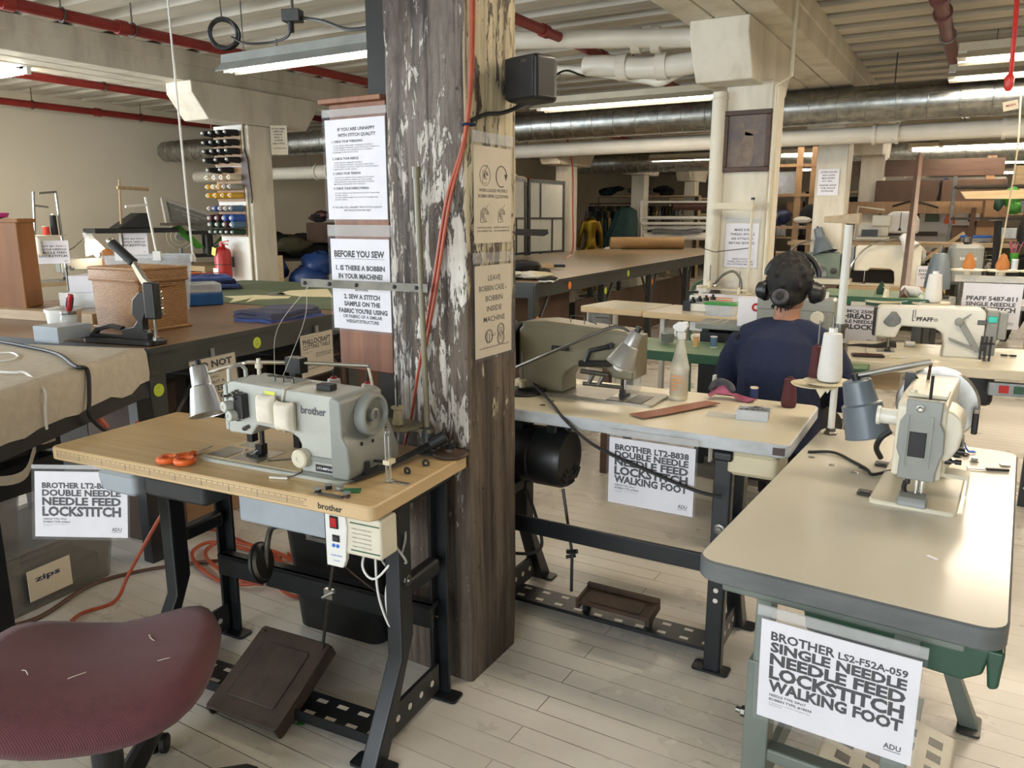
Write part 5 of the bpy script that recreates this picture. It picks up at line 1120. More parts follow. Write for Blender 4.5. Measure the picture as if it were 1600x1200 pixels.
# ------------------------------------------------------------ fourth station: cream machine on the ivory table at the far right
O4 = (-.49, 4.086, 0); RZ4 = R(7); F4 = frame(O4, RZ4)
def simple_table(name, lab, loc, rz, L, W, z, mt, leg='black_enamel', th=.04, r=.02, cat='table', legw=.045, apron=None, grp=None):
    t = thing(name, lab, cat, loc, rz, grp); tabletop(t, L, W, z, th, mt, r)
    for x in (.06, L-.06):
        for y in (.05, W-.05): MB().box(x-legw/2, y-legw/2, 0, x+legw/2, y+legw/2, z-th).build('leg', leg, t, bevel=.004)
        MB().box(x-legw/3, .07, .25, x+legw/3, W-.07, .29).build('side_rail', leg, t)
    if apron: MB().box(.08, .04, z-th-.08, L-.08, .06, z-th).box(.08, W-.06, z-th-.08, L-.08, W-.04, z-th).build('apron', apron, t)
    return t
t = simple_table('sewing_table', 'ivory topped sewing table at the far right under the cream branded machine', O4, RZ4, 1.35, .70, .765, ['ivory_laminate', 'cream_paint'], 'black_enamel', .048, .02)
MB().box(.05,.05,.62,.25,.30,.715).build('drawer', 'light_wood', t)
MB().cb((.55,.3,.62),(.25,.2,.16)).build('motor', 'black_enamel', t, bevel=.03)
MB().rbox(.62,.01,.64,.95,.06,.70,.01,.004).box(.66,.004,.655,.70,.012,.69,1).box(.72,.004,.655,.76,.012,.69,2).build('switch_box', ['pale_grey_plastic', 'signal_red', 'dark_green'], t)
m_ = machine('sewing_machine', 'cream white long arm sewing machine with dark PFAFF lettering on the ivory table', F4(.191,.29,.768), RZ4, 'machine_white', 'dark_plastic', .415, .12, .25, .148, .165, (-.10,.42,-.09,.10), .05, 'machine_cream', 'machine_mid_grey', None, False, True, nose=.068, face=.086)
MB().box(.418,-.05,.02,.47,.06,.245).box(.47,-.04,.10,.51,.05,.235).build('motor_housing', 'machine_mid_grey', m_, bevel=.008)
MB().rbox(.425,-.0535,.185,.462,-.0495,.215,.006,.001).build('display_cover', 'led_teal', m_)
MB().prism([(.285,.19),(.315,.20),(.40,.055),(.385,.035)], -.075, -.062, 'y').lathe([(.02,0),(.02,.012),(.012,.016)], 18, (.30,-.075,.185), (PI/2,0,0)).build('thread_lever', 'machine_mid_grey', m_, bevel=.003)
MB().prism([(.318,.192),(.352,.225),(.345,.225),(.308,.195)], -.072, -.066, 'y').build('lever_tip', 'machine_mid_grey', m_)
MB().prism([(.262,.105),(.268,.09),(.40,.035),(.42,.02),(.42,.045)], -.074, -.061, 'y').build('tension_arm', 'machine_mid_grey', m_, bevel=.003)
MB().prism([(-.035,.165),(.0,.22),(.02,.22),(.045,.185),(.045,.165),(.02,.145),(-.01,.145)], -.068, -.059, 'y').build('guard', 'dull_steel', m_, bevel=.003)
b = MB(); write(b, 'PFAFF', .114, .178, .075, .020, -.0605, .04); b.ring((.20,-.0605,.186), .006, .0015, 14, 5, (PI/2,0,0)); b.build('lettering', 'ink', m_)
MB().box(.095,-.0612,.178,.099,-.0602,.232).box(.106,-.0612,.19,.109,-.0602,.235).box(.095,-.0612,.176,.105,-.0602,.180).build('emblem', 'ink', m_)
MB().box(.38,-.0605,.172,.42,-.0598,.195).box(.383,-.0612,.175,.417,-.0602,.192,1).build('name_plate', ['ink', 'dull_steel'], m_)
b = MB()
for q in (.405,.425,.445): b.box(q-.004,-.085,.0,q+.004,-.07,.12)
b.box(.40,-.085,.08,.46,-.075,.09); b.build('spring_unit', 'black_enamel', m_)
t = thing('phone', 'dark phone lying on the front of the ivory table', 'phone', F4(.098,.135,.767), RZ4+R(8))
MB().rbox(-.075,-.035,0,.075,.035,.010,.01,.003).build('body', 'black_plastic', t); MB().rbox(-.066,-.03,.010,.066,.03,.0106,.004,.0002).build('screen', 'thread_maroon', t)
spool('white thread spool lying on its side behind the cream branded machine', F4(.285,.56,.780), 'thread_white', .05, .014, rot=(0, PI/2, .2))
t = thing('cloth_scrap', 'black pointed cloth scrap on the ivory table left of the needle', 'cloth', F4(.10,.46,.767), RZ4)
MB().grid(lambda u, v: (-.10+.24*u, (-.02+.13*v)*(.15+u), .004+.022*u*math.sin(v*PI)+.008*math.sin(9*u)*u), 14, 6, .003).build('cloth', 'black_cloth', t)
t = thing('hair_clip', 'small black clip lying at the right of the ivory table', 'clip', F4(.75,.42,.767), RZ4)
MB().rbox(-.035,-.008,0,-.004,.008,.008,.006,.002).rbox(.004,-.008,0,.035,.008,.008,.006,.002).box(-.006,-.003,.002,.006,.003,.006).build('clip', 'black_plastic', t)
t = thing('paper_label', 'small yellow edged paper label on the ivory table by the phone', 'label', F4(.24,.165,.767), RZ4+.2)
MB().box(-.04,-.015,0,.04,.015,.0015).box(-.035,-.022,0,.0,-.015,.002,1).build('paper', ['paper', 'yellow_paper'], t)
tag(MB().tube(curve([F4(.35,.35,.70), F4(.55,.10,.40), F4(.60,.02,.15), (.12,3.75,.012), (.06,3.3,.012), (.02,2.9,.012)], 6), .006, 6).build('floor_cable', 'dull_steel'), 'grey cable dropping from the ivory table to the white floor', 'cable')

# chainstitch notice on its rail, with orange cones above
t = thing('spool_rack', 'long cream spool rail with round dishes behind the chainstitch notice', 'spool rack', (-.08, 5.06, 0), R(4))
MB().box(0,-.012,1.10,.75,.012,1.135).build('rail', 'machine_cream', t)
for q in (.03,.68): MB().cyl((q,0,0),(q,0,1.10),.014,n=10).build('post', 'dull_steel', t)
for q in (.06,.22,.38,.54): MB().lathe([(.02,-.02),(.02,0),(.085,.004),(.088,.010),(.084,.012),(.02,.008)], 24, (q,0,1.157)).build('spool_dish', 'cream_plastic', t)
for q, (m2, l_) in zip((.06,.22), (('thread_orange','orange thread cone on the rail above the chainstitch notice, nearer the middle'),('thread_orange','orange thread cone on the rail, farther right beside clear spools'))):
    cone(l_, (-.08+q, 5.065+q*.06, 1.170), m2, .085, .034, .016, core='thread_orange')
for q, l_ in ((.275,'clear plastic spool just right of the second orange cone'),(.375,'clear plastic spool farthest right on the cream rail')):
    spool(l_, (-.08+q, 5.04+q*.06, 1.170), 'cloudy_plastic', .06, .016, core='white_plastic')
rowsP = [('PFAFF 5487-811',.088),('SINGLE NEEDLE',.082),('CHAINSTITCH',.10)]
paper_sign('white notice ending SINGLE NEEDLE CHAINSTITCH hanging from the cream spool rail', (.108, 5.035, .972), (R(3),0,R(4)), .283, .25, [('PFAFF 5487-811',.07,.62,.095,.86,'l',.035),('SINGLE NEEDLE',.07,.50,.085,.84,'l',.035),('CHAINSTITCH',.06,.37,.105,.86,'l',.045),('three thread, stock forms',.3,.33,.018,.55,'l',.0),('ADU',.78,.10,.055,.13,'l',.02)], rules=[(.78,.915,.08)], film=True, top=.02)
# green topped table with the overlock notice
t = simple_table('sewing_table', 'green topped overlock table beyond the white pole stand', (-.80,4.93,0), 0, .62, .50, 1.0, ['green_top', 'dark_green'], 'dark_grey_enamel', .05)
paper_sign('white notice with MOJ number ending OVERLOCK on the green topped table', (-.575, 4.905, .835), (R(3),0,R(-3)), .279, .222, [('JUKI MOJ 2500',.09,.83,.085,.82,'l',.03),('5 THREAD',.07,.68,.125,.80,'l',.045),('DOUBLE NEEDLE',.06,.56,.085,.86,'l',.04),('OVERLOCK',.05,.40,.125,.86,'l',.045),('NEEDLE TYPE: DCx27',.08,.34,.03,.3,'l',.02),('three cone stand',.08,.28,.015,.25,'l',0),('ADU',.80,.09,.055,.12,'l',.02)], rules=[(.8,.92,.07)])
t = thing('thread_cone', 'white thread cone lying on its side on the green topped table', 'thread cone', (-.34,5.1,1.03), 0, rot=(PI/2, 0, R(70)))
MB().lathe([(.030,.0),(.032,.01),(.028,.09),(.012,.10),(.012,.11)], 20).build('thread', 'thread_white', t)
cone('small dark green thread cone on the green topped table', (-.46,5.15,1.0), 'thread_green', .075, .026, .010, core='thread_green')

# ------------------------------------------------------------ the seated person, from behind
PX, PY = -.665, 3.43
pr_ = thing('person', 'person with short dark hair seen from behind in a navy sweatshirt and black headphones', 'person', (PX, PY, 0), R(-4))
def organic(b, name, m, parent, vox, sm=6, fac=.5, ang=180):
    o = b.build(name, m, parent, ang=ang)
    r_ = o.modifiers.new('skin', 'REMESH'); r_.mode = 'VOXEL'; r_.voxel_size = vox; r_.use_smooth_shade = True
    s_ = o.modifiers.new('soft', 'SMOOTH'); s_.factor = fac; s_.iterations = sm
    return o
HT = R(-3); HC = V((0,.035,1.155))
def hd(p): # head turned to the person's right and bowed a little
    q = Euler((R(-10),0,HT)).to_matrix(); return tuple(q @ V(p) + HC)
b = MB()
b.tube([(0,-.02,.46),(0,-.03,.55),(0,-.03,.68),(0,-.02,.82),(0,0,.93),(0,.005,.985),(0,.012,1.03),(0,.02,1.07)], [.13,.145,.13,.145,.12,.075,.056,.054], 16)
b.ball((0,-.03,.50), (.18,.12,.09)).ball((0,-.01,.86), (.165,.10,.13)); b.tube([(-.165,0,.925),(0,0,.95),(.165,0,.925)], [.055,.075,.055], 12)
b.ball(hd((0,0,.02)), (.077,.095,.105), 18, 14); b.ball(hd((0,.03,-.05)), (.056,.062,.06)); b.tube([hd((0,.09,.015)), hd((0,.112,-.02))], [.010,.016], 8)
for s in (-1, 1):
    b.ball(hd((s*.078,-.005,-.01)), (.012,.018,.03))
    b.tube([(s*.165,0,.93),(s*.205,.02,.81),(s*.225,.05,.69)], [.056,.048,.041], 12); b.tube([(s*.225,.05,.69),(s*.20,.20,.765),(s*.17,.33,.80)], [.041,.036,.026], 12)
    b.ball((s*.165,.375,.805), (.038,.045,.016))
    for k in range(4): b.tube([(s*.165+.012*(k-1.5)*1.4,.40,.808),(s*.162+.014*(k-1.5)*1.3,.435,.806),(s*.160+.014*(k-1.5)*1.2,.455+.008*(1.5-abs(k-1.5)),.795)], [.0085,.008,.007], 8)
    b.tube([(s*.135,.36,.80),(s*.115,.395,.80),(s*.115,.42,.795)], [.010,.009,.008], 8)
    b.tube([(s*.09,-.02,.49),(s*.11,.20,.50),(s*.12,.40,.50)], [.085,.072,.058], 14); b.tube([(s*.12,.40,.50),(s*.12,.40,.28),(s*.12,.38,.07)], [.056,.050,.036], 14)
    b.tube([(s*.12,.37,.045),(s*.125,.45,.04),(s*.13,.53,.03)], [.04,.038,.026], 10)
organic(b, 'body', 'skin', pr_, .006, 5)
b = MB()
b.tube([(0,-.03,.50),(0,-.035,.58),(0,-.035,.70),(0,-.03,.82),(0,-.01,.93),(0,.0,.985),(0,.008,1.012)], [.175,.18,.175,.172,.15,.095,.072], 20)
b.ball((0,-.02,.84), (.195,.125,.16)); b.ball((0,-.02,.62), (.19,.135,.16)); b.tube([(-.165,0,.925),(-.08,.0,.962),(0,0,.972),(.08,0,.962),(.165,0,.925)], [.068,.07,.07,.07,.068], 14)
for s in (-1, 1):
    b.tube([(s*.165,0,.925),(s*.215,.015,.83),(s*.245,.04,.73),(s*.24,.055,.665)], [.069,.070,.068,.058], 14); b.tube([(s*.24,.055,.675),(s*.215,.19,.755),(s*.18,.31,.80)], [.058,.052,.040], 14)
    b.ring((s*.176,.315,.802), .032, .010, 18, 8, (R(75),0,s*R(18)))
b.ring((0,.008,1.008), .068, .010, 26, 8, (R(-8),0,0)); b.ring((0,-.03,.50), .165, .016, 30, 8)
organic(b, 'sweatshirt', 'navy_knit', pr_, .008, 6)
b = MB()
b.ball((0,-.03,.50), (.19,.13,.10))
for s in (-1, 1): b.tube([(s*.09,-.02,.49),(s*.11,.20,.50),(s*.12,.41,.50)], [.098,.085,.072], 14); b.tube([(s*.12,.40,.50),(s*.12,.40,.28),(s*.12,.385,.10)], [.072,.066,.056], 14)
organic(b, 'trousers', 'black_cloth', pr_, .010, 4)
for s in (-1, 1): MB().rbox(s*.125-.045,.33,.0,s*.125+.045,.58,.07,.04,.02).build('shoe', 'black_plastic', pr_, bevel=.01)
r0 = random.Random(11); b = MB(); b.ball(hd((0,-.014,.032)), (.092,.106,.112), 20, 16); b.ball(hd((0,-.05,-.03)), (.068,.058,.06))
for i in range(110):
    th, ph = r0.uniform(0, PI*.62), r0.uniform(0, 2*PI)
    if math.sin(ph) > .75 and th > .7: continue
    p = (.090*math.sin(th)*math.cos(ph), -.014+.104*math.sin(th)*math.sin(ph), .034+.108*math.cos(th)); b.ball(hd(p), r0.uniform(.010,.018), 7, 5)
organic(b, 'hair', 'hair', pr_, .005, 2)
b = MB(); b.ball(hd((-.0,-.105,-.055)), (.032,.024,.034), 12, 8)
for i in range(16):
    a = r0.uniform(-1,1); b.tube([hd((a*.04,-.09,-.08)), hd((a*.05,-.082,-.11+.02*abs(a)))], [.004,.001], 5)
b.build('hair_bun', 'hair', pr_)
MB().ring(hd((0,-.112,-.045)), .022, .013, 20, 8, (R(70),.3,HT)).build('scrunchie', 'scrunchie', pr_)
for s in (-1, 1):
    MB().ball(hd((s*.028,.086,.022)), .011, 10, 8).build('eye', 'white_plastic', pr_)
MB().tube([hd((-.022,.098,-.055)), hd((0,.104,-.056)), hd((.022,.098,-.055))], [.002,.004,.002], 6).build('mouth', 'pink_cloth', pr_)
hp = thing('headphones', 'black over ear headphones worn on the dark hair of the seated person', 'headphones', (PX, PY, 0), R(-4))
arc = [hd((.112*math.sin(a), .004, .045+.100*math.cos(a)+.006)) for a in [R(-88+11*k) for k in range(17)]]
MB().tube(arc, [.009]+[.012]*15+[.009], 10).build('headband', 'black_plastic', hp)
for s in (-1, 1):
    q = Euler((R(-10),0,HT)).to_matrix().to_4x4() @ Euler((0, s*PI/2, 0)).to_matrix().to_4x4()
    MB().lathe([(.034,.0),(.044,.006),(.047,.018),(.042,.03),(.040,.034),(.034,.050),(.025,.056),(.001,.057)], 26, hd((s*.086,.004,-.012)), q.to_euler()).build('ear_cup', 'black_plastic', hp)
t = thing('stool', 'black swivel stool with a pale back edge under the seated person', 'stool', (PX, PY-.02, 0))
MB().rbox(-.21,-.20,.36,.21,.20,.405,.08,.015).build('seat', 'black_cloth', t); MB().cyl((0,0,.07),(0,0,.37),.025,n=14).build('post', 'black_enamel', t)
MB().box(-.232,-.22,.42,-.222,-.19,.80).build('back_post', 'white_plastic', t)
for k in range(5):
    a = R(18+72*k); MB().tube([(0,0,.09),(.26*math.cos(a),.26*math.sin(a),.045)], [.025,.016], 8).build('leg', 'black_enamel', t)
    MB().ball((.27*math.cos(a),.27*math.sin(a),.024), .023, 10, 6).build('caster', 'black_rubber', t)
# table, grey machine and odds and ends ahead of the person
t = simple_table('sewing_table', 'green painted low table in front of the seated person', (-1.78,3.93,0), R(1), 1.40, .45, .75, ['green_top', 'dark_green'], 'red_brown_wood', .05)
MB().box(.2,.1,.30,1.2,.35,.33).build('shelf', 'red_brown_wood', t)
m_ = thing('sewing_machine', 'big grey box shaped machine with a round white knob ahead of the person', 'sewing machine', (-.975,4.15,.75), R(1))
MB().rbox(-.02,-.02,.0,.40,.16,.10,.015,.008).build('bed', 'machine_mid_grey', m_)
MB().rbox(.02,.0,.10,.40,.15,.30,.02,.012).box(.02,-.001,.235,.40,.0,.237,1).build('arm', ['machine_grey_dark', 'dark_plastic'], m_)
MB().lathe([(.03,0),(.033,.004),(.033,.018),(.029,.022),(.001,.022)], 26, (.325,.0,.205), (PI/2,0,0)).build('knob', 'machine_cream', m_)
MB().cyl((.35,.06,.30),(.35,.06,.33),.012,n=10).build('spool_pin', 'white_plastic', m_)
t = thing('cardboard_box', 'small white carton with a red ring mark beside the head of the person', 'box', (-1.12,4.42,.85))
MB().box(0,0,0,.16,.12,.16).build('carton', 'paper', t); MB().ring((.10,-.001,.11), .018, .006, 20, 6, (PI/2,0,0)).build('mark', 'signal_red', t)
t = simple_table('side_table', 'grey topped side table between the green low table and the pale wood table', (-1.36,4.40,0), R(2), .78, .27, .85, ['machine_mid_grey', 'machine_mid_grey'], 'black_enamel', .03)
MB().box(.03,.02,.05,.75,.25,.80).build('cabinet', 'black_plastic', t)
t = thing('glass_mug', 'clear glass mug of dark coffee on the green low table', 'mug', (-1.45,4.20,.751))
MB().lathe([(.032,0),(.036,.006),(.043,.085),(.041,.085),(.034,.008),(.001,.006)], 24).tube(curve([(.040,0,.07),(.062,0,.066),(.064,0,.036),(.039,0,.025)]), .005, 8).build('body', 'glass', t)
MB().lathe([(.033,.009),(.0385,.06),(.001,.06)], 22).build('coffee', 'coffee', t)
spool('orange thread spool on the green low table behind the spray bottle', (-1.275,4.17,.751), 'thread_tan', .062, .016)
spool('steel blue thread spool on the green low table beside the person', (-1.185,4.20,.751), 'thread_steelblue', .062, .018, core='white_plastic')
t = thing('paper_tags', 'small white folded paper tags on the grey side table', 'paper', (-1.23,4.50,.85))
MB().prism([(-.05,0),(.0,.022),(.0,.019),(-.045,0)], -.012, .012, 'y').prism([(.01,0),(.04,.018),(.04,.015),(.015,0)], -.02, .008, 'y').build('tag', 'white_cloth', t)
# pale wood table against the white column
A5 = (-2.290, 4.793, 0.860); 
t = thing('sewing_table', 'pale wood sewing table in two joined halves before the white column', 'table', (A5[0], A5[1], 0), R(-6))
b = MB().rbox(0,0,.82,.48,.48,.86,.03,.004,1); b.mi[-1] = 0; b.build('tabletop', ['ivory_laminate','pale_wood'], t)
b = MB().rbox(.486,-.02,.82,1.5,.47,.86,.015,.004,1); b.mi[-1] = 0; b.build('tabletop', ['ivory_laminate','pale_wood'], t)
for x in (.05,.60,1.42):
    for y in (.06,.42): MB().box(x-.015,y-.015,0,x+.015,y+.015,.82).build('leg', 'white_paint', t)
MB().tube([(.6,.06,.70),(.78,.10,.45)], .01, 8).build('brace', 'dull_steel', t)
MB().box(.06,.02,.745,.22,.06,.815).box(.09,.02,.70,.22,.06,.745).build('drawer', 'steel', t, label='pale blue grey metal box under the table end')
for x in (.80,.98): MB().box(x,.02,.76,x+.14,.10,.818).build('motor', 'white_plastic', t)
F5 = frame((A5[0],A5[1],.86), R(-6))
t = thing('overlock_machine', 'small black and white overlock head on the pale wood table', 'sewing machine', F5(.80,.22,0), R(-6))
MB().box(-.09,-.05,0,.09,.07,.05).box(-.09,-.02,.05,.0,.06,.10).build('body', 'machine_white', t, bevel=.006)
for k in range(4): MB().lathe([(.018,0),(.018,.02),(.008,.022),(.008,.035),(.001,.036)], 14, (-.06+.045*k,-.03,.055+.008*k)).build('dial', 'black_plastic', t)
b = MB().tube([(-.1,0,.05),(-.1,0,.12),(-.04,0,.12)], .010, 8).cb((-.09,-.04,.03),(.05,.04,.06)); b.build('looper_cover', 'black_plastic', t)
t = thing('food_box', 'clear food box with a green lid on the pale wood table', 'box', F5(.985,.06,0), R(2))
MB().loft([[(p[0],p[1],0) for p in rrect(-.08,-.045,.08,.045,.015)], [(p[0],p[1],.07) for p in rrect(-.095,-.055,.095,.055,.02)]]).build('body', 'cloudy_plastic', t)
MB().rbox(-.10,-.06,.068,.10,.06,.082,.02,.004).build('lid', 'lid_green', t)
t = thing('carton', 'white carton with red printed stripes behind the overlock head', 'box', F5(.86,.40,0), R(-4))
MB().box(-.15,-.05,0,.15,.05,.10).build('carton', 'paper', t)
for z_ in (.045,.06,.075): MB().box(-.14,-.0512,z_,.02+.06*(z_>.05),-.0502,z_+.006).build('stripe', 'dot_orange', t)
t = thing('desk_lamp', 'dark bullet shaped desk lamp on a chrome gooseneck at the pale wood table', 'lamp', F5(.79,.42,0))
MB().tube(curve([(.16,.03,0),(.165,.03,.10),(.16,.03,.19),(.11,.03,.245),(.05,.0,.22),(.0,0,.165)],6), .008, 10).build('arm', 'dull_steel', t)
MB().ball((0,0,.15), .022, 14, 8).build('ball_joint', 'chrome', t)
MB().lathe([(.02,0),(.03,-.02),(.05,-.06),(.055,-.11),(.052,-.11),(.047,-.06),(.015,-.02)], 24, (.005,0,.14)).build('shade', 'brown_cast_iron', t)
t = thing('folding_chair', 'folding chair with white seat and dark green frame behind the pale wood table', 'chair', (-1.93,6.15,0), R(20))
for s in (0,1): MB().tube(curve([(.30*s,0,0),(.30*s,.0,.5),(.30*s,0,.88),(.15,0,.98)] if s == 0 else [(.15,0,.98),(.30,0,.88),(.30,.0,.5),(.30,0,0)]), .012, 8).build('frame', 'dark_green', t)
MB().box(.03,-.01,.70,.27,.01,.92).build('backrest', 'white_plastic', t); MB().box(.0,-.36,.50,.30,.02,.52).build('seat', 'white_plastic', t)
for q in (.0,.30): MB().tube([(q,-.34,0),(q,-.02,.56)], .011, 8).build('leg', 'dark_green', t)
st = thing('thread_stand', 'cream thread stand with two dishes standing before the white column', 'thread stand', (-1.245,5.12,.86))
MB().lathe([(.03,0),(.03,.01),(.016,.014),(.014,.06)], 16).build('base', 'dull_steel', st); MB().cyl((0,0,0),(0,0,.70),.009,n=12).build('pole', 'cream_paint', st)
MB().cyl((0,0,.70),(0,0,.715),.012,n=10).build('cap', 'black_plastic', st)
MB().box(-.25,-.004,.645,.01,.004,.685).box(-.07,-.012,.635,.0,-.004,.65).build('guide_bar', 'cream_paint', st)
MB().tube([(0,0,.40),(-.22,-.02,.37),(-.36,-.02,.41)], .003, 6).build('wire_arm', 'dull_steel', st)
for (dx, dz) in ((-.24,.135),(-.045,.10)):
    d_ = MB().lathe([(.005,0),(.085,.004),(.088,.008),(.005,.005)], 26, (dx,-.03,dz)).lathe([(.014,.005),(.008,.045),(.015,.05),(.005,.05)], 10, (dx,-.03,dz)).build('spool_dish', 'cream_plastic', st)
    MB().cyl((dx,-.03,dz+.04),(dx,-.03,dz+.15),.003,n=6).build('spindle', 'dull_steel', d_)
MB().box(-.26,-.03,.125,.0,-.01,.135).build('spool_arm', 'cream_paint', st)
paper_sign('white notice on the white column reading MAKE SURE THREAD SPOOLS ARE ATTACHED', (-1.335,5.256,1.27), (0,0,0), .216, .285, [('MAKE SURE',.27,.83,.055,.5,'l',.02),('THREAD SPOOLS',.14,.73,.055,.74,'l',.02),('ARE ATTACHED',.17,.63,.055,.68,'l',.02),('BEFORE SEWING',.12,.53,.055,.76,'l',.02),('SEWING WITHOUT',.24,.17,.038,.52,'l',.012),('THREAD SPOOL ATTACHED',.10,.11,.038,.78,'l',.012),('WILL UNTHREAD MACHINE',.09,.05,.038,.8,'l',.012)], top=.03)
t = thing('picture', 'dark wood framed old painting of a pale draped figure on the white column', 'picture', (-1.338,5.245,1.93))
for a in ((-.15,-.19,.15,-.16),(-.15,.16,.15,.19),(-.15,-.16,-.12,.16),(.12,-.16,.15,.16)): MB().box(a[0],-.02,a[1],a[2],.012,a[3]).build('frame', 'dark_wood', t, bevel=.005)
b = MB().box(-.12,-.004,-.16,.12,.008,.16)
def blob(pts, m): b.prism(pts, -.0052, -.0041, 'y', m)
def oval(cx, cz, a, c, m, n=18): blob([(cx+a*math.cos(2*PI*i/n)*(1+.12*math.sin(3*i)), cz+c*math.sin(2*PI*i/n)) for i in range(n)], m)
oval(-.035,.10,.014,.02,1); oval(.02,.055,.05,.022,1); blob([(-.07,-.15),(.03,-.15),(.055,-.05),(.04,.04),(-.01,.06),(-.035,-.02)], 1)
b.build('painting', ['painting', 'painting_pale', 'tan_cloth'], t)
struct(MB().cyl((-1.525,5.24,0),(-1.525,5.24,2.24),.047,n=20).ring((-1.525,5.24,2.2),.05,.006,20,6).build('trim_3', 'painted_timber'), 'white painted riser pipe on the corner of the white column')
struct(MB().tube([(-1.17,5.24,0),(-1.17,5.24,2.25),(-1.085,5.22,2.3),(-1.08,5.22,2.78),(-1.02,5.3,2.82),(-.8,5.6,2.83)], .012, 8).tube([(-1.165,5.27,.9),(-1.165,5.27,2.2)], .01, 8).build('trim_4', 'cream_paint'), 'conduit up the side of the white column')

# ------------------------------------------------------------ left: big cutting table and the padded table
CT = (-2.90, 1.97, 0); RC = R(8)   # near right corner; local x runs away along the front edge, local y runs back to the left
FC = frame(CT, R(98))
t = thing('cutting_table', 'long brown topped cutting table with dark steel frame, left of the pillar', 'table', CT, R(98))
b = MB().box(0,0,.895,3.0,2.15,.92,1); b.mi[-5] = 0; b.build('tabletop', ['bench_top', 'bench_steel'], t)
MB().box(0,.012,.80,3.0,.03,.895).box(0,2.1,.80,3.0,2.12,.895).box(.0,.02,.80,.02,2.12,.895).box(2.98,.02,.80,3.0,2.12,.895).build('apron', 'bench_steel', t)
for x in (.04,1.48,2.92):
    for y in (.05,2.06):
        MB().box(x-.045,y-.03,0,x+.045,y-.024,.80).box(x-.045,y-.03,0,x-.039,y+.03,.80).build('leg', 'bench_steel', t)
        if y < 1:
            for s in (-1,1): 
                if 0 < x+s*.28 < 3: MB().tube([(x+s*.03,y,.52),(x+s*.30,y,.80)], .012, 6).build('brace', 'bench_steel', t)
t_dot = lambda lab, loc, rz, m, r=.028: tag(MB().lathe([(r,0),(r,.001),(.001,.001)], 20, (0,0,0), (PI/2,0,0)).build('sticker', m, loc=loc, rz=rz), lab, 'sticker')
def yellow_dot(lab, loc, rz, txt='O', t2='SN'):
    o = t_dot(lab, loc, rz, 'dot_yellow'); b = MB(); write(b, txt, 0, .006, None, .010, -.0016, 0, 0, 'c'); write(b, t2, 0, -.012, None, .010, -.0016, 0, 0, 'c'); b.build('lettering', 'soft_ink', o); return o
yellow_dot('round yellow sticker on the dark front rail of the brown cutting table', FC(.655,.010,.848), R(98), 'O', 'SN')
yellow_dot('round yellow sticker on the near leg below the padded table corner', FC(.04,.018,.735), R(98), '2', '')
# green mat with papers
tag(MB().at((0,0,0)).prism([FC(1.42,.01,0)[:2], FC(2.98,.02,0)[:2], FC(2.98,2.1,0)[:2], FC(1.55,2.1,0)[:2], FC(1.5,1.2,0)[:2]], .9205, .923).build('cutting_mat', 'green_mat'), 'green cutting mat covering the far half of the brown cutting table', 'mat')
def rag_paper(name, lab, pts, z, m, th=.002, cat='paper'):
    cx = sum(p[0] for p in pts)/len(pts); cy_ = sum(p[1] for p in pts)/len(pts)
    return tag(MB().prism([(p[0]-cx,p[1]-cy_) for p in pts], 0, th).build(name, m, loc=(cx,cy_,z)), lab, cat)
P2 = lambda *a: [p[:2] for p in a]
rag_paper('pattern_paper', 'cream cut paper pattern with notched edges lying over the mat edge', P2((-4.382, 3.567, 0.925), (-4.264, 3.739, 0.925), (-3.987, 3.799, 0.925), (-3.909, 3.696, 0.925), (-4.029, 3.531, 0.925), (-3.958, 3.390, 0.925), (-4.123, 3.571, 0.925), (-4.022, 3.309, 0.925), (-4.218, 3.514, 0.925)), .9235, 'cream_cloth')
rag_paper('pattern_paper', 'pale yellow green paper sheet on the green mat beside the notice board', P2((-4.212, 3.877, 0.925), (-4.317, 4.098, 0.925), (-4.184, 4.358, 0.925), (-3.712, 3.911, 0.925), (-3.930, 3.833, 0.925)), .9235, 'cream_cloth')
rag_paper('pattern_paper', 'small blue grey cut scrap beside the pale yellow green paper', P2((-4.302, 3.878, 0.925), (-4.305, 3.989, 0.925), (-4.107, 3.885, 0.925), (-4.187, 3.784, 0.925)), .9235, 'steel')
def folded(name, lab, loc, rz, L, W, h, mats, n=4, seed=1, cat='fabric'):
    t = thing(name, lab, cat, loc, rz); r = random.Random(seed); z = 0
    for i in range(n):
        m = mats[i % len(mats)]; hh = h/n; a = r.uniform(-.04,.04)
        MB().grid(lambda u, v: (-L/2*(1-.03*i)+L*(1-.06*i)*u, -W/2+W*v + .012*math.sin(6*u+i), z + hh*(.35+.65*math.sin(PI*min(1,max(0,v*1.02)))**.4)*(1-.25*(2*u-1)**4) + .004*math.sin(11*u+7*v+i)), 16, 8, hh*.8).build('fold', m, t, rz=a, ang=80)
        z += hh*.92
    return t
folded('folded_fabric', 'grey and blue patterned fabric folded flat on the brown cutting table', FC(1.03,.16,.921), R(98)-.05, .42, .26, .065, ['blue_cloth','grey_blue_cloth','grey_blue_cloth'], 3, 3)
t = folded('folded_fabric', 'pile of blue fabric with red stripes on the far left of the green mat', FC(2.22,1.83,.924), R(60), .50, .36, .11, ['navy_knit','blue_cloth','navy_knit','blue_cloth'], 4, 4)
MB().box(-.2,-.10,.115,.12,-.04,.119).build('stripe', 'signal_red', t, rz=.15); MB().box(-.22,.02,.114,-.02,.09,.118).build('stripe', 'dot_orange', t, rz=-.1)
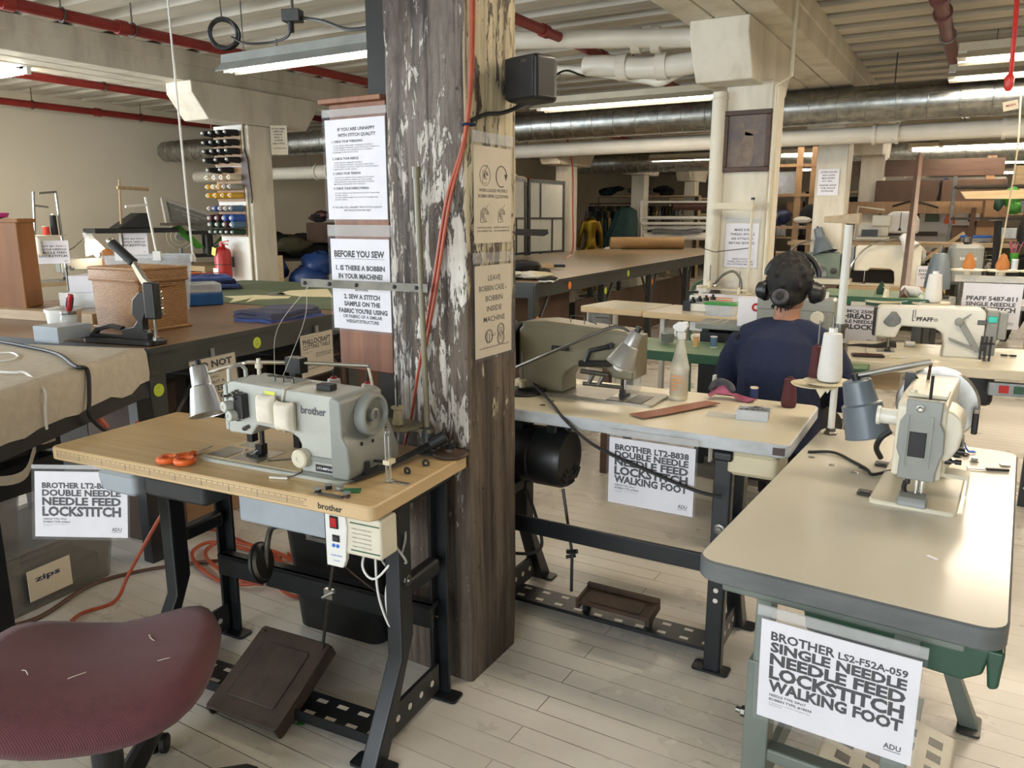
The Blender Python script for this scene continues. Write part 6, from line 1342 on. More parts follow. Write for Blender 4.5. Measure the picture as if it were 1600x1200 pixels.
# wicker basket
t = thing('wicker_basket', 'tan woven wicker hamper with lid on the brown cutting table', 'basket', (-3.525,2.37,.921), R(1))
b = MB()
def rb(s, z): return [(p[0],p[1],z) for p in rrect(-.185*s,-.135*s,.185*s,.135*s,.012,2)]
b.loft([rb(.95,0), rb(.97,.10), rb(.985,.24)]).build('body', 'wicker', t)
MB().loft([rb(1.03,.235), rb(1.04,.245), rb(1.04,.285), rb(1.0,.296), rb(.9,.298)]).build('lid', 'wicker', t)
for z_ in (.006,.238,.292): MB().tube([(p[0]*1.02,p[1]*1.02,z_) for p in rrect(-.185,-.135,.185,.135,.012,2)+[rrect(-.185,-.135,.185,.135,.012,2)[0]]], .008, 6).build('braid', 'wicker', t)
MB().tube([(.188,-.05,.215),(.205,-.05,.212),(.205,.05,.215),(.188,.05,.218)], .006, 6).build('handle', 'wicker', t)
# hand press
t = thing('hand_press', 'black cast hand press with a padded chrome and red lever on the cutting table', 'press', (-2.985,2.045,.921), R(192))
MB().rbox(-.04,-.055,0,.34,.055,.022,.03,.004).build('base', 'black_enamel', t)
MB().prism([(.01,.02),(.14,.02),(.15,.06),(.08,.075),(.06,.10),(.085,.13),(.075,.19),(.035,.225),(.01,.225),(.01,.14),(.03,.10),(.03,.06),(.01,.05)], -.018, .018, 'y').build('body', 'black_enamel', t, bevel=.004)
MB().prism([(.14,.022),(.34,.022),(.30,.06),(.22,.08),(.15,.07),(.16,.055),(.22,.062),(.29,.045),(.30,.035),(.14,.035)], -.012, .012, 'y').build('rib', 'black_enamel', t, bevel=.003)
MB().box(-.045,-.022,.11,.012,.022,.265).build('head', 'black_enamel', t, bevel=.008)
MB().cyl((-.018,0,.03),(-.018,0,.12),.007,n=12).lathe([(.014,.022),(.014,.034),(.009,.036)], 14, (-.018,0,0)).build('plunger', 'chrome', t)
sp_ = []
for i in range(70): sp_.append((.012*math.cos(i*.75)-.022, -.026+.012*math.sin(i*.75)-.012, .12+.0016*i))
MB().tube(sp_, .0022, 5).build('spring', 'chrome', t)
lv = MB().prism([(-.045,.235),(-.02,.262),(.01,.285),(.065,.365),(.08,.355),(.035,.275),(.0,.225),(-.03,.22)], -.011, .011, 'y').build('lever', 'chrome', t, bevel=.003)
MB().prism([(-.012,.262),(.012,.285),(.052,.345),(.055,.335),(.022,.275)], -.0125, -.0105, 'y').build('inlay', 'red_plastic', lv)
MB().cyl((.062,0,.345),(.165,0,.425),.020,n=16).build('grip', 'black_rubber', lv); MB().ball((.175,0,.433), .015, 12, 8).build('end_cap', 'chrome', lv)
# padded table with canvas cover
t = thing('padded_table', 'padded table with grey canvas cover at the left edge, before the brown cutting table', 'table', (-3.1,1.35,0))
quad = [(-2.905,1.955),(-2.44,1.07),(-3.35,.55),(-3.85,1.62)]
def inset(q, d):
    cx = sum(p[0] for p in q)/4; cy_ = sum(p[1] for p in q)/4; return [(cx+(p[0]-cx)*d, cy_+(p[1]-cy_)*d) for p in q]
def soft(q, d, z, wob=0, n=14, seed=0):
    q = inset(q, d); out = []; r = random.Random(seed)
    for i in range(4):
        a, c = q[i], q[(i+1)%4]
        for k in range(n): u = k/n; out.append((a[0]+(c[0]-a[0])*u+3.1, a[1]+(c[1]-a[1])*u-1.35, z+r.uniform(-wob,wob)))
    return out
MB().loft([soft(quad,1.0,.775,.014,seed=2), soft(quad,1.006,.82,.002,seed=3), soft(quad,1.0,.905), soft(quad,.985,.925), soft(quad,.9,.928), soft(quad,.3,.928)]).build('canvas_cover', 'canvas_cloth', t, ang=75)
MB().prism([(p[0]+3.1,p[1]-1.35) for p in inset(quad,.98)], .72, .78).build('frame', 'black_enamel', t)
for p in inset(quad,.93): MB().box(p[0]+3.07,p[1]-1.38,0,p[0]+3.13,p[1]-1.32,.72).build('leg', 'black_enamel', t)
tag(MB().tube(curve([(-3.682, 1.702, 0.940), (-3.316, 1.695, 0.935), (-3.020, 1.657, 0.935), (-2.714, 1.546, 0.935), (-2.70,1.58,.915), (-2.675,1.56,.82), (-2.67,1.55,.76), (-2.70,1.60,.70), (-2.75,1.66,.66)], 6), .0075, 8).build('power_cable', 'black_rubber'), 'thick black cord crossing the canvas cover and dropping over its edge', 'cord')
tag(MB().cyl((-2.780, 1.643, 0.716), (-2.760, 1.660, 0.670), .016, n=12).build('cord_plug', 'orange_rubber'), 'orange plug in the shadow under the padded table', 'plug')
tag(MB().tube(curve([(-2.883, 1.338, 0.935), (-2.784, 1.370, 0.935), (-2.745, 1.392, 0.933), (-2.585,1.36,.90), (-2.575,1.35,.83), (-2.57,1.345,.77)], 6), .0045, 8).build('white_cable', 'white_plastic'), 'white cord hanging over the front edge of the canvas cover', 'cord')
tag(MB().tube(curve([(-3.276, 1.540, 0.930), (-3.242, 1.594, 0.930), (-3.138, 1.571, 0.930), (-3.068, 1.516, 0.930), (-3.074, 1.452, 0.930)], 5), .004, 6).build('white_cable', 'white_plastic'), 'white cord loop lying flat on the canvas cover', 'cord')
t = thing('electronic_scale', 'pale grey flat box on the canvas cover beside the white tub', 'box', (-3.375,1.885,.929), R(8))
b = MB().prism([(-.08,0),(-.06,0),(-.055,.012),(.055,.012),(.06,0),(.08,0),(.08,.07),(-.08,.07)], -.075, .075, 'x'); b.build('body', 'pale_grey_plastic', t, bevel=.003)
t = thing('tub', 'white plastic tub with a crumpled film cover behind the pale grey box', 'tub', (-3.66,2.06,.921))
MB().lathe([(.062,0),(.066,.005),(.075,.10),(.080,.10),(.080,.112),(.073,.112),(.064,.01),(.001,.008)], 28).build('body', 'white_plastic', t)
MB().grid(lambda u, v: ((.02+.062*v)*math.cos(2*PI*u), (.02+.062*v)*math.sin(2*PI*u), .112+.010*math.sin(5*2*PI*u)*v*.3+.012*(1-v)), 28, 4, .001).build('film', 'cloudy_film', t)
t = thing('jar', 'clear lidded jar standing in front of the white tub', 'jar', (-3.545,2.015,.921))
MB().lathe([(.032,0),(.036,.006),(.036,.085),(.030,.096),(.030,.10),(.027,.10),(.033,.084),(.033,.008),(.001,.006)], 24).build('body', 'glass', t)
MB().lathe([(.033,.098),(.034,.10),(.034,.112),(.001,.113)], 24).build('lid', 'steel', t)
t = thing('screwdriver', 'red and black screwdriver handle standing on the clear jar', 'screwdriver', (-3.545,2.02,1.036), 0, rot=(0, R(14), R(20)))
MB().lathe([(.012,0),(.015,.012),(.013,.03),(.016,.06),(.012,.075),(.001,.077)], 14).build('handle', 'red_plastic', t)
for k in range(3): MB().box(.0125,-.004,.012,.0165,.004,.062).build('grip', 'black_rubber', t, rz=2.1*k)
# orange plywood case with things on it
t = thing('wooden_case', 'tall orange plywood case at the left edge behind the padded table', 'case', (-4.98,2.38,.921), R(38))
MB().box(-.35,0,0,.20,.22,.52).build('box', 'orange_wood', t, bevel=.006); MB().box(-.36,-.005,.50,.21,.225,.525).build('lid', 'orange_wood', t, bevel=.004)
t = thing('magnetic_dish', 'pink magnetic dish on top of the orange plywood case', 'dish', frame((-4.98,2.38,1.446), R(38))(.02,.10,0))
MB().lathe([(.05,0),(.085,.008),(.095,.03),(.085,.034),(.07,.016),(.001,.014)], 28).build('dish', 'pink_plastic', t)
spool('black thread spool in the pink dish on the plywood case', frame((-4.98,2.38,1.462), R(38))(-.01,.10,0), 'thread_black', .085, .026, core='white_plastic')
tag(MB().box(-.15,-.03,0,.06,.03,.025).build('wood_block', 'light_wood', loc=frame((-4.98,2.38,1.446), R(38))(-.05,.03,0), rz=R(38)), 'small wood block beside the pink dish on the plywood case', 'block')
t = thing('fabric_roll', 'pale canvas roll with a frayed end at the far left of the padded table', 'fabric', (-3.68,1.42,.93), R(60))
MB().cyl((-.25,0,.055),(.08,0,.055),.055,n=20).grid(lambda u, v: (.03+.05*v, -.056-.03*math.sin(2*v), .055-.062*u-.01*math.sin(4*v)), 6, 6, .002).build('roll', 'canvas_cloth', t)
tag(MB().box(-.4,-.04,0,.32,.04,.05).build('wood_board', 'light_wood', loc=(-4.15,2.28,.921), rz=R(10)), 'pale wooden board lying behind the wicker hamper', 'board')
# boxes behind the hamper
t = thing('tool_box', 'blue plastic box with a cloudy lid on the brown cutting table', 'box', (-4.13,3.18,.921), R(62))
MB().box(-.14,-.10,0,.12,.10,.075).build('body', 'blue_plastic', t, bevel=.008); MB().box(-.135,-.095,.076,.115,.095,.135).build('lid', 'cloudy_plastic', t, bevel=.01)
MB().box(.115,-.03,.05,.128,.03,.09).build('latch', 'blue_plastic', t)
t = thing('storage_bin', 'tall clear plastic bin behind the wicker hamper', 'bin', (-4.02,2.78,.921), R(35))
def rc(s, z): return [(p[0],p[1],z) for p in rrect(-.20*s,-.14*s,.20*s,.14*s,.03,3)]
MB().loft([rc(.85,0), rc(1.0,.31), rc(1.06,.312), rc(1.06,.325), rc(.98,.325), rc(.83,.01)]).build('body', 'clear_plastic', t); MB().box(-.12,-.10,.01,.10,.06,.20).build('contents', 'white_cloth', t)
for q in (-.1,.1): MB().box(q-.02,-.16,.30,q+.02,-.14,.35).build('latch', 'white_plastic', t)
cone('brown thread cone standing on paper behind the wicker hamper', (-4.60,2.90,1.11), 'thread_orange', .15, .036, .03, core='thread_orange')
t = thing('paper_stack', 'stack of white paper and boards behind the wicker hamper', 'paper', (-4.55,2.88,.921), R(30))
MB().box(-.25,-.15,0,.22,.15,.09).build('board', 'steel', t); MB().box(-.2,-.12,.09,.2,.12,.188).build('paper', 'paper', t)
# hanging white cord
hc = (-4.070, 3.100, 1.599)
tag(MB().tube(curve([(hc[0]-.02,hc[1],2.86), (hc[0]-.01,hc[1],2.2), (hc[0],hc[1],1.6), (hc[0]+.01,hc[1],1.23)], 5), .006, 8).lathe([(.014,0),(.018,.02),(.01,.045)], 12, (hc[0]+.01,hc[1],1.19)).build('ceiling_cable', 'white_plastic'), 'white cord with a plug hanging from the ceiling over the clear bin', 'cord')
# notices on the cutting table rail
LD = [('DO NOT',.06,.80,.13,.86,'l',.045),('CUT PAPER',.10,.67,.06,.62,'l',.02),('W/ FABRIC',.10,.57,.055,.5,'l',.0),('WITHOUT A',.10,.46,.06,.6,'l',.02),('CUTTER',.10,.30,.105,.6,'l',.04),('ON TOP',.10,.13,.125,.7,'l',.045)]
paper_sign('cream notice headed DO NOT, clipped under the cutting table rail', FC(.35,.0,.715), (R(-4),0,R(98)), .285, .225, LD, pm='cream_paper', clip=True)
LP = [('rotary cutter only',.05,.93,.03,.5,'l',.0),('PHILLOCRAFT',.06,.77,.12,.88,'l',.03),('CUTTING TABLE',.06,.65,.10,.86,'l',.02),('for paper use',.06,.57,.03,.28,'l',.0),('KEEP WORKSPACE CLEAN',.45,.48,.05,.5,'l',.01),('DO NOT LEAVE THINGS',.45,.42,.05,.48,'l',.01),('STORED ON TABLE',.06,.24,.05,.6,'l',.01),('PUT BLADES AWAY',.06,.16,.05,.58,'l',.01),('ADU',.82,.10,.07,.12,'l',.01)]
paper_sign('cream notice headed PHILLOCRAFT CUTTING TABLE, half behind the wooden board', FC(1.12,.0,.72), (0,0,R(98)), .285, .23, LP, pm='cream_paper', clip=True)
# under the tables
def clear_box(lab, loc, rz, L, W, h, m='smoke_plastic', inside=()):
    t = thing('storage_box', lab, 'box', loc, rz)
    def q(s, z): return [(p[0],p[1],z) for p in rrect(-L/2*s,-W/2*s,L/2*s,W/2*s,.04,3)]
    MB().loft([q(.92,0), q(.98,h-.03), q(1.02,h-.03), q(1.02,h-.01), q(.97,h-.01), q(.90,.01)]).build('body', m, t)
    MB().rbox(-L/2*1.03,-W/2*1.03,h-.012,L/2*1.03,W/2*1.03,h+.008,.04,.006).build('lid', m, t)
    for (x0,y0,x1,y1,z0,z1,mm) in inside: MB().box(x0,y0,z0,x1,y1,z1).build('contents', mm, t, bevel=.01)
    return t
t = clear_box('large clear storage box on the floor under the padded table', (-3.12,1.30,0), R(96), .92, .46, .245, inside=((-.35,-.18,.05,.15,.02,.12,'canvas_cloth'),(.1,-.16,.4,.1,.02,.10,'navy_knit'),(-.1,-.1,.12,.12,.13,.19,'cream_cloth')))
MB().box(.05,-.238,.05,.22,-.2345,.17).build('label_card', 'cream_paper', t); b = MB(); write(b, 'zips', .075, .12, .10, .022, -.2392, .02); b.build('lettering', 'thread_navy', t)
clear_box('clear storage box stacked above the large one, dark straps inside', (-3.13,1.12,.256), R(96), .60, .42, .22, inside=((-.25,-.15,.02,.02,.15,.14,'canvas_cloth'),(.04,-.15,.02,.25,.1,.17,'black_cloth')))
t = clear_box('cloudy clear box at the very left edge beside the chair', (-2.52,.86,0), R(110), .36, .28, .26, 'cloudy_plastic', inside=((-.14,-.1,.02,.1,.1,.08,'cream_cloth'),))
t = thing('crate', 'black crate holding cream webbing straps under the padded table', 'crate', (-3.02,1.20,.49), R(98))
for (x0,y0,x1,y1) in ((-.32,-.2,.32,-.185),(-.32,.185,.32,.2),(-.32,-.185,-.305,.185),(.305,-.185,.32,.185)): MB().box(x0,y0,0,x1,y1,.10).box(x0,y0,.13,x1,y1,.17).build('wall', 'black_plastic', t)
MB().box(-.32,-.2,-.008,.32,.2,.0).box(-.26,-.15,0,.26,.15,.12,1).build('floor_panel', ['black_plastic', 'black_cloth'], t)
for i, pts in enumerate(([(-.20,-.05,.20),(-.12,-.22,.20),(.0,-.235,.10),(.14,-.23,.07),(.22,-.2,.15)], [(.10,-.1,.22),(.16,-.2,.23),(.22,-.22,.18),(.30,-.2,.17)], [(-.3,-.1,.2),(-.22,-.2,.22),(-.1,-.2,.17)])):
    c = curve(pts, 6); MB().grid(lambda u, v: (lambda p: (p.x, p.y-.003*v, p.z+.035*(v-.5)))(c[min(int(u*(len(c)-1)+.5), len(c)-1)]), len(c)-1, 2, .003).build('strap', 'canvas_cloth', t)
r0 = random.Random(4)
for i in range(8): tag(MB().lathe([(.022,0),(.025,.004),(.025,.03),(.022,.034)], 12).build('webbing_roll', 'tan_cloth', loc=(-2.86+r0.uniform(-.02,.03), 1.02+.055*(i%4), .495+.0*i+.036*(i//4)), rot=(0,0,0)), ('small tan webbing roll in the black crate, %s row, %s from the camera side' % (('lower','upper')[i//4], ('nearest','second','third','farthest')[i%4])), 'webbing roll', 'tan webbing rolls in the crate')
def carton(lab, loc, rz, L, W, h, m='cardboard', text=(), tm='ink'):
    t = thing('cardboard_box', lab, 'box', loc, rz); MB().box(-L/2,-W/2,0,L/2,W/2,h).build('carton', m, t, bevel=.004)
    MB().box(-L/2+.002,-.02,h,L/2-.002,.02,h+.0008).build('tape', 'tan_cloth', t)
    b = MB()
    for s, x, z, w, hh, bd in text: write(b, s, x-L/2, z, w, hh, -W/2-.001, bd)
    if b.v: b.build('lettering', tm, t)
    return t
t = carton('brown moving carton lettered NEVER STOP IMPROVING behind the oak table leg', (-3.33,2.42,0), R(72), .46, .40, .36, 'cardboard', (('NEVER STOP',.12,.19,.26,.035,.02),('IMPROVING',.10,.12,.32,.05,.04)), 'thread_navy')
MB().box(-.10,-.2015,.24,.12,-.2005,.31).build('logo_patch', 'thread_navy', t); b = MB(); write(b, "LOWE'S", -.08, .255, .18, .04, -.2025, .03); b.build('lettering', 'cardboard', t)
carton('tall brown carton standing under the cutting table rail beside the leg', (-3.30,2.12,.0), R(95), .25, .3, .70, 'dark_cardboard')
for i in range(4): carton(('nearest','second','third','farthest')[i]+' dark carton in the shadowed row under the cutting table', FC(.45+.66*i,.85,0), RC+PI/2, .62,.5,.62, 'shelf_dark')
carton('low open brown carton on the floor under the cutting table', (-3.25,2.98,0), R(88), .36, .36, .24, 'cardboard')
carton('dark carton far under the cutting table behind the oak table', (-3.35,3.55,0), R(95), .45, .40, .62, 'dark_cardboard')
tag(MB().tube(curve([(-2.895, 1.221, 0.010), (-2.830, 1.364, 0.010), (-2.913, 1.610, 0.010), (-2.862, 1.786, 0.010), (-2.735, 1.954, 0.010), (-2.650, 2.033, 0.010), (-2.444, 2.184, 0.010)], 8), .008, 8).build('extension_cable', 'red_brown_wood'), 'dull red cord lying along the boxes on the floor', 'cord')
tag(MB().tube(curve([(-2.66,1.72,.70),(-2.60,1.78,.56),(-2.53,1.80,.46),(-2.62,1.74,.30),(-2.70,1.65,.10),(-2.70,1.58,.012),(-2.72,1.45,.01),(-2.60,1.30,.01)], 8), .007, 8).build('extension_cable', 'orange_rubber'), 'orange cord hanging behind the left legs of the oak table', 'cord')
loops = [(-3.032, 2.130, 0.012), (-2.961, 2.233, 0.012), (-2.702, 2.198, 0.012), (-2.484, 2.185, 0.012), (-2.356, 2.101, 0.012), (-2.335, 1.946, 0.012), (-2.514, 1.906, 0.012), (-2.786, 1.993, 0.012), (-2.826, 2.125, 0.012), (-2.588, 2.170, 0.012), (-2.367, 2.129, 0.012), (-2.264, 1.988, 0.012), (-2.121, 1.978, 0.012), (-2.261, 2.228, 0.012)]
tag(MB().tube(curve([(p[0],p[1],.009+.006*(i%3)) for i, p in enumerate(loops)], 8), .008, 8).build('extension_cable', 'orange_rubber'), 'orange extension cord coiled on the floor behind the oak table', 'cord')
tag(MB().tube(curve([(p[0]+.05,p[1]+.03,.02+.005*(i%2)) for i, p in enumerate(loops[3:11])], 8), .008, 8).build('extension_cable', 'orange_rubber'), 'second orange cord loop lying over the coil behind the oak table', 'cord')
tag(MB().box(-.012,-.008,0,.012,.008,.002).build('green_scrap', 'bright_green', loc=(-1.555, 1.420, 0.002), rz=.4), 'tiny bright green scrap on the floor before the oak table', 'scrap')

# ------------------------------------------------------------ thread rack column, left wall stations
t = thing('thread_rack', 'white backed rack of three wooden peg boards on the left column', 'thread rack', (-6.235,5.272,0))
MB().box(-.20,-.006,.72,.20,0,2.30).build('backing', 'white_paint', t)
RWS = [(2.225,2.14,2.06,1.98),(1.89,1.82,1.735,1.655),(1.535,1.445,1.385,1.315)]
for k, (z0, z1) in enumerate(((1.93,2.245),(1.60,1.92),(1.27,1.56))): MB().box(-.19,-.024,z0,.19,-.006,z1).build('peg_board', 'peg_wood', t)
cols = [('black','black','black','black'),('black','black','black','black'),('black','black','black','black'),('black','black','black'),
        ('black','black'),('cream','white','cream','cream'),('yellow','cream','tan','grey','grey'),('yellow','yellow','yellow','yellow'),
        ('grey','blue','grey','grey','steelblue'),('maroon','maroon','blue','blue'),('green','green','brown','steelblue'),('green','green','green','black','green')]
wrd = ['top','second','third','fourth','fifth','sixth','seventh','eighth','ninth','tenth','eleventh','lowest']
ordn = ['leftmost','second','third','fourth','rightmost']
zr = [z for r in RWS for z in r]; ck = {}
for i, row in enumerate(cols):
    n = len(row); big = i in (9,10)
    for j, c in enumerate(row):
        x = -.155 + .31*(j/(max(n-1,1))) if n > 2 else -.12+.17*j
        loc = (-6.235+x, 5.248, zr[i]); lab = '%s thread cone on the %s row of the peg boards, %s in it' % (c, wrd[i], ordn[j] if j < n-1 else 'rightmost')
        key = (c, big)
        if key in ck: dup(ck[key], loc, label=lab)
        else:
            o = cone(lab, loc, 'thread_'+c, .15, .038 if big else .030, .030 if big else .022, 'thread cones on the peg boards'); o.rotation_euler = (PI/2,0,0); ck[key] = o
t = thing('fire_extinguisher', 'red fire extinguisher with a yellow tag under the thread rack', 'fire extinguisher', (-6.30,5.15,.87))
MB().lathe([(.07,0),(.08,.01),(.08,.24),(.07,.275),(.03,.30),(.022,.31)], 26).build('cylinder', 'signal_red', t)
MB().lathe([(.081,.13),(.081,.137)], 26, caps=False).build('band', 'black_rubber', t); MB().box(-.05,-.083,.03,.02,-.079,.10).build('label_plate', 'paper', t)
MB().box(-.02,-.02,.30,.02,.02,.335).prism([(-.03,.335),(.09,.355),(.09,.365),(-.03,.35)], -.01, .01, 'y').prism([(.0,.33),(.08,.32),(.08,.328),(.0,.34)], -.01, .01, 'y').build('valve', 'signal_red', t)
MB().tube(curve([(-.02,0,.325),(-.09,-.01,.31),(-.105,-.02,.24),(-.09,-.02,.16)], 6), .011, 8).build('hose', 'black_rubber', t); MB().cb((-.015,-.088,.26), (.055,.004,.075), rot=(0,.25,0)).build('tag', 'yellow_paper', t)
MB().box(-.02,.075,.1,.02,.122,.2).build('bracket', 'dull_steel', t)
tag(MB().prism([(-.05,.28),(.0,.36),(.03,.25),(.05,.02),(.06,-.10),(.045,-.14),(.0,.0),(-.06,.05)], -.008, .008, 'y').prism([(-.004,.36),(.004,.36),(.004,.75),(-.004,.75)], -.004, .004, 'y').build('leather_strap', 'brown_cast_iron', loc=(-5.985,5.235,1.72)), 'dark brown leather piece hanging on the left column beside the thread rack', 'leather')
struct(MB().tube([(-6.03,5.26,0),(-6.03,5.26,2.6)], .012, 8).build('trim_5', 'cream_paint'), 'thin conduit on the left column')
paper_sign('small cream notice hanging from the left column bracket reading IF YOU NEED NEEDLES', (-5.876, 5.564, 2.177), (0,0,R(30)), .16, .27, [('IF YOU NEED',.1,.86,.05,.8,'l',.03),('NEEDLES',.18,.77,.05,.6,'l',.03),('PLEASE',.2,.67,.05,.5,'l',.03),('FIND A',.22,.57,.05,.5,'l',.03),('WORKER',.2,.47,.05,.55,'l',.03),('HELP WITH',.12,.36,.05,.7,'l',.03),('YOUR MACHINE',.1,.2,.04,.8,'l',.02)], pm='cream_paper', film=False)
# wall stations: one machine with table and notice, copied and changed
def station(lab, mlab, loc, rz, mm, top=('light_wood','light_wood'), L=1.1, z=.78, dx=.4, cover=True, **kw):
    simple_table('sewing_table', lab, loc, rz, L, .5, z, list(top), 'dark_grey_enamel'); f = frame(loc, rz)
    return machine('sewing_machine', mlab, f(dx,.22,z+.002), rz, mm, 'machine_grey_dark', cover=cover, **kw), f
m1, f1 = station('sewing table with a wooden edge behind the plywood case', 'white sewing machine beside the glaring lamp at the beige wall', (-8.1,4.15,0), R(85), 'machine_white', ('machine_mid_grey','light_wood'), 1.15, .80, .55)
bent_lamp('clear work lamp glaring white behind the wicker hamper', (-8.100, 4.853, 1.185), [(-8.100, 4.638, 1.094), (-8.100, 4.745, 1.142), (-8.100, 4.880, 1.238)], (-8.100, 4.895, 1.304), V((-8.050, 4.950, 1.083))-V((-8.100, 4.895, 1.304)), 'clear_plastic', 'dull_steel', .24, .05, .11, True, True, bulb_m='bulb_light')
m2, f2 = station('long sewing table at the beige wall behind the wicker hamper', 'dark sewing machine behind the notice ending SINGLE NEEDLE LOCKSTITCH', (-8.1,5.35,0), R(85), 'dark_plastic', ('machine_mid_grey','light_wood'), 1.2, .80, .5)
paper_sign('white notice ending NEEDLE FEED LOCKSTITCH at the beige wall station', (-7.860, 4.394, 1.115), (0,0,R(55)), .279, .225, [('PFAFF 481-900/11',.08,.72,.07,.82,'l',.02),('SINGLE NEEDLE',.08,.58,.08,.84,'l',.03),('NEEDLE FEED',.08,.43,.095,.84,'l',.03),('LOCKSTITCH',.06,.28,.105,.86,'l',.04),('ADU',.82,.08,.05,.1,'l',.01)])
paper_sign('white notice ending SINGLE NEEDLE LOCKSTITCH behind the wicker hamper', (-7.860, 5.269, 1.171), (0,0,R(45)), .279, .225, [('PFAFF 463-900/57',.08,.70,.075,.82,'l',.02),('SINGLE NEEDLE',.07,.55,.085,.84,'l',.03),('LOCKSTITCH',.06,.38,.11,.86,'l',.04),('ADU',.82,.08,.05,.1,'l',.01)])
def pole_stand(lab, base, top, bar, m='steel', bw=.02, dishes=(), z0=.8):
    t = thing('thread_stand', lab, 'thread stand', base); L = V(base)
    MB().tube([(0,0,0), V(top)-L], .012, 8).build('pole', m, t); a, c = V(bar[0])-L, V(bar[1])-L
    d = (c-a); MB().tube([a, c], bw*.6, 6).build('guide_bar', m, t)
    MB().cyl((0,0,-L.z),(0,0,0),.012,n=8).lathe([(.09,-L.z),(.09,.012-L.z),(.015,.02-L.z)], 14).build('base', 'dull_steel', t)
    for p, r in dishes: MB().lathe([(.01,0),(r,.006),(r,.012),(.01,.01)], 20, V(p)-L).build('spool_dish', 'cream_plastic', t)
    return t
pole_stand('steel thread stand left of the white machine at the beige wall', (-8.200, 4.404, 1.055), (-8.200, 4.460, 1.700), ((-8.200, 4.450, 1.568), (-8.200, 4.588, 1.551)))
pole_stand('steel thread stand with a white bar over the beige wall notice', (-7.900, 4.525, 0.955), (-7.900, 4.513, 1.697), ((-7.900, 4.344, 1.680), (-7.900, 4.520, 1.697)), dishes=(((-7.900, 4.373, 1.270),.10),((-7.900, 4.454, 1.268),.10),((-7.900, 4.276, 1.087),.10)))
pole_stand('wooden thread stand with a wooden top arm at the beige wall', (-7.900, 5.164, 1.261), (-7.900, 5.201, 1.840), ((-7.900, 5.170, 1.760), (-7.900, 5.529, 1.751)), 'light_wood', .035)
pole_stand('pale leaning pole thread stand behind the clear bin', (-6.600, 4.660, 1.037), (-6.600, 4.586, 1.633), ((-6.600, 4.380, 1.545), (-6.600, 4.585, 1.564)), 'white_paint', .02)
spool('red thread spool above the beige wall notice', (-7.900, 4.374, 1.276), 'thread_red', .09, .03)
cone('black thread cone above the beige wall notice', (-7.900, 4.455, 1.275), 'thread_black', .2, .032, .028)
cone('white thread cone at the far left beside the beige wall notice', (-7.900, 4.276, 1.093), 'thread_white', .16, .035, .028)
t = thing('machine_cover', 'dark folded machine cover on the shelf over the second wall notice', 'cover', (-7.900, 5.295, 1.367), R(80))
MB().box(-.45,-.15,-.08,.45,.15,-.03).prism([(-.2,-.03),(.15,-.03),(.15,.13),(.05,.13)], -.12, .12, 'y').build('cover', 'dark_plastic', t, bevel=.01)
t = thing('printing_screen', 'tilted white framed printing screen against the beige wall', 'screen', (-8.35,6.4,1.42), 0, rot=(R(-52), R(18), R(72)))
for a in ((-.34,-.27,.34,-.22),(-.34,.22,.34,.27),(-.34,-.22,-.29,.22),(.29,-.22,.34,.22)): MB().box(a[0],-.02,a[1],a[2],.02,a[3]).build('frame', 'white_paint', t)
b = MB().box(-.29,-.004,-.22,.29,.004,.22)
write(b, 'ULTRA MARINE', -.2, .10, .4, .04, -.006, 0, 1); write(b, 'HOUSE', -.1, .03, .2, .04, -.006, 0, 1); b.build('mesh_sheet', ['foam_grey','paper'], t)
t = thing('screen_press', 'green armed screen printing press left of the thread rack', 'press', (-7.700, 6.097, 1.120), R(70))
MB().cyl((0,0,-.1),(0,0,.14),.06,n=14).box(-.35,-.05,-.12,.35,.05,-.08).build('base', 'black_enamel', t)
for s in (-1,1): MB().prism([(s*.06,.0),(s*.12,-.02),(s*.38,.22),(s*.30,.24)], -.05, .05, 'y').build('arm', 'bright_green', t)
MB().box(-.45,-.2,.24,.35,.2,.27).build('platen', 'dull_steel', t)
MB().box(-.25,-.12,.14,.2,.12,.18).build('head', 'black_enamel', t)
t = thing('desk_fan', 'small round wire desk fan by the beige wall', 'fan', (-8.200, 6.103, 1.224), R(60))
for q in (.05,.10,.145): MB().ring((0,0,0), q, .006, 26, 6, (PI/2,0,0)).build('cage', 'cream_paint', t)
MB().cyl((0,-.04,0),(0,.05,0),.045,n=16).build('motor', 'machine_grey_dark', t); MB().lathe([(.10,-.25),(.10,-.23),(.02,-.22),(.02,-.13)], 18).build('base', 'machine_grey_dark', t)
simple_table('work_bench', 'pale wooden bench carrying the printing press behind the clear bin', (-7.400, 6.446, 0.586)[:2]+(0,) if False else (-7.35,5.75,0), R(88), 1.1, .7, .92, ['light_wood','light_wood'], 'light_wood', .06, .01, 'bench', .08)
# corner between left column and notice board: stored clutter
def heap(name, lab, loc, r, n, mats, cat='heap', seed=0, rz=0):
    t = thing(name, lab, cat, loc, rz); q = random.Random(seed)
    for i in range(n):
        b = MB(); a = q.uniform(0,6.28); k = q.uniform(.2,.9); c = (r[0]*k*math.cos(a), r[1]*k*math.sin(a), r[2]*(.25+.6*i/n)); s = [q.uniform(.35,.6)*x for x in r]; ph = q.uniform(0,6)
        def f(u, v): 
            th, p = PI*v, 2*PI*u; w = 1+.13*math.sin(3*p+ph)*math.sin(4*th+ph)+.07*math.sin(7*p+2*ph); return (c[0]+s[0]*w*math.sin(th)*math.cos(p), c[1]+s[1]*w*math.sin(th)*math.sin(p), max(.0, c[2]+s[2]*.7*w*math.cos(th)))
        b.grid(lambda u, v: f(u, 1-v), 18, 9).build('bundle', mats[i % len(mats)], t, ang=80)
    return t
t = thing('shelf_unit', 'dark slotted metal shelf with scrap leather behind the left column', 'shelf', (-8.05,7.75,0), R(60))
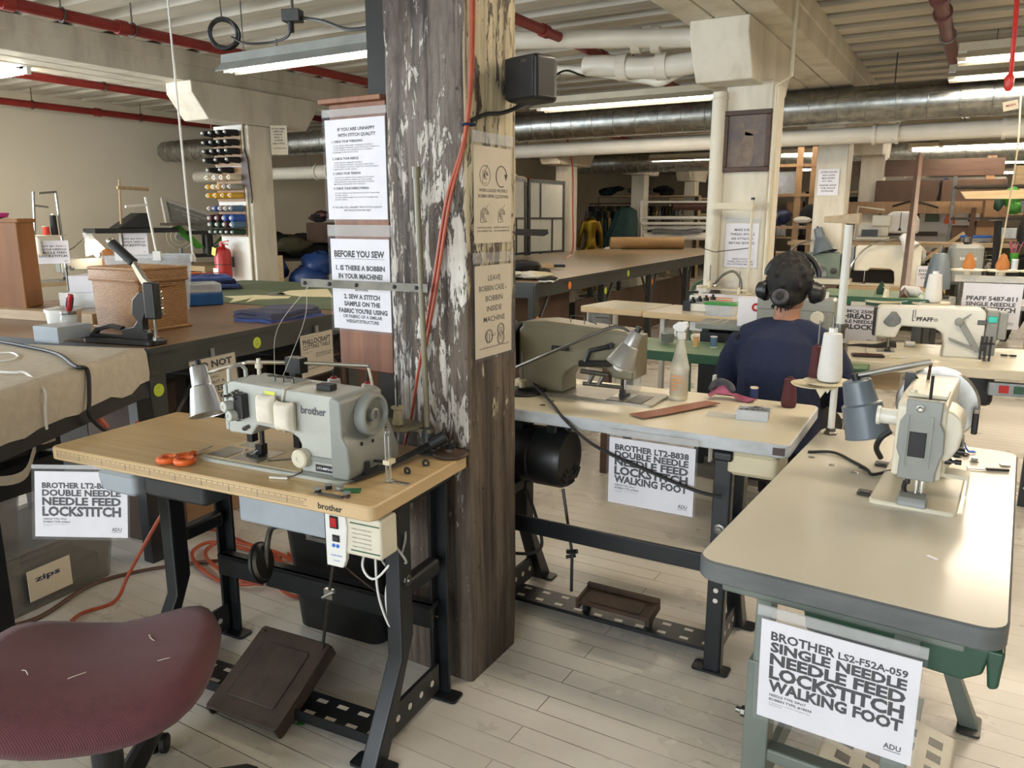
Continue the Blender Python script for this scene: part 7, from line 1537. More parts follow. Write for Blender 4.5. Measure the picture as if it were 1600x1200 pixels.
for z_ in (.45,.88): MB().box(-.75,-.3,z_,.75,.3,z_+.03).build('shelf', 'shelf_dark', t)
for x in (-.72,.72):
    for y in (-.27,.27): MB().box(x-.03,y-.03,0,x+.03,y+.03,1.0).build('post', 'dull_steel', t)
heap('leather_scraps', 'dark heap of leather scraps on the metal shelf', (-7.95,7.7,.92), (.55,.32,.30), 9, ['dark_plastic','olive_cloth','black_cloth','brown_cast_iron'], 'scraps', 3, R(60))
carton('brown carton with white labels above the leather scraps', (-7.6,7.9,1.12), R(32), .40, .30, .26, 'dark_cardboard')
heap('folded_garments', 'black garment bundle on top of the labelled brown carton', (-7.6,7.9,1.385), (.22,.16,.14), 4, ['black_cloth','brown_vinyl'], 'garments', 6)
heap('plastic_bag', 'big crumpled blue plastic bag below the leather scraps', (-7.1,6.85,.52), (.48,.30,.50), 5, ['blue_bag'], 'bag', 8, R(30))
heap('hanging_bag', 'dark bag with blue edge hanging behind the left column', (-7.45,6.75,1.04), (.14,.10,.34), 4, ['black_cloth','blue_bag'], 'bag', 9)
t = thing('plastic_sheet', 'cloudy plastic sheet leaning behind the notice board', 'sheet', (-6.85,7.45,.0), R(25), rot=(R(-10),0,R(28)))
MB().prism([(-.30,0),(.42,0),(.42,1.40),(.14,1.40)], -.003, .003, 'y').build('sheet', 'cloudy_film', t)
for i in range(4): tag(MB().box(0,-.25,0,.025,.25,.42+.03*i).build('flat_board', ('cardboard','dark_cardboard','foam_grey','light_wood')[i], loc=(-7.45+.06*i,6.55-.02*i,.5), rz=R(-50)), ('first','second','third','fourth')[i]+' upright panel leaning left of the blue plastic bag, counted from the column', 'panel', 'upright panels by the blue bag')
simple_table('store_bench', 'low dark bench under the blue plastic bag', (-7.3,6.45,0), R(28), .8, .62, .5, ['shelf_dark','shelf_dark'], 'shelf_dark', .04, .01, 'bench')
# ------------------------------------------------------------ right cutting table and what lies on it
RT = R(92.9); OT = (-3.10,5.66,0); FT = frame(OT, RT)
t = thing('cutting_table', 'very long brown cutting table with dark frame beyond the pillar', 'table', OT, RT)
b = MB().box(0,0,.895,8.0,2.2,.92,1); b.mi[-5] = 0; b.build('tabletop', ['cutting_top','bench_steel'], t)
for (x0,y0,x1,y1) in ((0,.012,8.0,.03),(.0,.02,.02,2.18),(7.98,.02,8.0,2.18),(0,2.17,8.0,2.19)): MB().box(x0,y0,.79,x1,y1,.895).build('apron', 'bench_steel', t)
for x in (.05,1.65,3.2,4.8,6.5,7.95):
    for y in (.05,2.14):
        MB().box(x-.045,y-.03,0,x+.045,y-.024,.79).box(x-.045,y-.03,0,x-.039,y+.03,.79).build('leg', 'bench_steel', t)
        if y < 1:
            for s in (-1,1):
                if x+s*.3 > 0: MB().tube([(x+s*.03,y,.50),(x+s*.30,y,.79)], .015, 6).build('brace', 'bench_steel', t)
MB().tube([(.012,.1,.5),(.012,.42,.79)], .015, 6).build('brace', 'dull_steel', t)
MB().box(.1,.35,.0,1.5,.37,.76).box(1.7,.35,0,6.2,.37,.6).build('back_panel', 'dark_cardboard', t); MB().box(.1,.36,.08,6.3,2.1,.11).build('shelf', 'shelf_dark', t)
for i, (x, z_, m_) in enumerate(((.72,.845,'dot_orange'),(2.32,.855,'dot_yellow'),(.06,.60,'dot_orange'),(1.66,.72,'dot_yellow'),(3.22,.70,'dot_orange'))):
    t_dot(('orange sticker on the front rail of the very long table near its corner','yellow green sticker farther along the front rail of the very long table','orange sticker low on the corner leg of the very long table','yellow green sticker on the second leg of the very long table','orange sticker on the third leg of the very long table')[i], FT(x,.010 if z_ > .8 else .018,z_), RT, m_, .036)
heap('fabric_scraps', 'heap of white and cream fabric scraps at the near end of the very long table', FT(.22,.30,.921), (.24,.30,.07), 7, ['white_cloth','cream_cloth','white_cloth'], 'fabric', 12)
heap('fabric_scraps', 'black cloth heap behind the white scraps on the very long table', FT(.62,.62,.921), (.35,.35,.13), 6, ['black_cloth','grey_cloth','black_cloth'], 'fabric', 14)
folded('folded_fabric', 'white edged black folded cloth at the end of the white scraps', FT(.28,.02,.921), RT+.3, .30,.13,.03, ['white_cloth','black_cloth'], 2, 5)
t = thing('tool_set', 'wooden handled tool lying near the red hanging cord on the very long table', 'tool', FT(1.7,.75,.925), R(25))
MB().box(-.18,-.03,0,.12,.03,.05).build('handle', 'light_wood', t); MB().box(.12,-.025,.01,.24,.025,.04).build('head', 'black_enamel', t)
tag(MB().prism([(-.35,-.03),(.28,-.05),(.34,-.02),(.33,.04),(-.35,.05)], -.02, .02, 'y').build('flat_tool', 'shelf_dark', loc=(-5.300, 9.305, 1.252), rz=R(25)), 'flat dark blade shaped tool against the folding screen', 'tool')
tag(MB().tube(curve([(-4.300, 8.250, 3.806)[:2]+(2.86,), (-4.300, 8.712, 2.126), (-4.300, 8.769, 1.525), (-4.200, 8.582, 1.069), (-4.100, 8.195, 0.981)], 6), .008, 8).build('ceiling_cable', 'signal_red'), 'thin red cord hanging from the ceiling to the very long table', 'cord')
t = thing('paper_roll', 'brown kraft paper roll lying across the far part of the very long table', 'paper roll', (-4.813, 12.672, 0.925), R(30))
MB().cyl((-.62,0,.10),(.62,0,.10),.10,n=26).build('roll', 'kraft', t); MB().cyl((.62,0,.10),(.624,0,.10),.05,n=18).build('core', 'dark_cardboard', t)
rag_paper('paper_sheet', 'white paper sheet sticking out left of the kraft roll', P2((-5.765, 13.117, 0.925), (-5.931, 14.164, 0.925), (-5.066, 12.214, 0.925), (-5.432, 12.308, 0.925)), .921, 'paper')
t = thing('folding_screen', 'black framed white folding screen standing behind the very long table', 'folding screen', (-5.62,9.15,0))
for (x0, y0, rz_) in ((0,0,R(97)),(-.10,1.02,R(84))):
    p_ = MB().box(0,-.006,.05,.98,.006,1.96).build('panel', 'screen_panel', t, (x0,y0,0), rz_)
    b = MB()
    for a in ((0,0,.05,2.0),(.93,0,.98,2.0),(0,0,.98,.05),(0,1.95,.98,2.0),(.05,1.42,.93,1.45),(.05,.92,.93,.95),(.05,.45,.93,.48),(.30,.48,.33,.92),(.30,1.45,.33,1.95),(.62,.95,.65,1.42),(.55,.05,.58,.45)): b.box(a[0],-.016,a[1] if a[1] else 0,a[2],.016,a[3])
    b.build('lattice', 'black_enamel', p_)
t = thing('red_case', 'red case on a high shelf above the folding screen', 'case', (-6.35,10.35,1.98), R(40)); MB().box(-.2,-.1,0,.2,.1,.26).tube([(-.06,0,.26),(-.06,0,.30),(.06,0,.30),(.06,0,.26)], .012, 6).build('body', 'signal_red', t, bevel=.02)
heap('bag', 'white bag beside the red case above the folding screen', (-6.4,10.95,1.98), (.22,.15,.16), 3, ['white_cloth'], 'bag', 21); heap('bag', 'second white bag farther right above the folding screen', (-6.45,11.55,1.98), (.2,.15,.13), 3, ['white_cloth','red_plastic'], 'bag', 22)
t = thing('high_shelf', 'high plain shelf behind the folding screen', 'shelf', (-6.6,10.9,0)); MB().box(-.25,-1.1,1.94,.4,1.0,1.975).build('shelf', 'light_wood', t)
for y in (-1.05,.95): MB().box(-.2,y-.03,0,-.14,y+.03,1.94).box(.3,y-.03,0,.36,y+.03,1.94).build('post', 'light_wood', t)
# gold mannequin
t = thing('mannequin', 'shiny gold armless mannequin beside the garment racks', 'mannequin', (-6.121, 13.230, 0.891)[:2]+(0,), R(40))
b = MB().tube([(0,0,.35),(.0,.0,.8),(0,.01,.92),(0,.0,1.08),(0,.02,1.25),(0,.0,1.40),(0,0,1.46)], [.05,.09,.125,.095,.12,.105,.05], 18).tube([(.12,0,1.38),(.19,.0,1.15),(.22,.05,.9),(.21,.1,.75)], [.055,.045,.04,.03], 12).tube([(-.12,0,1.38),(-.19,.0,1.15),(-.22,.05,.9)], [.055,.045,.035], 12)
for s in (-1,1): b.tube([(s*.08,0,.9),(s*.09,.02,.5),(s*.09,0,.1)], [.09,.065,.045], 12)
organic(b, 'body', 'gold_skin', t, .015, 4); MB().lathe([(.2,0),(.2,.02),(.03,.03),(.03,.12)], 20).build('base', 'dull_steel', t)
# garment racks
def garment(t, x, w, h, z, m, k=0): 
    MB().grid(lambda u, v: (x+.03*math.sin(7*v+k)*(1-u)*.5-.02+.04*abs(2*v-1)*0, -w/2*(.35+.65*min(1,u*4))+w*(.35+.65*min(1,u*4))*v, z-h*u-.06*(2*v-1)**2*(u < .2)+0), 8, 10, .05).build('garment', m, t, ang=80)
def rack(lab, loc, rz, L, mats, z=1.62, h=.95):
    t = thing('garment_rack', lab, 'garment rack', loc, rz); MB().tube([(0,0,.05),(0,0,z+.02),(L,0,z+.02),(L,0,.05)], .016, 8).build('rail', 'dull_steel', t)
    for q in (0, L): MB().box(q-.02,-.3,.0,q+.02,.3,.05).build('foot', 'dull_steel', t)
    q = random.Random(int(L*100)+len(mats)); n = int(L/.075)
    for i in range(n):
        x = .05+i*.075; hg = MB().tube([(x,-.19,z-.09),(x,0,z-.03),(x,.19,z-.09)], .006, 5).tube([(x,0,z-.03),(x,0,z+.03)], .004, 5).build('hanger', 'black_plastic', t)
        garment(t, x, q.uniform(.38,.5), q.uniform(.6,1)*h, z-.04, mats[q.randrange(len(mats))], i)
    return t
rk = (-7.078, 15.728, 0.789); rack('crowded garment rack of dark clothes behind the gold mannequin', (rk[0]-.2,rk[1]-.2,0), R(35), 1.35, ['black_cloth','olive_cloth','grey_cloth','dark_teal_cloth','tan_cloth'])
rk = (-8.074, 17.378, 0.715); rack('second garment rack deeper behind the first', (rk[0],rk[1],0), R(20), 2.2, ['black_cloth','grey_cloth','tan_cloth','olive_cloth'], 1.75)
t = thing('top_shelf', 'long shelf of cloth bundles above the garment racks', 'shelf', (rk[0]-.1,rk[1]+.6,0), R(20)); MB().box(0,-.3,1.93,2.5,.3,1.96).build('shelf', 'light_wood', t)
for x in (.03,2.47): MB().box(x-.03,-.28,0,x+.03,.28,1.93).build('side_panel', 'light_wood', t)
for i, (u, m, l_) in enumerate(((.35,['dark_teal_cloth','black_cloth'],'dark teal'),(1.05,['grey_cloth'],'grey'),(1.55,['black_cloth'],'black'))):
    f = frame((rk[0]-.1,rk[1]+.6,1.962), R(20)); heap('cloth_bundle', l_+' cloth bundle on the shelf above the garment racks', f(u,0,0), (.32,.25,.24), 4, m, 'cloth', 30+i)
t = thing('draped_fabric', 'dark teal fabric draped over a stand left of the roller rack', 'fabric', (-5.988, 14.369, 0.856)[:2]+(0,), R(35))
MB().loft([[((.30+.05*math.sin(5*a))*k*math.cos(a)+dx, (.20+.04*math.sin(4*a+1))*k*math.sin(a), z_) for a in [2*PI*i/28 for i in range(28)]] for z_, k, dx in ((.3,1.35,-.1),(.7,1.2,-.06),(1.1,.95,.02),(1.4,.75,.08),(1.58,.6,.1),(1.64,.3,.1))]).build('cloth', 'dark_teal_cloth', t, ang=80)
# roller rack with rolls
t = thing('roller_rack', 'white metal rack of horizontal rails and rollers at the end of the very long table', 'rack', (-5.812, 14.943, 0.840)[:2]+(0,), R(28))
for x in (0,2.1): MB().box(x-.03,-.03,0,x+.03,.03,1.78).prism([(-.25,.85),(.2,.85),(.08,1.3),(-.1,1.3)], x-.015, x+.015, 'x').build('frame', 'white_paint', t)
for z_, r, y in ((1.75,.022,0),(1.44,.035,.05),(1.33,.03,-.1),(1.24,.04,.08)): MB().cyl((0,y,z_),(2.1,y,z_),r,n=14).build('rail', 'white_paint', t)
MB().cyl((.05,-.05,1.08),(2.05,-.05,1.08),.075,n=20).build('roller', 'white_cloth', t); MB().grid(lambda u, v: (.2+1.0*u, -.25+.4*v, 1.17+.05*math.sin(PI*v)+.02*math.sin(9*u)), 10, 6, .03).build('cloth', 'grey_cloth', t)
t2 = thing('vinyl_roll', 'brown vinyl roll hanging high on the roller rack', 'roll', (-5.185, 16.235, 1.680), R(28)); MB().cyl((-.42,0,0),(.6,0,0),.085,n=20).build('roll', 'brown_vinyl', t2)
t = thing('wooden_rack', 'pale wooden rack of small boxes behind the roller rack', 'rack', (-6.981, 20.024, 0.648)[:2]+(0,), R(28))
for x in (0,1.6): MB().box(x-.05,-.05,0,x+.05,.05,1.95).build('post', 'pale_wood', t)
for z_ in (1.2,1.5,1.9): MB().box(0,-.06,z_,1.6,.2,z_+.04).build('shelf', 'pale_wood', t)
f = frame((-6.981, 20.024, 0.648)[:2]+(0,), R(28))
for i, (x, z_, m, l_) in enumerate(((-.75,1.24,'cream_plastic','cream'),(-.35,1.24,'steel','blue grey'),(.2,1.24,'white_plastic','white'),(.6,1.54,'cardboard','brown'))): carton(l_+' small box on the pale wooden rack', f(x+.9,.05,z_), R(28), .25,.2,.18, m)

# ------------------------------------------------------------ right: second rows of machines, shelves and racks
def col_(pt): return (pt[0], pt[1], 0)
def tall_post(lab, a, b_, m='red_brown_wood', w=.03, cat='post', name='wooden_post'):
    if name == 'leaning_post': a = (a[0], a[1], 0)
    t = thing(name, lab, cat, a); MB().tube([(0,0,0), V(b_)-V(a)], w, 4).build('post', m, t); return t
# station with cream column machine on a wooden table
s1 = (-1.148, 8.436, 0.780); simple_table('sewing_table', 'pale wooden table under the large cream machine beyond the white column', (s1[0],s1[1],0), R(4), .95, .5, .78, ['light_wood','light_wood'], 'dark_grey_enamel', .05)
f = frame((s1[0],s1[1],.782), R(4))
m_ = machine('sewing_machine', 'large cream machine with a thick arm on the pale wooden table', f(.22,.25,0), R(4), 'machine_cream', 'dark_plastic', .50, .16, .40, .17, .22, (-.14,.50,-.10,.12), .07, 'machine_cream', 'machine_mid_grey', None, False, True, nose=.10, face=.14)
bent_lamp('white gooseneck lamp over the large cream machine', f(.08,.15,0), curve([f(.08,.15,.0), f(.10,.13,.20), f(.22,.12,.37), f(.40,.10,.45), f(.50,.10,.47)], 5), f(.53,.10,.50), (.12,-.05,-.16), 'white_plastic', 'chrome', .17, .04, .085, False, False, .008)
s2 = (-1.452, 8.345, 0.780); simple_table('sewing_table', 'dark red brown table under the grey green machine behind the headphones', (s2[0]-.25,s2[1],0), R(3), .55, .5, .78, ['dark_wood','red_brown_wood'], 'dark_grey_enamel', .06)
f = frame((s2[0]-.25,s2[1],.782), R(3))
machine('sewing_machine', 'old grey green machine on the dark red brown table', f(.25,.22,.06), R(3), 'machine_green', 'dark_grey_enamel', .30, .12, .26, .12, .12, (-.16,.36,-.12,.12), .07, 'machine_mid_grey', 'dark_grey_enamel')
tag(MB().rbox(.05,.08,0,.66,.36,.055,.02,.006).build('machine_plinth', 'machine_cream', loc=(s2[0]-.25,s2[1],.782), rz=R(3)), 'cream plinth under the old grey green machine', 'plinth')
bent_lamp('dark grey gooseneck lamp above the head of the person', f(.0,.3,0), curve([f(-.05,.3,.0), f(-.02,.3,.22), f(.10,.28,.38), f(.24,.26,.44)], 5), f(.30,.24,.56), (.08,-.04,-.22), 'lamp_grey', 'dull_steel', .27, .05, .12, True, False, .010)
paper_sign('small white notice ending STITCH below the dark red brown table', f(.52,-.01,-.19), (0,0,R(3)), .279, .20, [('SINGLE NEEDLE',.08,.72,.09,.84,'l',.03),('LOCKSTITCH',.08,.55,.11,.84,'l',.04)])
f = frame((s1[0],s1[1],.782), R(4)); paper_sign('white notice headed SINGLE NEEDLE LOCK under the pale wooden table', f(.27,-.01,-.17), (0,0,R(4)), .279, .22, [('JUKER 5550 U200',.07,.78,.08,.84,'l',.02),('SINGLE NEEDLE',.06,.64,.09,.86,'l',.03),('LOCK',.06,.46,.12,.4,'l',.04)])
# tall leaning wooden thread stand and its dish
a = (-0.324, 4.998, 1.000); tall_post('tall leaning brown wooden pole right of the large cream machine', a, (-0.491, 7.674, 1.966), 'red_brown_wood', .026)
t = thing('spool_stand', 'cream spool dishes on a beam at the foot of the leaning wooden pole', 'spool stand', (a[0]-.22,a[1]-.05,0), R(4))
MB().box(-.05,-.02,.93,.55,.02,.97).build('beam', 'machine_cream', t); MB().cyl((0,0,0),(0,0,.93),.02,n=8).cyl((.5,0,0),(.5,0,.93),.02,n=8).build('post', 'dark_grey_enamel', t)
for q in (.12,.36): MB().lathe([(.01,.97),(.10,.975),(.10,.985),(.01,.98)], 22, (q,0,0)).build('spool_dish', 'cream_plastic', t)
MB().lathe([(.02,.985),(.012,1.05),(.022,1.06),(.006,1.06)], 10, (.13,0,0)).build('cone_holder', 'cream_plastic', t)
cone('tall white thread cone on the spool dish right of the leaning wooden pole', frame((a[0]-.22,a[1]-.05,.985), R(4))(.37,0,0), 'thread_white', .16, .045, .034)
# big bullet lamp and grey machine
p = (-0.246, 7.527, 0.800); t = thing('lathe_lamp', 'large grey bullet shaped lamp left of the chainstitch notice', 'lamp', p)
MB().lathe([(.001,.36),(.05,.355),(.07,.31),(.085,.22),(.10,.10),(.10,.06),(.09,.06),(.06,.28),(.001,.30)], 26).build('shade', 'lamp_grey', t); MB().lathe([(.06,0),(.06,.02),(.045,.06),(.045,.12)], 18).build('base', 'black_enamel', t); MB().cyl((0,0,.35),(.01,0,.42),.012,n=8).build('stem', 'dull_steel', t)
s3 = (-0.334, 7.211, 0.780); simple_table('sewing_table', 'grey topped table holding the bullet lamp and the post machine', (s3[0],s3[1]-.05,0), R(2), 1.3, .6, .78, ['machine_mid_grey','machine_mid_grey'], 'dark_grey_enamel')
t = thing('sewing_machine', 'grey rounded post machine behind the orange cones', 'sewing machine', (-0.064, 7.760, 0.827), R(8))
MB().rbox(-.13,-.09,.06,.13,.10,.40,.05,.03).build('head', 'machine_mid_grey', t); MB().cyl((0,0,-.06),(0,0,.08),.05,n=14).build('post', 'dull_steel', t)
b = MB(); write(b, 'RIMOLDI', -.05, .27, .12, .025, -.0915, .01); b.build('lettering', 'paper', t); MB().lathe([(.02,0),(.035,.02),(.03,.06)], 14, (.0,.0,.40)).build('cap', 'dull_steel', t)
tag(MB().box(-.10,-.08,.782,.10,.08,p[2]).build('lamp_plinth', 'dark_grey_enamel', loc=(p[0],p[1],0)), 'dark plinth under the large grey bullet lamp', 'plinth')
t = thing('sewing_machine', 'tangled grey green overlock machine behind the orange cones', 'sewing machine', (0.063, 9.606, 0.787), R(10)); r0 = random.Random(9)
b = MB().rbox(-.16,-.12,-.79,.20,.12,.06,.03,.01); b.build('body', 'machine_green', t)
b = MB()
for i in range(16): b.tube([(r0.uniform(-.15,.18),-.12,r0.uniform(-.05,.2)), (r0.uniform(-.15,.18),-.1,r0.uniform(-.05,.3)), (r0.uniform(-.12,.15),.0,r0.uniform(.1,.34))], r0.uniform(.006,.02), 6)
b.build('mechanism', 'dull_steel', t)
for i in range(4): MB().lathe([(.025,0),(.025,.03),(.01,.035),(.01,.06)], 14, (-.1+.07*i,-.13,.12+.02*i), (PI/2,0,0)).build('dial', 'machine_grey_dark', t)
t = thing('bucket', 'pale bucket with a blue rim on the far right bench', 'bucket', (-0.003, 10.812, 1.017)); MB().lathe([(.12,-.18),(.16,.20),(.165,.20),(.165,.215),(.15,.215),(.11,-.08)], 24).build('body', 'cloudy_plastic', t); MB().lathe([(.166,.20),(.17,.21),(.166,.225),(.15,.225),(.15,.20)], 24).build('rim', 'bright_blue', t)
paper_sign('small white notice ending CHAINSTITCH behind the bullet lamp', (-0.369, 8.663, 0.885), (0,0,R(8)), .20, .20, [('DOUBLE',.08,.72,.11,.84,'l',.03),('CHAINSTITCH',.06,.55,.11,.86,'l',.03),('LOOPER',.2,.38,.11,.6,'l',.03)])
# middle machine on its stand, white hood
p = (-1.039, 10.008, 1.194); tag(MB().box(-.9,-.25,-.04,1.4,.35,0).build('pale_bench', 'light_wood', loc=(p[0],p[1],p[2]-.02), rz=R(3)), 'long pale bench top carrying the cream overlock and white hood', 'bench')
t = thing('sewing_machine', 'cream overlock machine on the long pale bench', 'sewing machine', p, R(5))
MB().box(-.18,-.12,0,.18,.14,.04).box(-.16,.0,.04,.16,.14,.20).box(-.02,-.10,.16,.18,.12,.28).build('body', 'machine_cream', t, bevel=.012); MB().box(-.12,-.10,.04,.05,-.02,.12).build('looper', 'black_enamel', t); MB().tube([(-.2,0,0),(-.18,0,.38),(.1,.0,.34)], .012, 6).build('thread_arm', 'machine_cream', t)
p = (-0.788, 10.296, 1.279); t = thing('machine_cover', 'white rounded machine hood with a dark seam on the long pale bench', 'hood', p, R(5)); MB().prism([(-.2,-.01),(.2,-.01),(.2,.14),(.14,.24),(-.1,.24),(-.18,.16)], -.14, .14, 'y').build('hood', 'white_plastic', t, bevel=.03, seg=3); MB().box(-.004,-.143,.02,.004,-.139,.23).prism([(-.02,.02),(.02,.02),(.0,.07)], -.144, -.14, 'y').build('seam', 'ink', t)
# white tool panel with shelf boards and wooden frame
p = (-1.072, 12.754, 1.809); RP = R(8); f = frame(p, RP)
t = thing('pegboard', 'white tool panel standing behind the leaning wooden pole', 'panel', (p[0],p[1],0), RP); MB().box(-.35,0,.8,1.35,.03,2.0).build('panel', 'white_paint', t); MB().box(-.35,0,0,-.28,.03,.8).box(1.28,0,0,1.35,.03,.8).build('leg', 'light_wood', t)
for (x, z_, w, h, m, l_) in ((.62,-.12,.16,.30,'blue_cloth','blue strap'),(.50,-.42,.18,.34,'green_mat','green bottle shaped tool'),(.25,-.40,.22,.22,'black_cloth','black pouch'),(.98,-.42,.06,.20,'black_enamel','thin black tool'),(.82,-.06,.10,.12,'black_plastic','small black hook'),(.72,-.45,.14,.14,'orange_plastic','orange tape roll'),(.36,-.40,.10,.14,'white_cloth','white cloth wad')):
    tag(MB().prism([(-w/2,0),(w/2,0),(w/2*.8,h*.6),(w/2*.3,h),(-w/2*.4,h),(-w/2*.9,h*.5)], -.06, 0, 'y').build('tool', m, loc=f(x,-.002,z_-.0), rz=RP, bevel=.01), l_+' on the white tool panel', 'tool')
t = thing('wooden_rack', 'brown wooden frame with shelf boards in front of the white tool panel', 'shelf', (p[0],p[1]-.5,0), RP)
for x in (-.25,1.15): MB().box(x-.05,-.05,0,x+.05,.05,2.25).build('post', 'peg_wood', t)
MB().box(-.6,-.06,2.0,1.3,-.02,2.22).build('top_rail', 'red_brown_wood', t); MB().box(-.9,-.3,1.50,1.15,.05,1.66).build('shelf', 'peg_wood', t); MB().box(-.2,-.1,1.2,.6,.0,1.26).build('shelf', 'shelf_dark', t)
MB().tube(curve([(.0,-.32,1.60),(.25,-.34,1.66),(.55,-.32,1.58)],6), .014, 6).build('hook_strip', 'black_rubber', t)
for x, l_ in ((.15,'left'),(.95,'right')): carton('flat brown carton on the %s of the wooden frame shelf' % l_, frame((p[0],p[1]-.5,1.66), RP)(x,-.1,0), RP, .75,.3,.28, 'dark_cardboard')
# pale plank arm with white cord, near upper right
t = thing('thread_tree', 'pale wooden plank arm high at the right edge', 'thread stand', (0.089, 7.219, 1.629), R(10)); MB().prism([(-.24,.02),(-.20,-.035),(.5,-.04),(.5,.035)], -.015, .015, 'y').build('arm', 'pale_wood', t); MB().cyl((.35,.02,-1.2),(.35,.02,.0),.02,n=8).build('pole', 'pale_wood', t)
tag(MB().tube(curve([(0.155, 6.463, 2.248), (0.176, 6.513, 1.921), (0.176, 6.762, 1.495), (0.164, 6.912, 1.169), (0.159, 6.988, 1.012)], 6), .006, 6).build('hanging_wire', 'cream_plastic'), 'cream cord slanting down across the far right', 'wire')
tag(MB().tube(curve([(0.040, 4.559, 2.497), (0.051, 4.646, 2.347), (0.060, 4.715, 2.126)], 6), .011, 8).lathe([(.012,0),(.02,.02),(.022,.06),(.012,.08)], 12, (0.056, 4.696, 2.058)).build('hanging_wire', 'signal_red'), 'red cord with a connector hanging at the upper right', 'wire')
t = thing('price_tag', 'pinkish paper tag hanging below the red cord at the upper right', 'tag', (0.075, 4.689, 1.988), 0, rot=(0,R(-12),R(25))); MB().box(-.035,-.001,-.022,.035,.001,.022).build('paper', 'cream_paper', t); b = MB(); write(b, 'MAIN', -.022, -.004, .044, .012, -.0016, .02); b.build('lettering', 'red_pipe', t)
# racks, clothes, boxes and clutter beyond
p = (-2.025, 11.052, 1.045); t = thing('wooden_rack', 'tall brown wooden rack between the white column and the head of the person', 'rack', col_(p), R(12))
for x in (-.08,.10): MB().box(x-.04,-.04,0,x+.04,.04,2.35).build('post', 'peg_wood', t)
for z_ in (.95,1.30,1.72,2.1): MB().box(-.45,-.05,z_,.40,.4,z_+.035).build('shelf', 'peg_wood', t)
f = frame(col_(p), R(12)); clear_box('clear bin of blue grey bundles on the tall brown rack', f(-.28,.18,1.757), R(12), .40, .34, .28, 'clear_plastic', inside=((-.15,-.12,.02,.1,.1,.18,'steel'),(-.05,-.1,.1,.15,.12,.24,'blue_cloth')))
heap('folded_garments', 'grey denim heap on the tall brown rack', f(-.27,.15,1.337), (.20,.16,.22), 5, ['grey_cloth','grey_blue_cloth','navy_knit'], 'garments', 41); heap('folded_garments', 'dark heap on the lower shelf of the tall brown rack', f(.1,.15,.987), (.30,.16,.26), 5, ['black_cloth','dark_plastic'], 'garments', 42)
t = thing('cap', 'black cap with a white front hanging on the tall brown rack', 'cap', f(.10,-.10,1.50), R(12)); MB().ball((0,0,0),(.14,.11,.12),16,10).build('crown', 'black_cloth', t); MB().ball((-.10,-.06,-.08),(.12,.09,.045),14,8).build('brim', 'white_cloth', t)
heap('coat', 'long black coat hanging right beside the white column', (-1.904, 8.768, 1.123)[:2]+(0,), (.10,.10,1.55), 3, ['black_cloth'], 'coat', 44)
heap('coat', 'black coats hanging at the far right edge behind the orange boxes', (0.425, 10.847, 1.100)[:2]+(0,), (.25,.16,1.6), 4, ['black_cloth','dark_plastic'], 'coat', 45)
heap('coat', 'bright green garment hanging above the black coats', (0.280, 10.620, 1.484), (.14,.08,.28), 3, ['bright_green','green_plastic'], 'coat', 46)
p = (0.146, 11.389, 1.076); t = thing('metal_shelf', 'dark metal shelf of boxes at the far right', 'shelf', col_(p), R(6))
for x in (-.45,.75): MB().box(x-.02,-.02,0,x+.02,.02,1.95).build('post', 'dull_steel', t)
for z_ in (.75,1.08,1.42,1.80): MB().box(-.45,-.2,z_,.75,.25,z_+.03).build('shelf', 'shelf_dark', t)
f = frame(col_(p), R(6))
for x, z_, m, l_, s in ((-.05,1.112,'cardboard','upright orange brown carton with white labels',.30),(.02,1.452,'cardboard','orange brown carton on the upper shelf',.20),(.30,1.832,'light_wood','pale carton on the top shelf',.22),(-.30,1.112,'dark_cardboard','dark carton at the left end',.24),(.45,.782,'steel','blue grey carton on the lowest shelf',.22)):
    carton(l_+' of the far right metal shelf', f(x,.0,z_), R(6), .26,.26,s, m)
heap('tool_heap', 'dark heap of tools and straps before the far right metal shelf', (0.239, 10.228, 0.963), (.45,.25,.20), 9, ['black_cloth','dark_plastic','brown_cast_iron','olive_cloth'], 'tools', 47)
tall_post('dark slanting post left of the far right metal shelf', (-0.065, 8.418, 0.135), (-0.050, 8.777, 1.539), 'dark_wood', .022, name='leaning_post')
tall_post('dark thin stand before the black coats at the far right', (0.219, 8.356, 0.171), (0.159, 8.633, 1.420), 'black_enamel', .03, name='leaning_post')
p = (0.082, 9.467, 1.139); t = thing('straw_cup', 'green cup of pink straws at the far right', 'cup', (0.338, 9.121, 1.050)); MB().lathe([(.03,-.04),(.04,.06),(.036,.06),(.027,-.03)], 16).build('cup', 'bright_green', t)
b = MB(); r0 = random.Random(8)
for i in range(9): b.tube([(0,0,-.02),(r0.uniform(-.06,.06),r0.uniform(-.03,.03),.17)], .005, 5)
b.build('straw', 'pink_cloth', t)
t = thing('wide_bench', 'long dark work bench across the far right', 'bench', (-0.880, 11.255, 1.060)[:2]+(0,), R(6)); MB().box(-.6,-.3,.80,1.05,.4,.85).build('top', 'light_wood', t); MB().box(-.55,.0,.0,1.0,.35,.80).build('cabinet', 'shelf_dark', t)
f = frame((-0.880, 11.255, 1.060)[:2]+(.85,), R(6))
for i, (x, m, l_) in enumerate(((-.5,'cloudy_plastic','clear'),(-.25,'green_mat','olive green'),(.0,'cloudy_plastic','cloudy'),(.25,'machine_cream','cream'),(.5,'steel','steel'),(.75,'white_plastic','white'))):
    t = thing('container', l_+' tub on the long dark work bench', 'container', f(x,.05,0)); MB().lathe([(.07,0),(.085,.01),(.09,.20),(.07,.22),(.05,.23),(.05,.21)], 18).build('body', m, t); MB().lathe([(.055,.22),(.055,.25),(.001,.252)], 16).build('lid', 'black_plastic' if i % 2 else 'white_plastic', t)
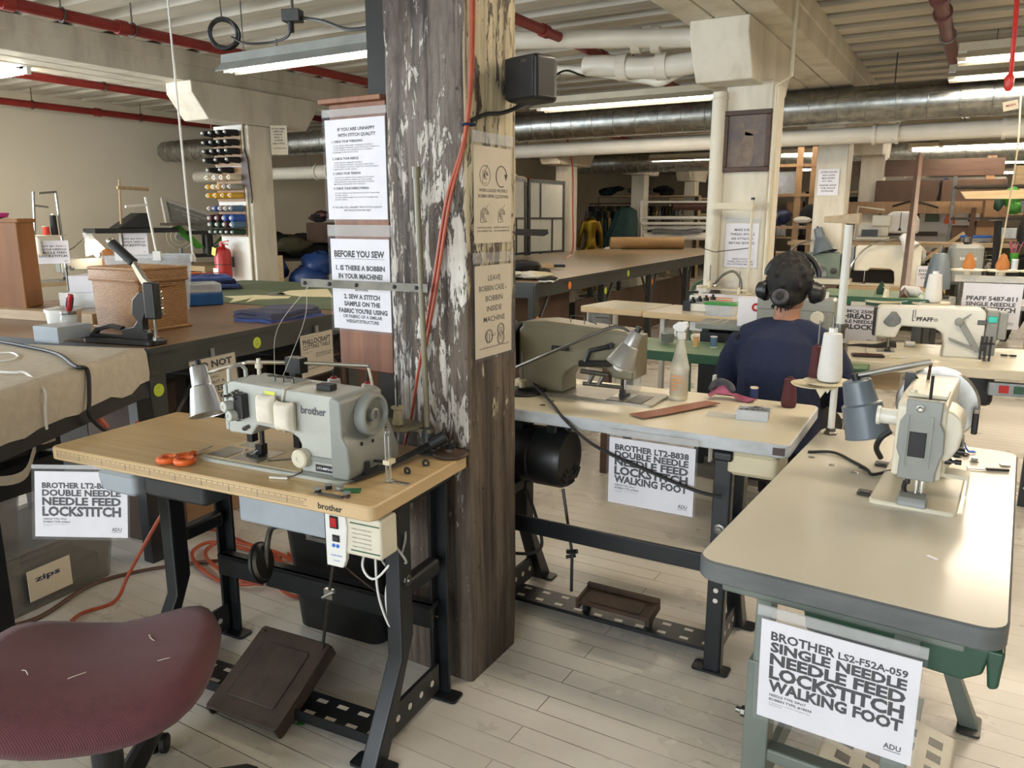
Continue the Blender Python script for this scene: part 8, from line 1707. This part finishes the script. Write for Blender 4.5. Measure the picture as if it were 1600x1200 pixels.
heap('scrap_heap', 'brown and black scrap heap on the long dark work bench', f(.4,-.15,0), (.5,.12,.16), 9, ['tan_leather','dark_plastic','olive_cloth','brown_cast_iron'], 'scraps', 48)
for i in range(3): tag(MB().box(-.02,-.02,0,.02,.02,.62).build('wood_strip', 'pale_wood', loc=f(.25+.12*i,-.25,.02), rot=(0,R(50+10*i),R(6))), ('lowest','middle','upper')[i]+' pale wood strip leaning on the long dark work bench', 'strip', 'pale wood strips')
paper_sign('small white notice on the second column beyond the pole stand', (-1.36, 8.652, 1.80), (0,0,0), .20, .26, [('AFTER HOURS',.1,.86,.06,.8,'l',.02),('NO LOUD',.2,.74,.06,.6,'l',.02),('MACHINES',.18,.63,.06,.62,'l',.02),('AT ALL',.2,.52,.06,.5,'l',.02),('PLEASE LEAVE',.1,.36,.06,.8,'l',.02),('THE SPACE',.15,.25,.06,.7,'l',.02),('AS FOUND',.18,.14,.06,.6,'l',.02)], film=False)
t = thing('rear_storage', 'far row of dark storage shelves at the end of the room', 'shelf', (-6.4,22.0,0))
for x in range(0,9): MB().box(x*1.25-.04,-.3,0,x*1.25+.04,.3,2.1).build('post', 'shelf_dark', t)
for z_ in (.3,.9,1.5,2.05): MB().box(0,-.3,z_,10,.3,z_+.05).build('shelf', 'light_wood', t)
r0 = random.Random(17)
for k in range(26):
    x = .35+.37*k; m = r0.choice(['cardboard','dark_cardboard','white_cloth','grey_cloth','cream_plastic','steel','black_cloth']); z_ = (.95,1.55)[k % 2]; h = r0.uniform(.25,.48)
    tag(MB().box(-.2,-.22,0,.2,.22,h).build('storage_carton', m, loc=(-6.4+x,21.95,z_), bevel=.02), 'carton number %s from the left on the %s far storage shelf' % (['one','two','three','four','five','six','seven','eight','nine','ten','eleven','twelve','thirteen'][k//2], ('third','second highest')[k%2] if 0 else ('lower','upper')[k%2]), 'carton', 'cartons on the far storage shelves')
# dark steel slotted post at the right edge and things under the ivory table
t = thing('slotted_post', 'black perforated steel post at the right edge', 'post', (0.347, 4.583, 0.000)[:2]+(0,)); b = MB().box(-.02,-.02,0,.02,.02,1.0)
for i in range(10): b.cyl((-.001,-.021,.1+.09*i),(-.001,-.0195,.1+.09*i),.006,n=8,m=1)
b.build('post', ['black_enamel','floor'], t)
# cable coil, junction box and cords over the near left lamp
b = MB(); cc = (-3.421, 2.903, 2.369)
for i in range(5): b.ring((0,.006*i,0), .075-.006*(i%3), .006, 26, 6, (PI/2,.1*i,.15*i))
tag(b.build('cable_coil', 'black_rubber', loc=cc, rz=R(25)), 'coiled black cable hanging above the near fluorescent lamp', 'cable coil')
tag(MB().tube([(cc[0],cc[1],cc[2]+.07),(cc[0]-.03,cc[1],2.86)], .004, 5).build('coil_chain', 'dull_steel'), 'thin chain holding the coiled black cable', 'chain')
t = thing('junction_box', 'grey junction box with a plug under the joists left of the pillar', 'junction box', (-2.926, 2.903, 2.389), R(20)); MB().box(-.045,-.03,-.025,.045,.03,.03).build('housing', 'dark_grey_enamel', t, bevel=.004); MB().cyl((-.01,0,-.07),(-.01,0,-.02),.014,n=12).build('plug', 'black_rubber', t); MB().cyl((0,0,.03),(0,0,2.86-((-2.926, 2.903, 2.389))[2]),.008,n=6).build('rod', 'dull_steel', t)
tag(MB().tube(curve([(-2.927, 2.887, 2.329), (-2.979, 2.910, 2.305), (-3.119, 2.946, 2.303), (-3.270, 2.917, 2.307), (-3.380, 2.923, 2.350)], 6), .006, 6).build('supply_wire', 'black_rubber'), 'black cord running from the junction box to the coiled cable', 'wire')
tag(MB().tube(curve([(-2.886, 2.925, 2.383), (-2.722, 2.893, 2.343), (-2.543, 2.864, 2.282), (-2.351, 2.857, 2.275)], 6), .009, 6).build('supply_wire', 'dark_grey_enamel'), 'grey cord running from the junction box to the pillar', 'wire')
tag(MB().tube(curve([(-2.768, 5.263, 2.436), (-2.730, 5.423, 2.508), (-2.682, 5.686, 2.503), (-2.534, 5.912, 2.578), (-2.426, 6.103, 2.617), (-2.320, 6.279, 2.596), (-2.197, 6.353, 2.601), (-2.034, 6.459, 2.641)], 6), .008, 6).build('supply_wire', 'black_rubber'), 'black cable swagged under the joists towards the white column', 'wire')
tag(MB().tube(curve([(-0.729, 6.268, 0.010), (-0.598, 6.118, 0.010), (-0.615, 5.734, 0.010), (-0.487, 5.405, 0.010), (-0.703, 5.948, 0.010)], 6), .007, 6).build('floor_cable', 'dull_steel'), 'tangled grey cable on the floor behind the white pole stand', 'cable')
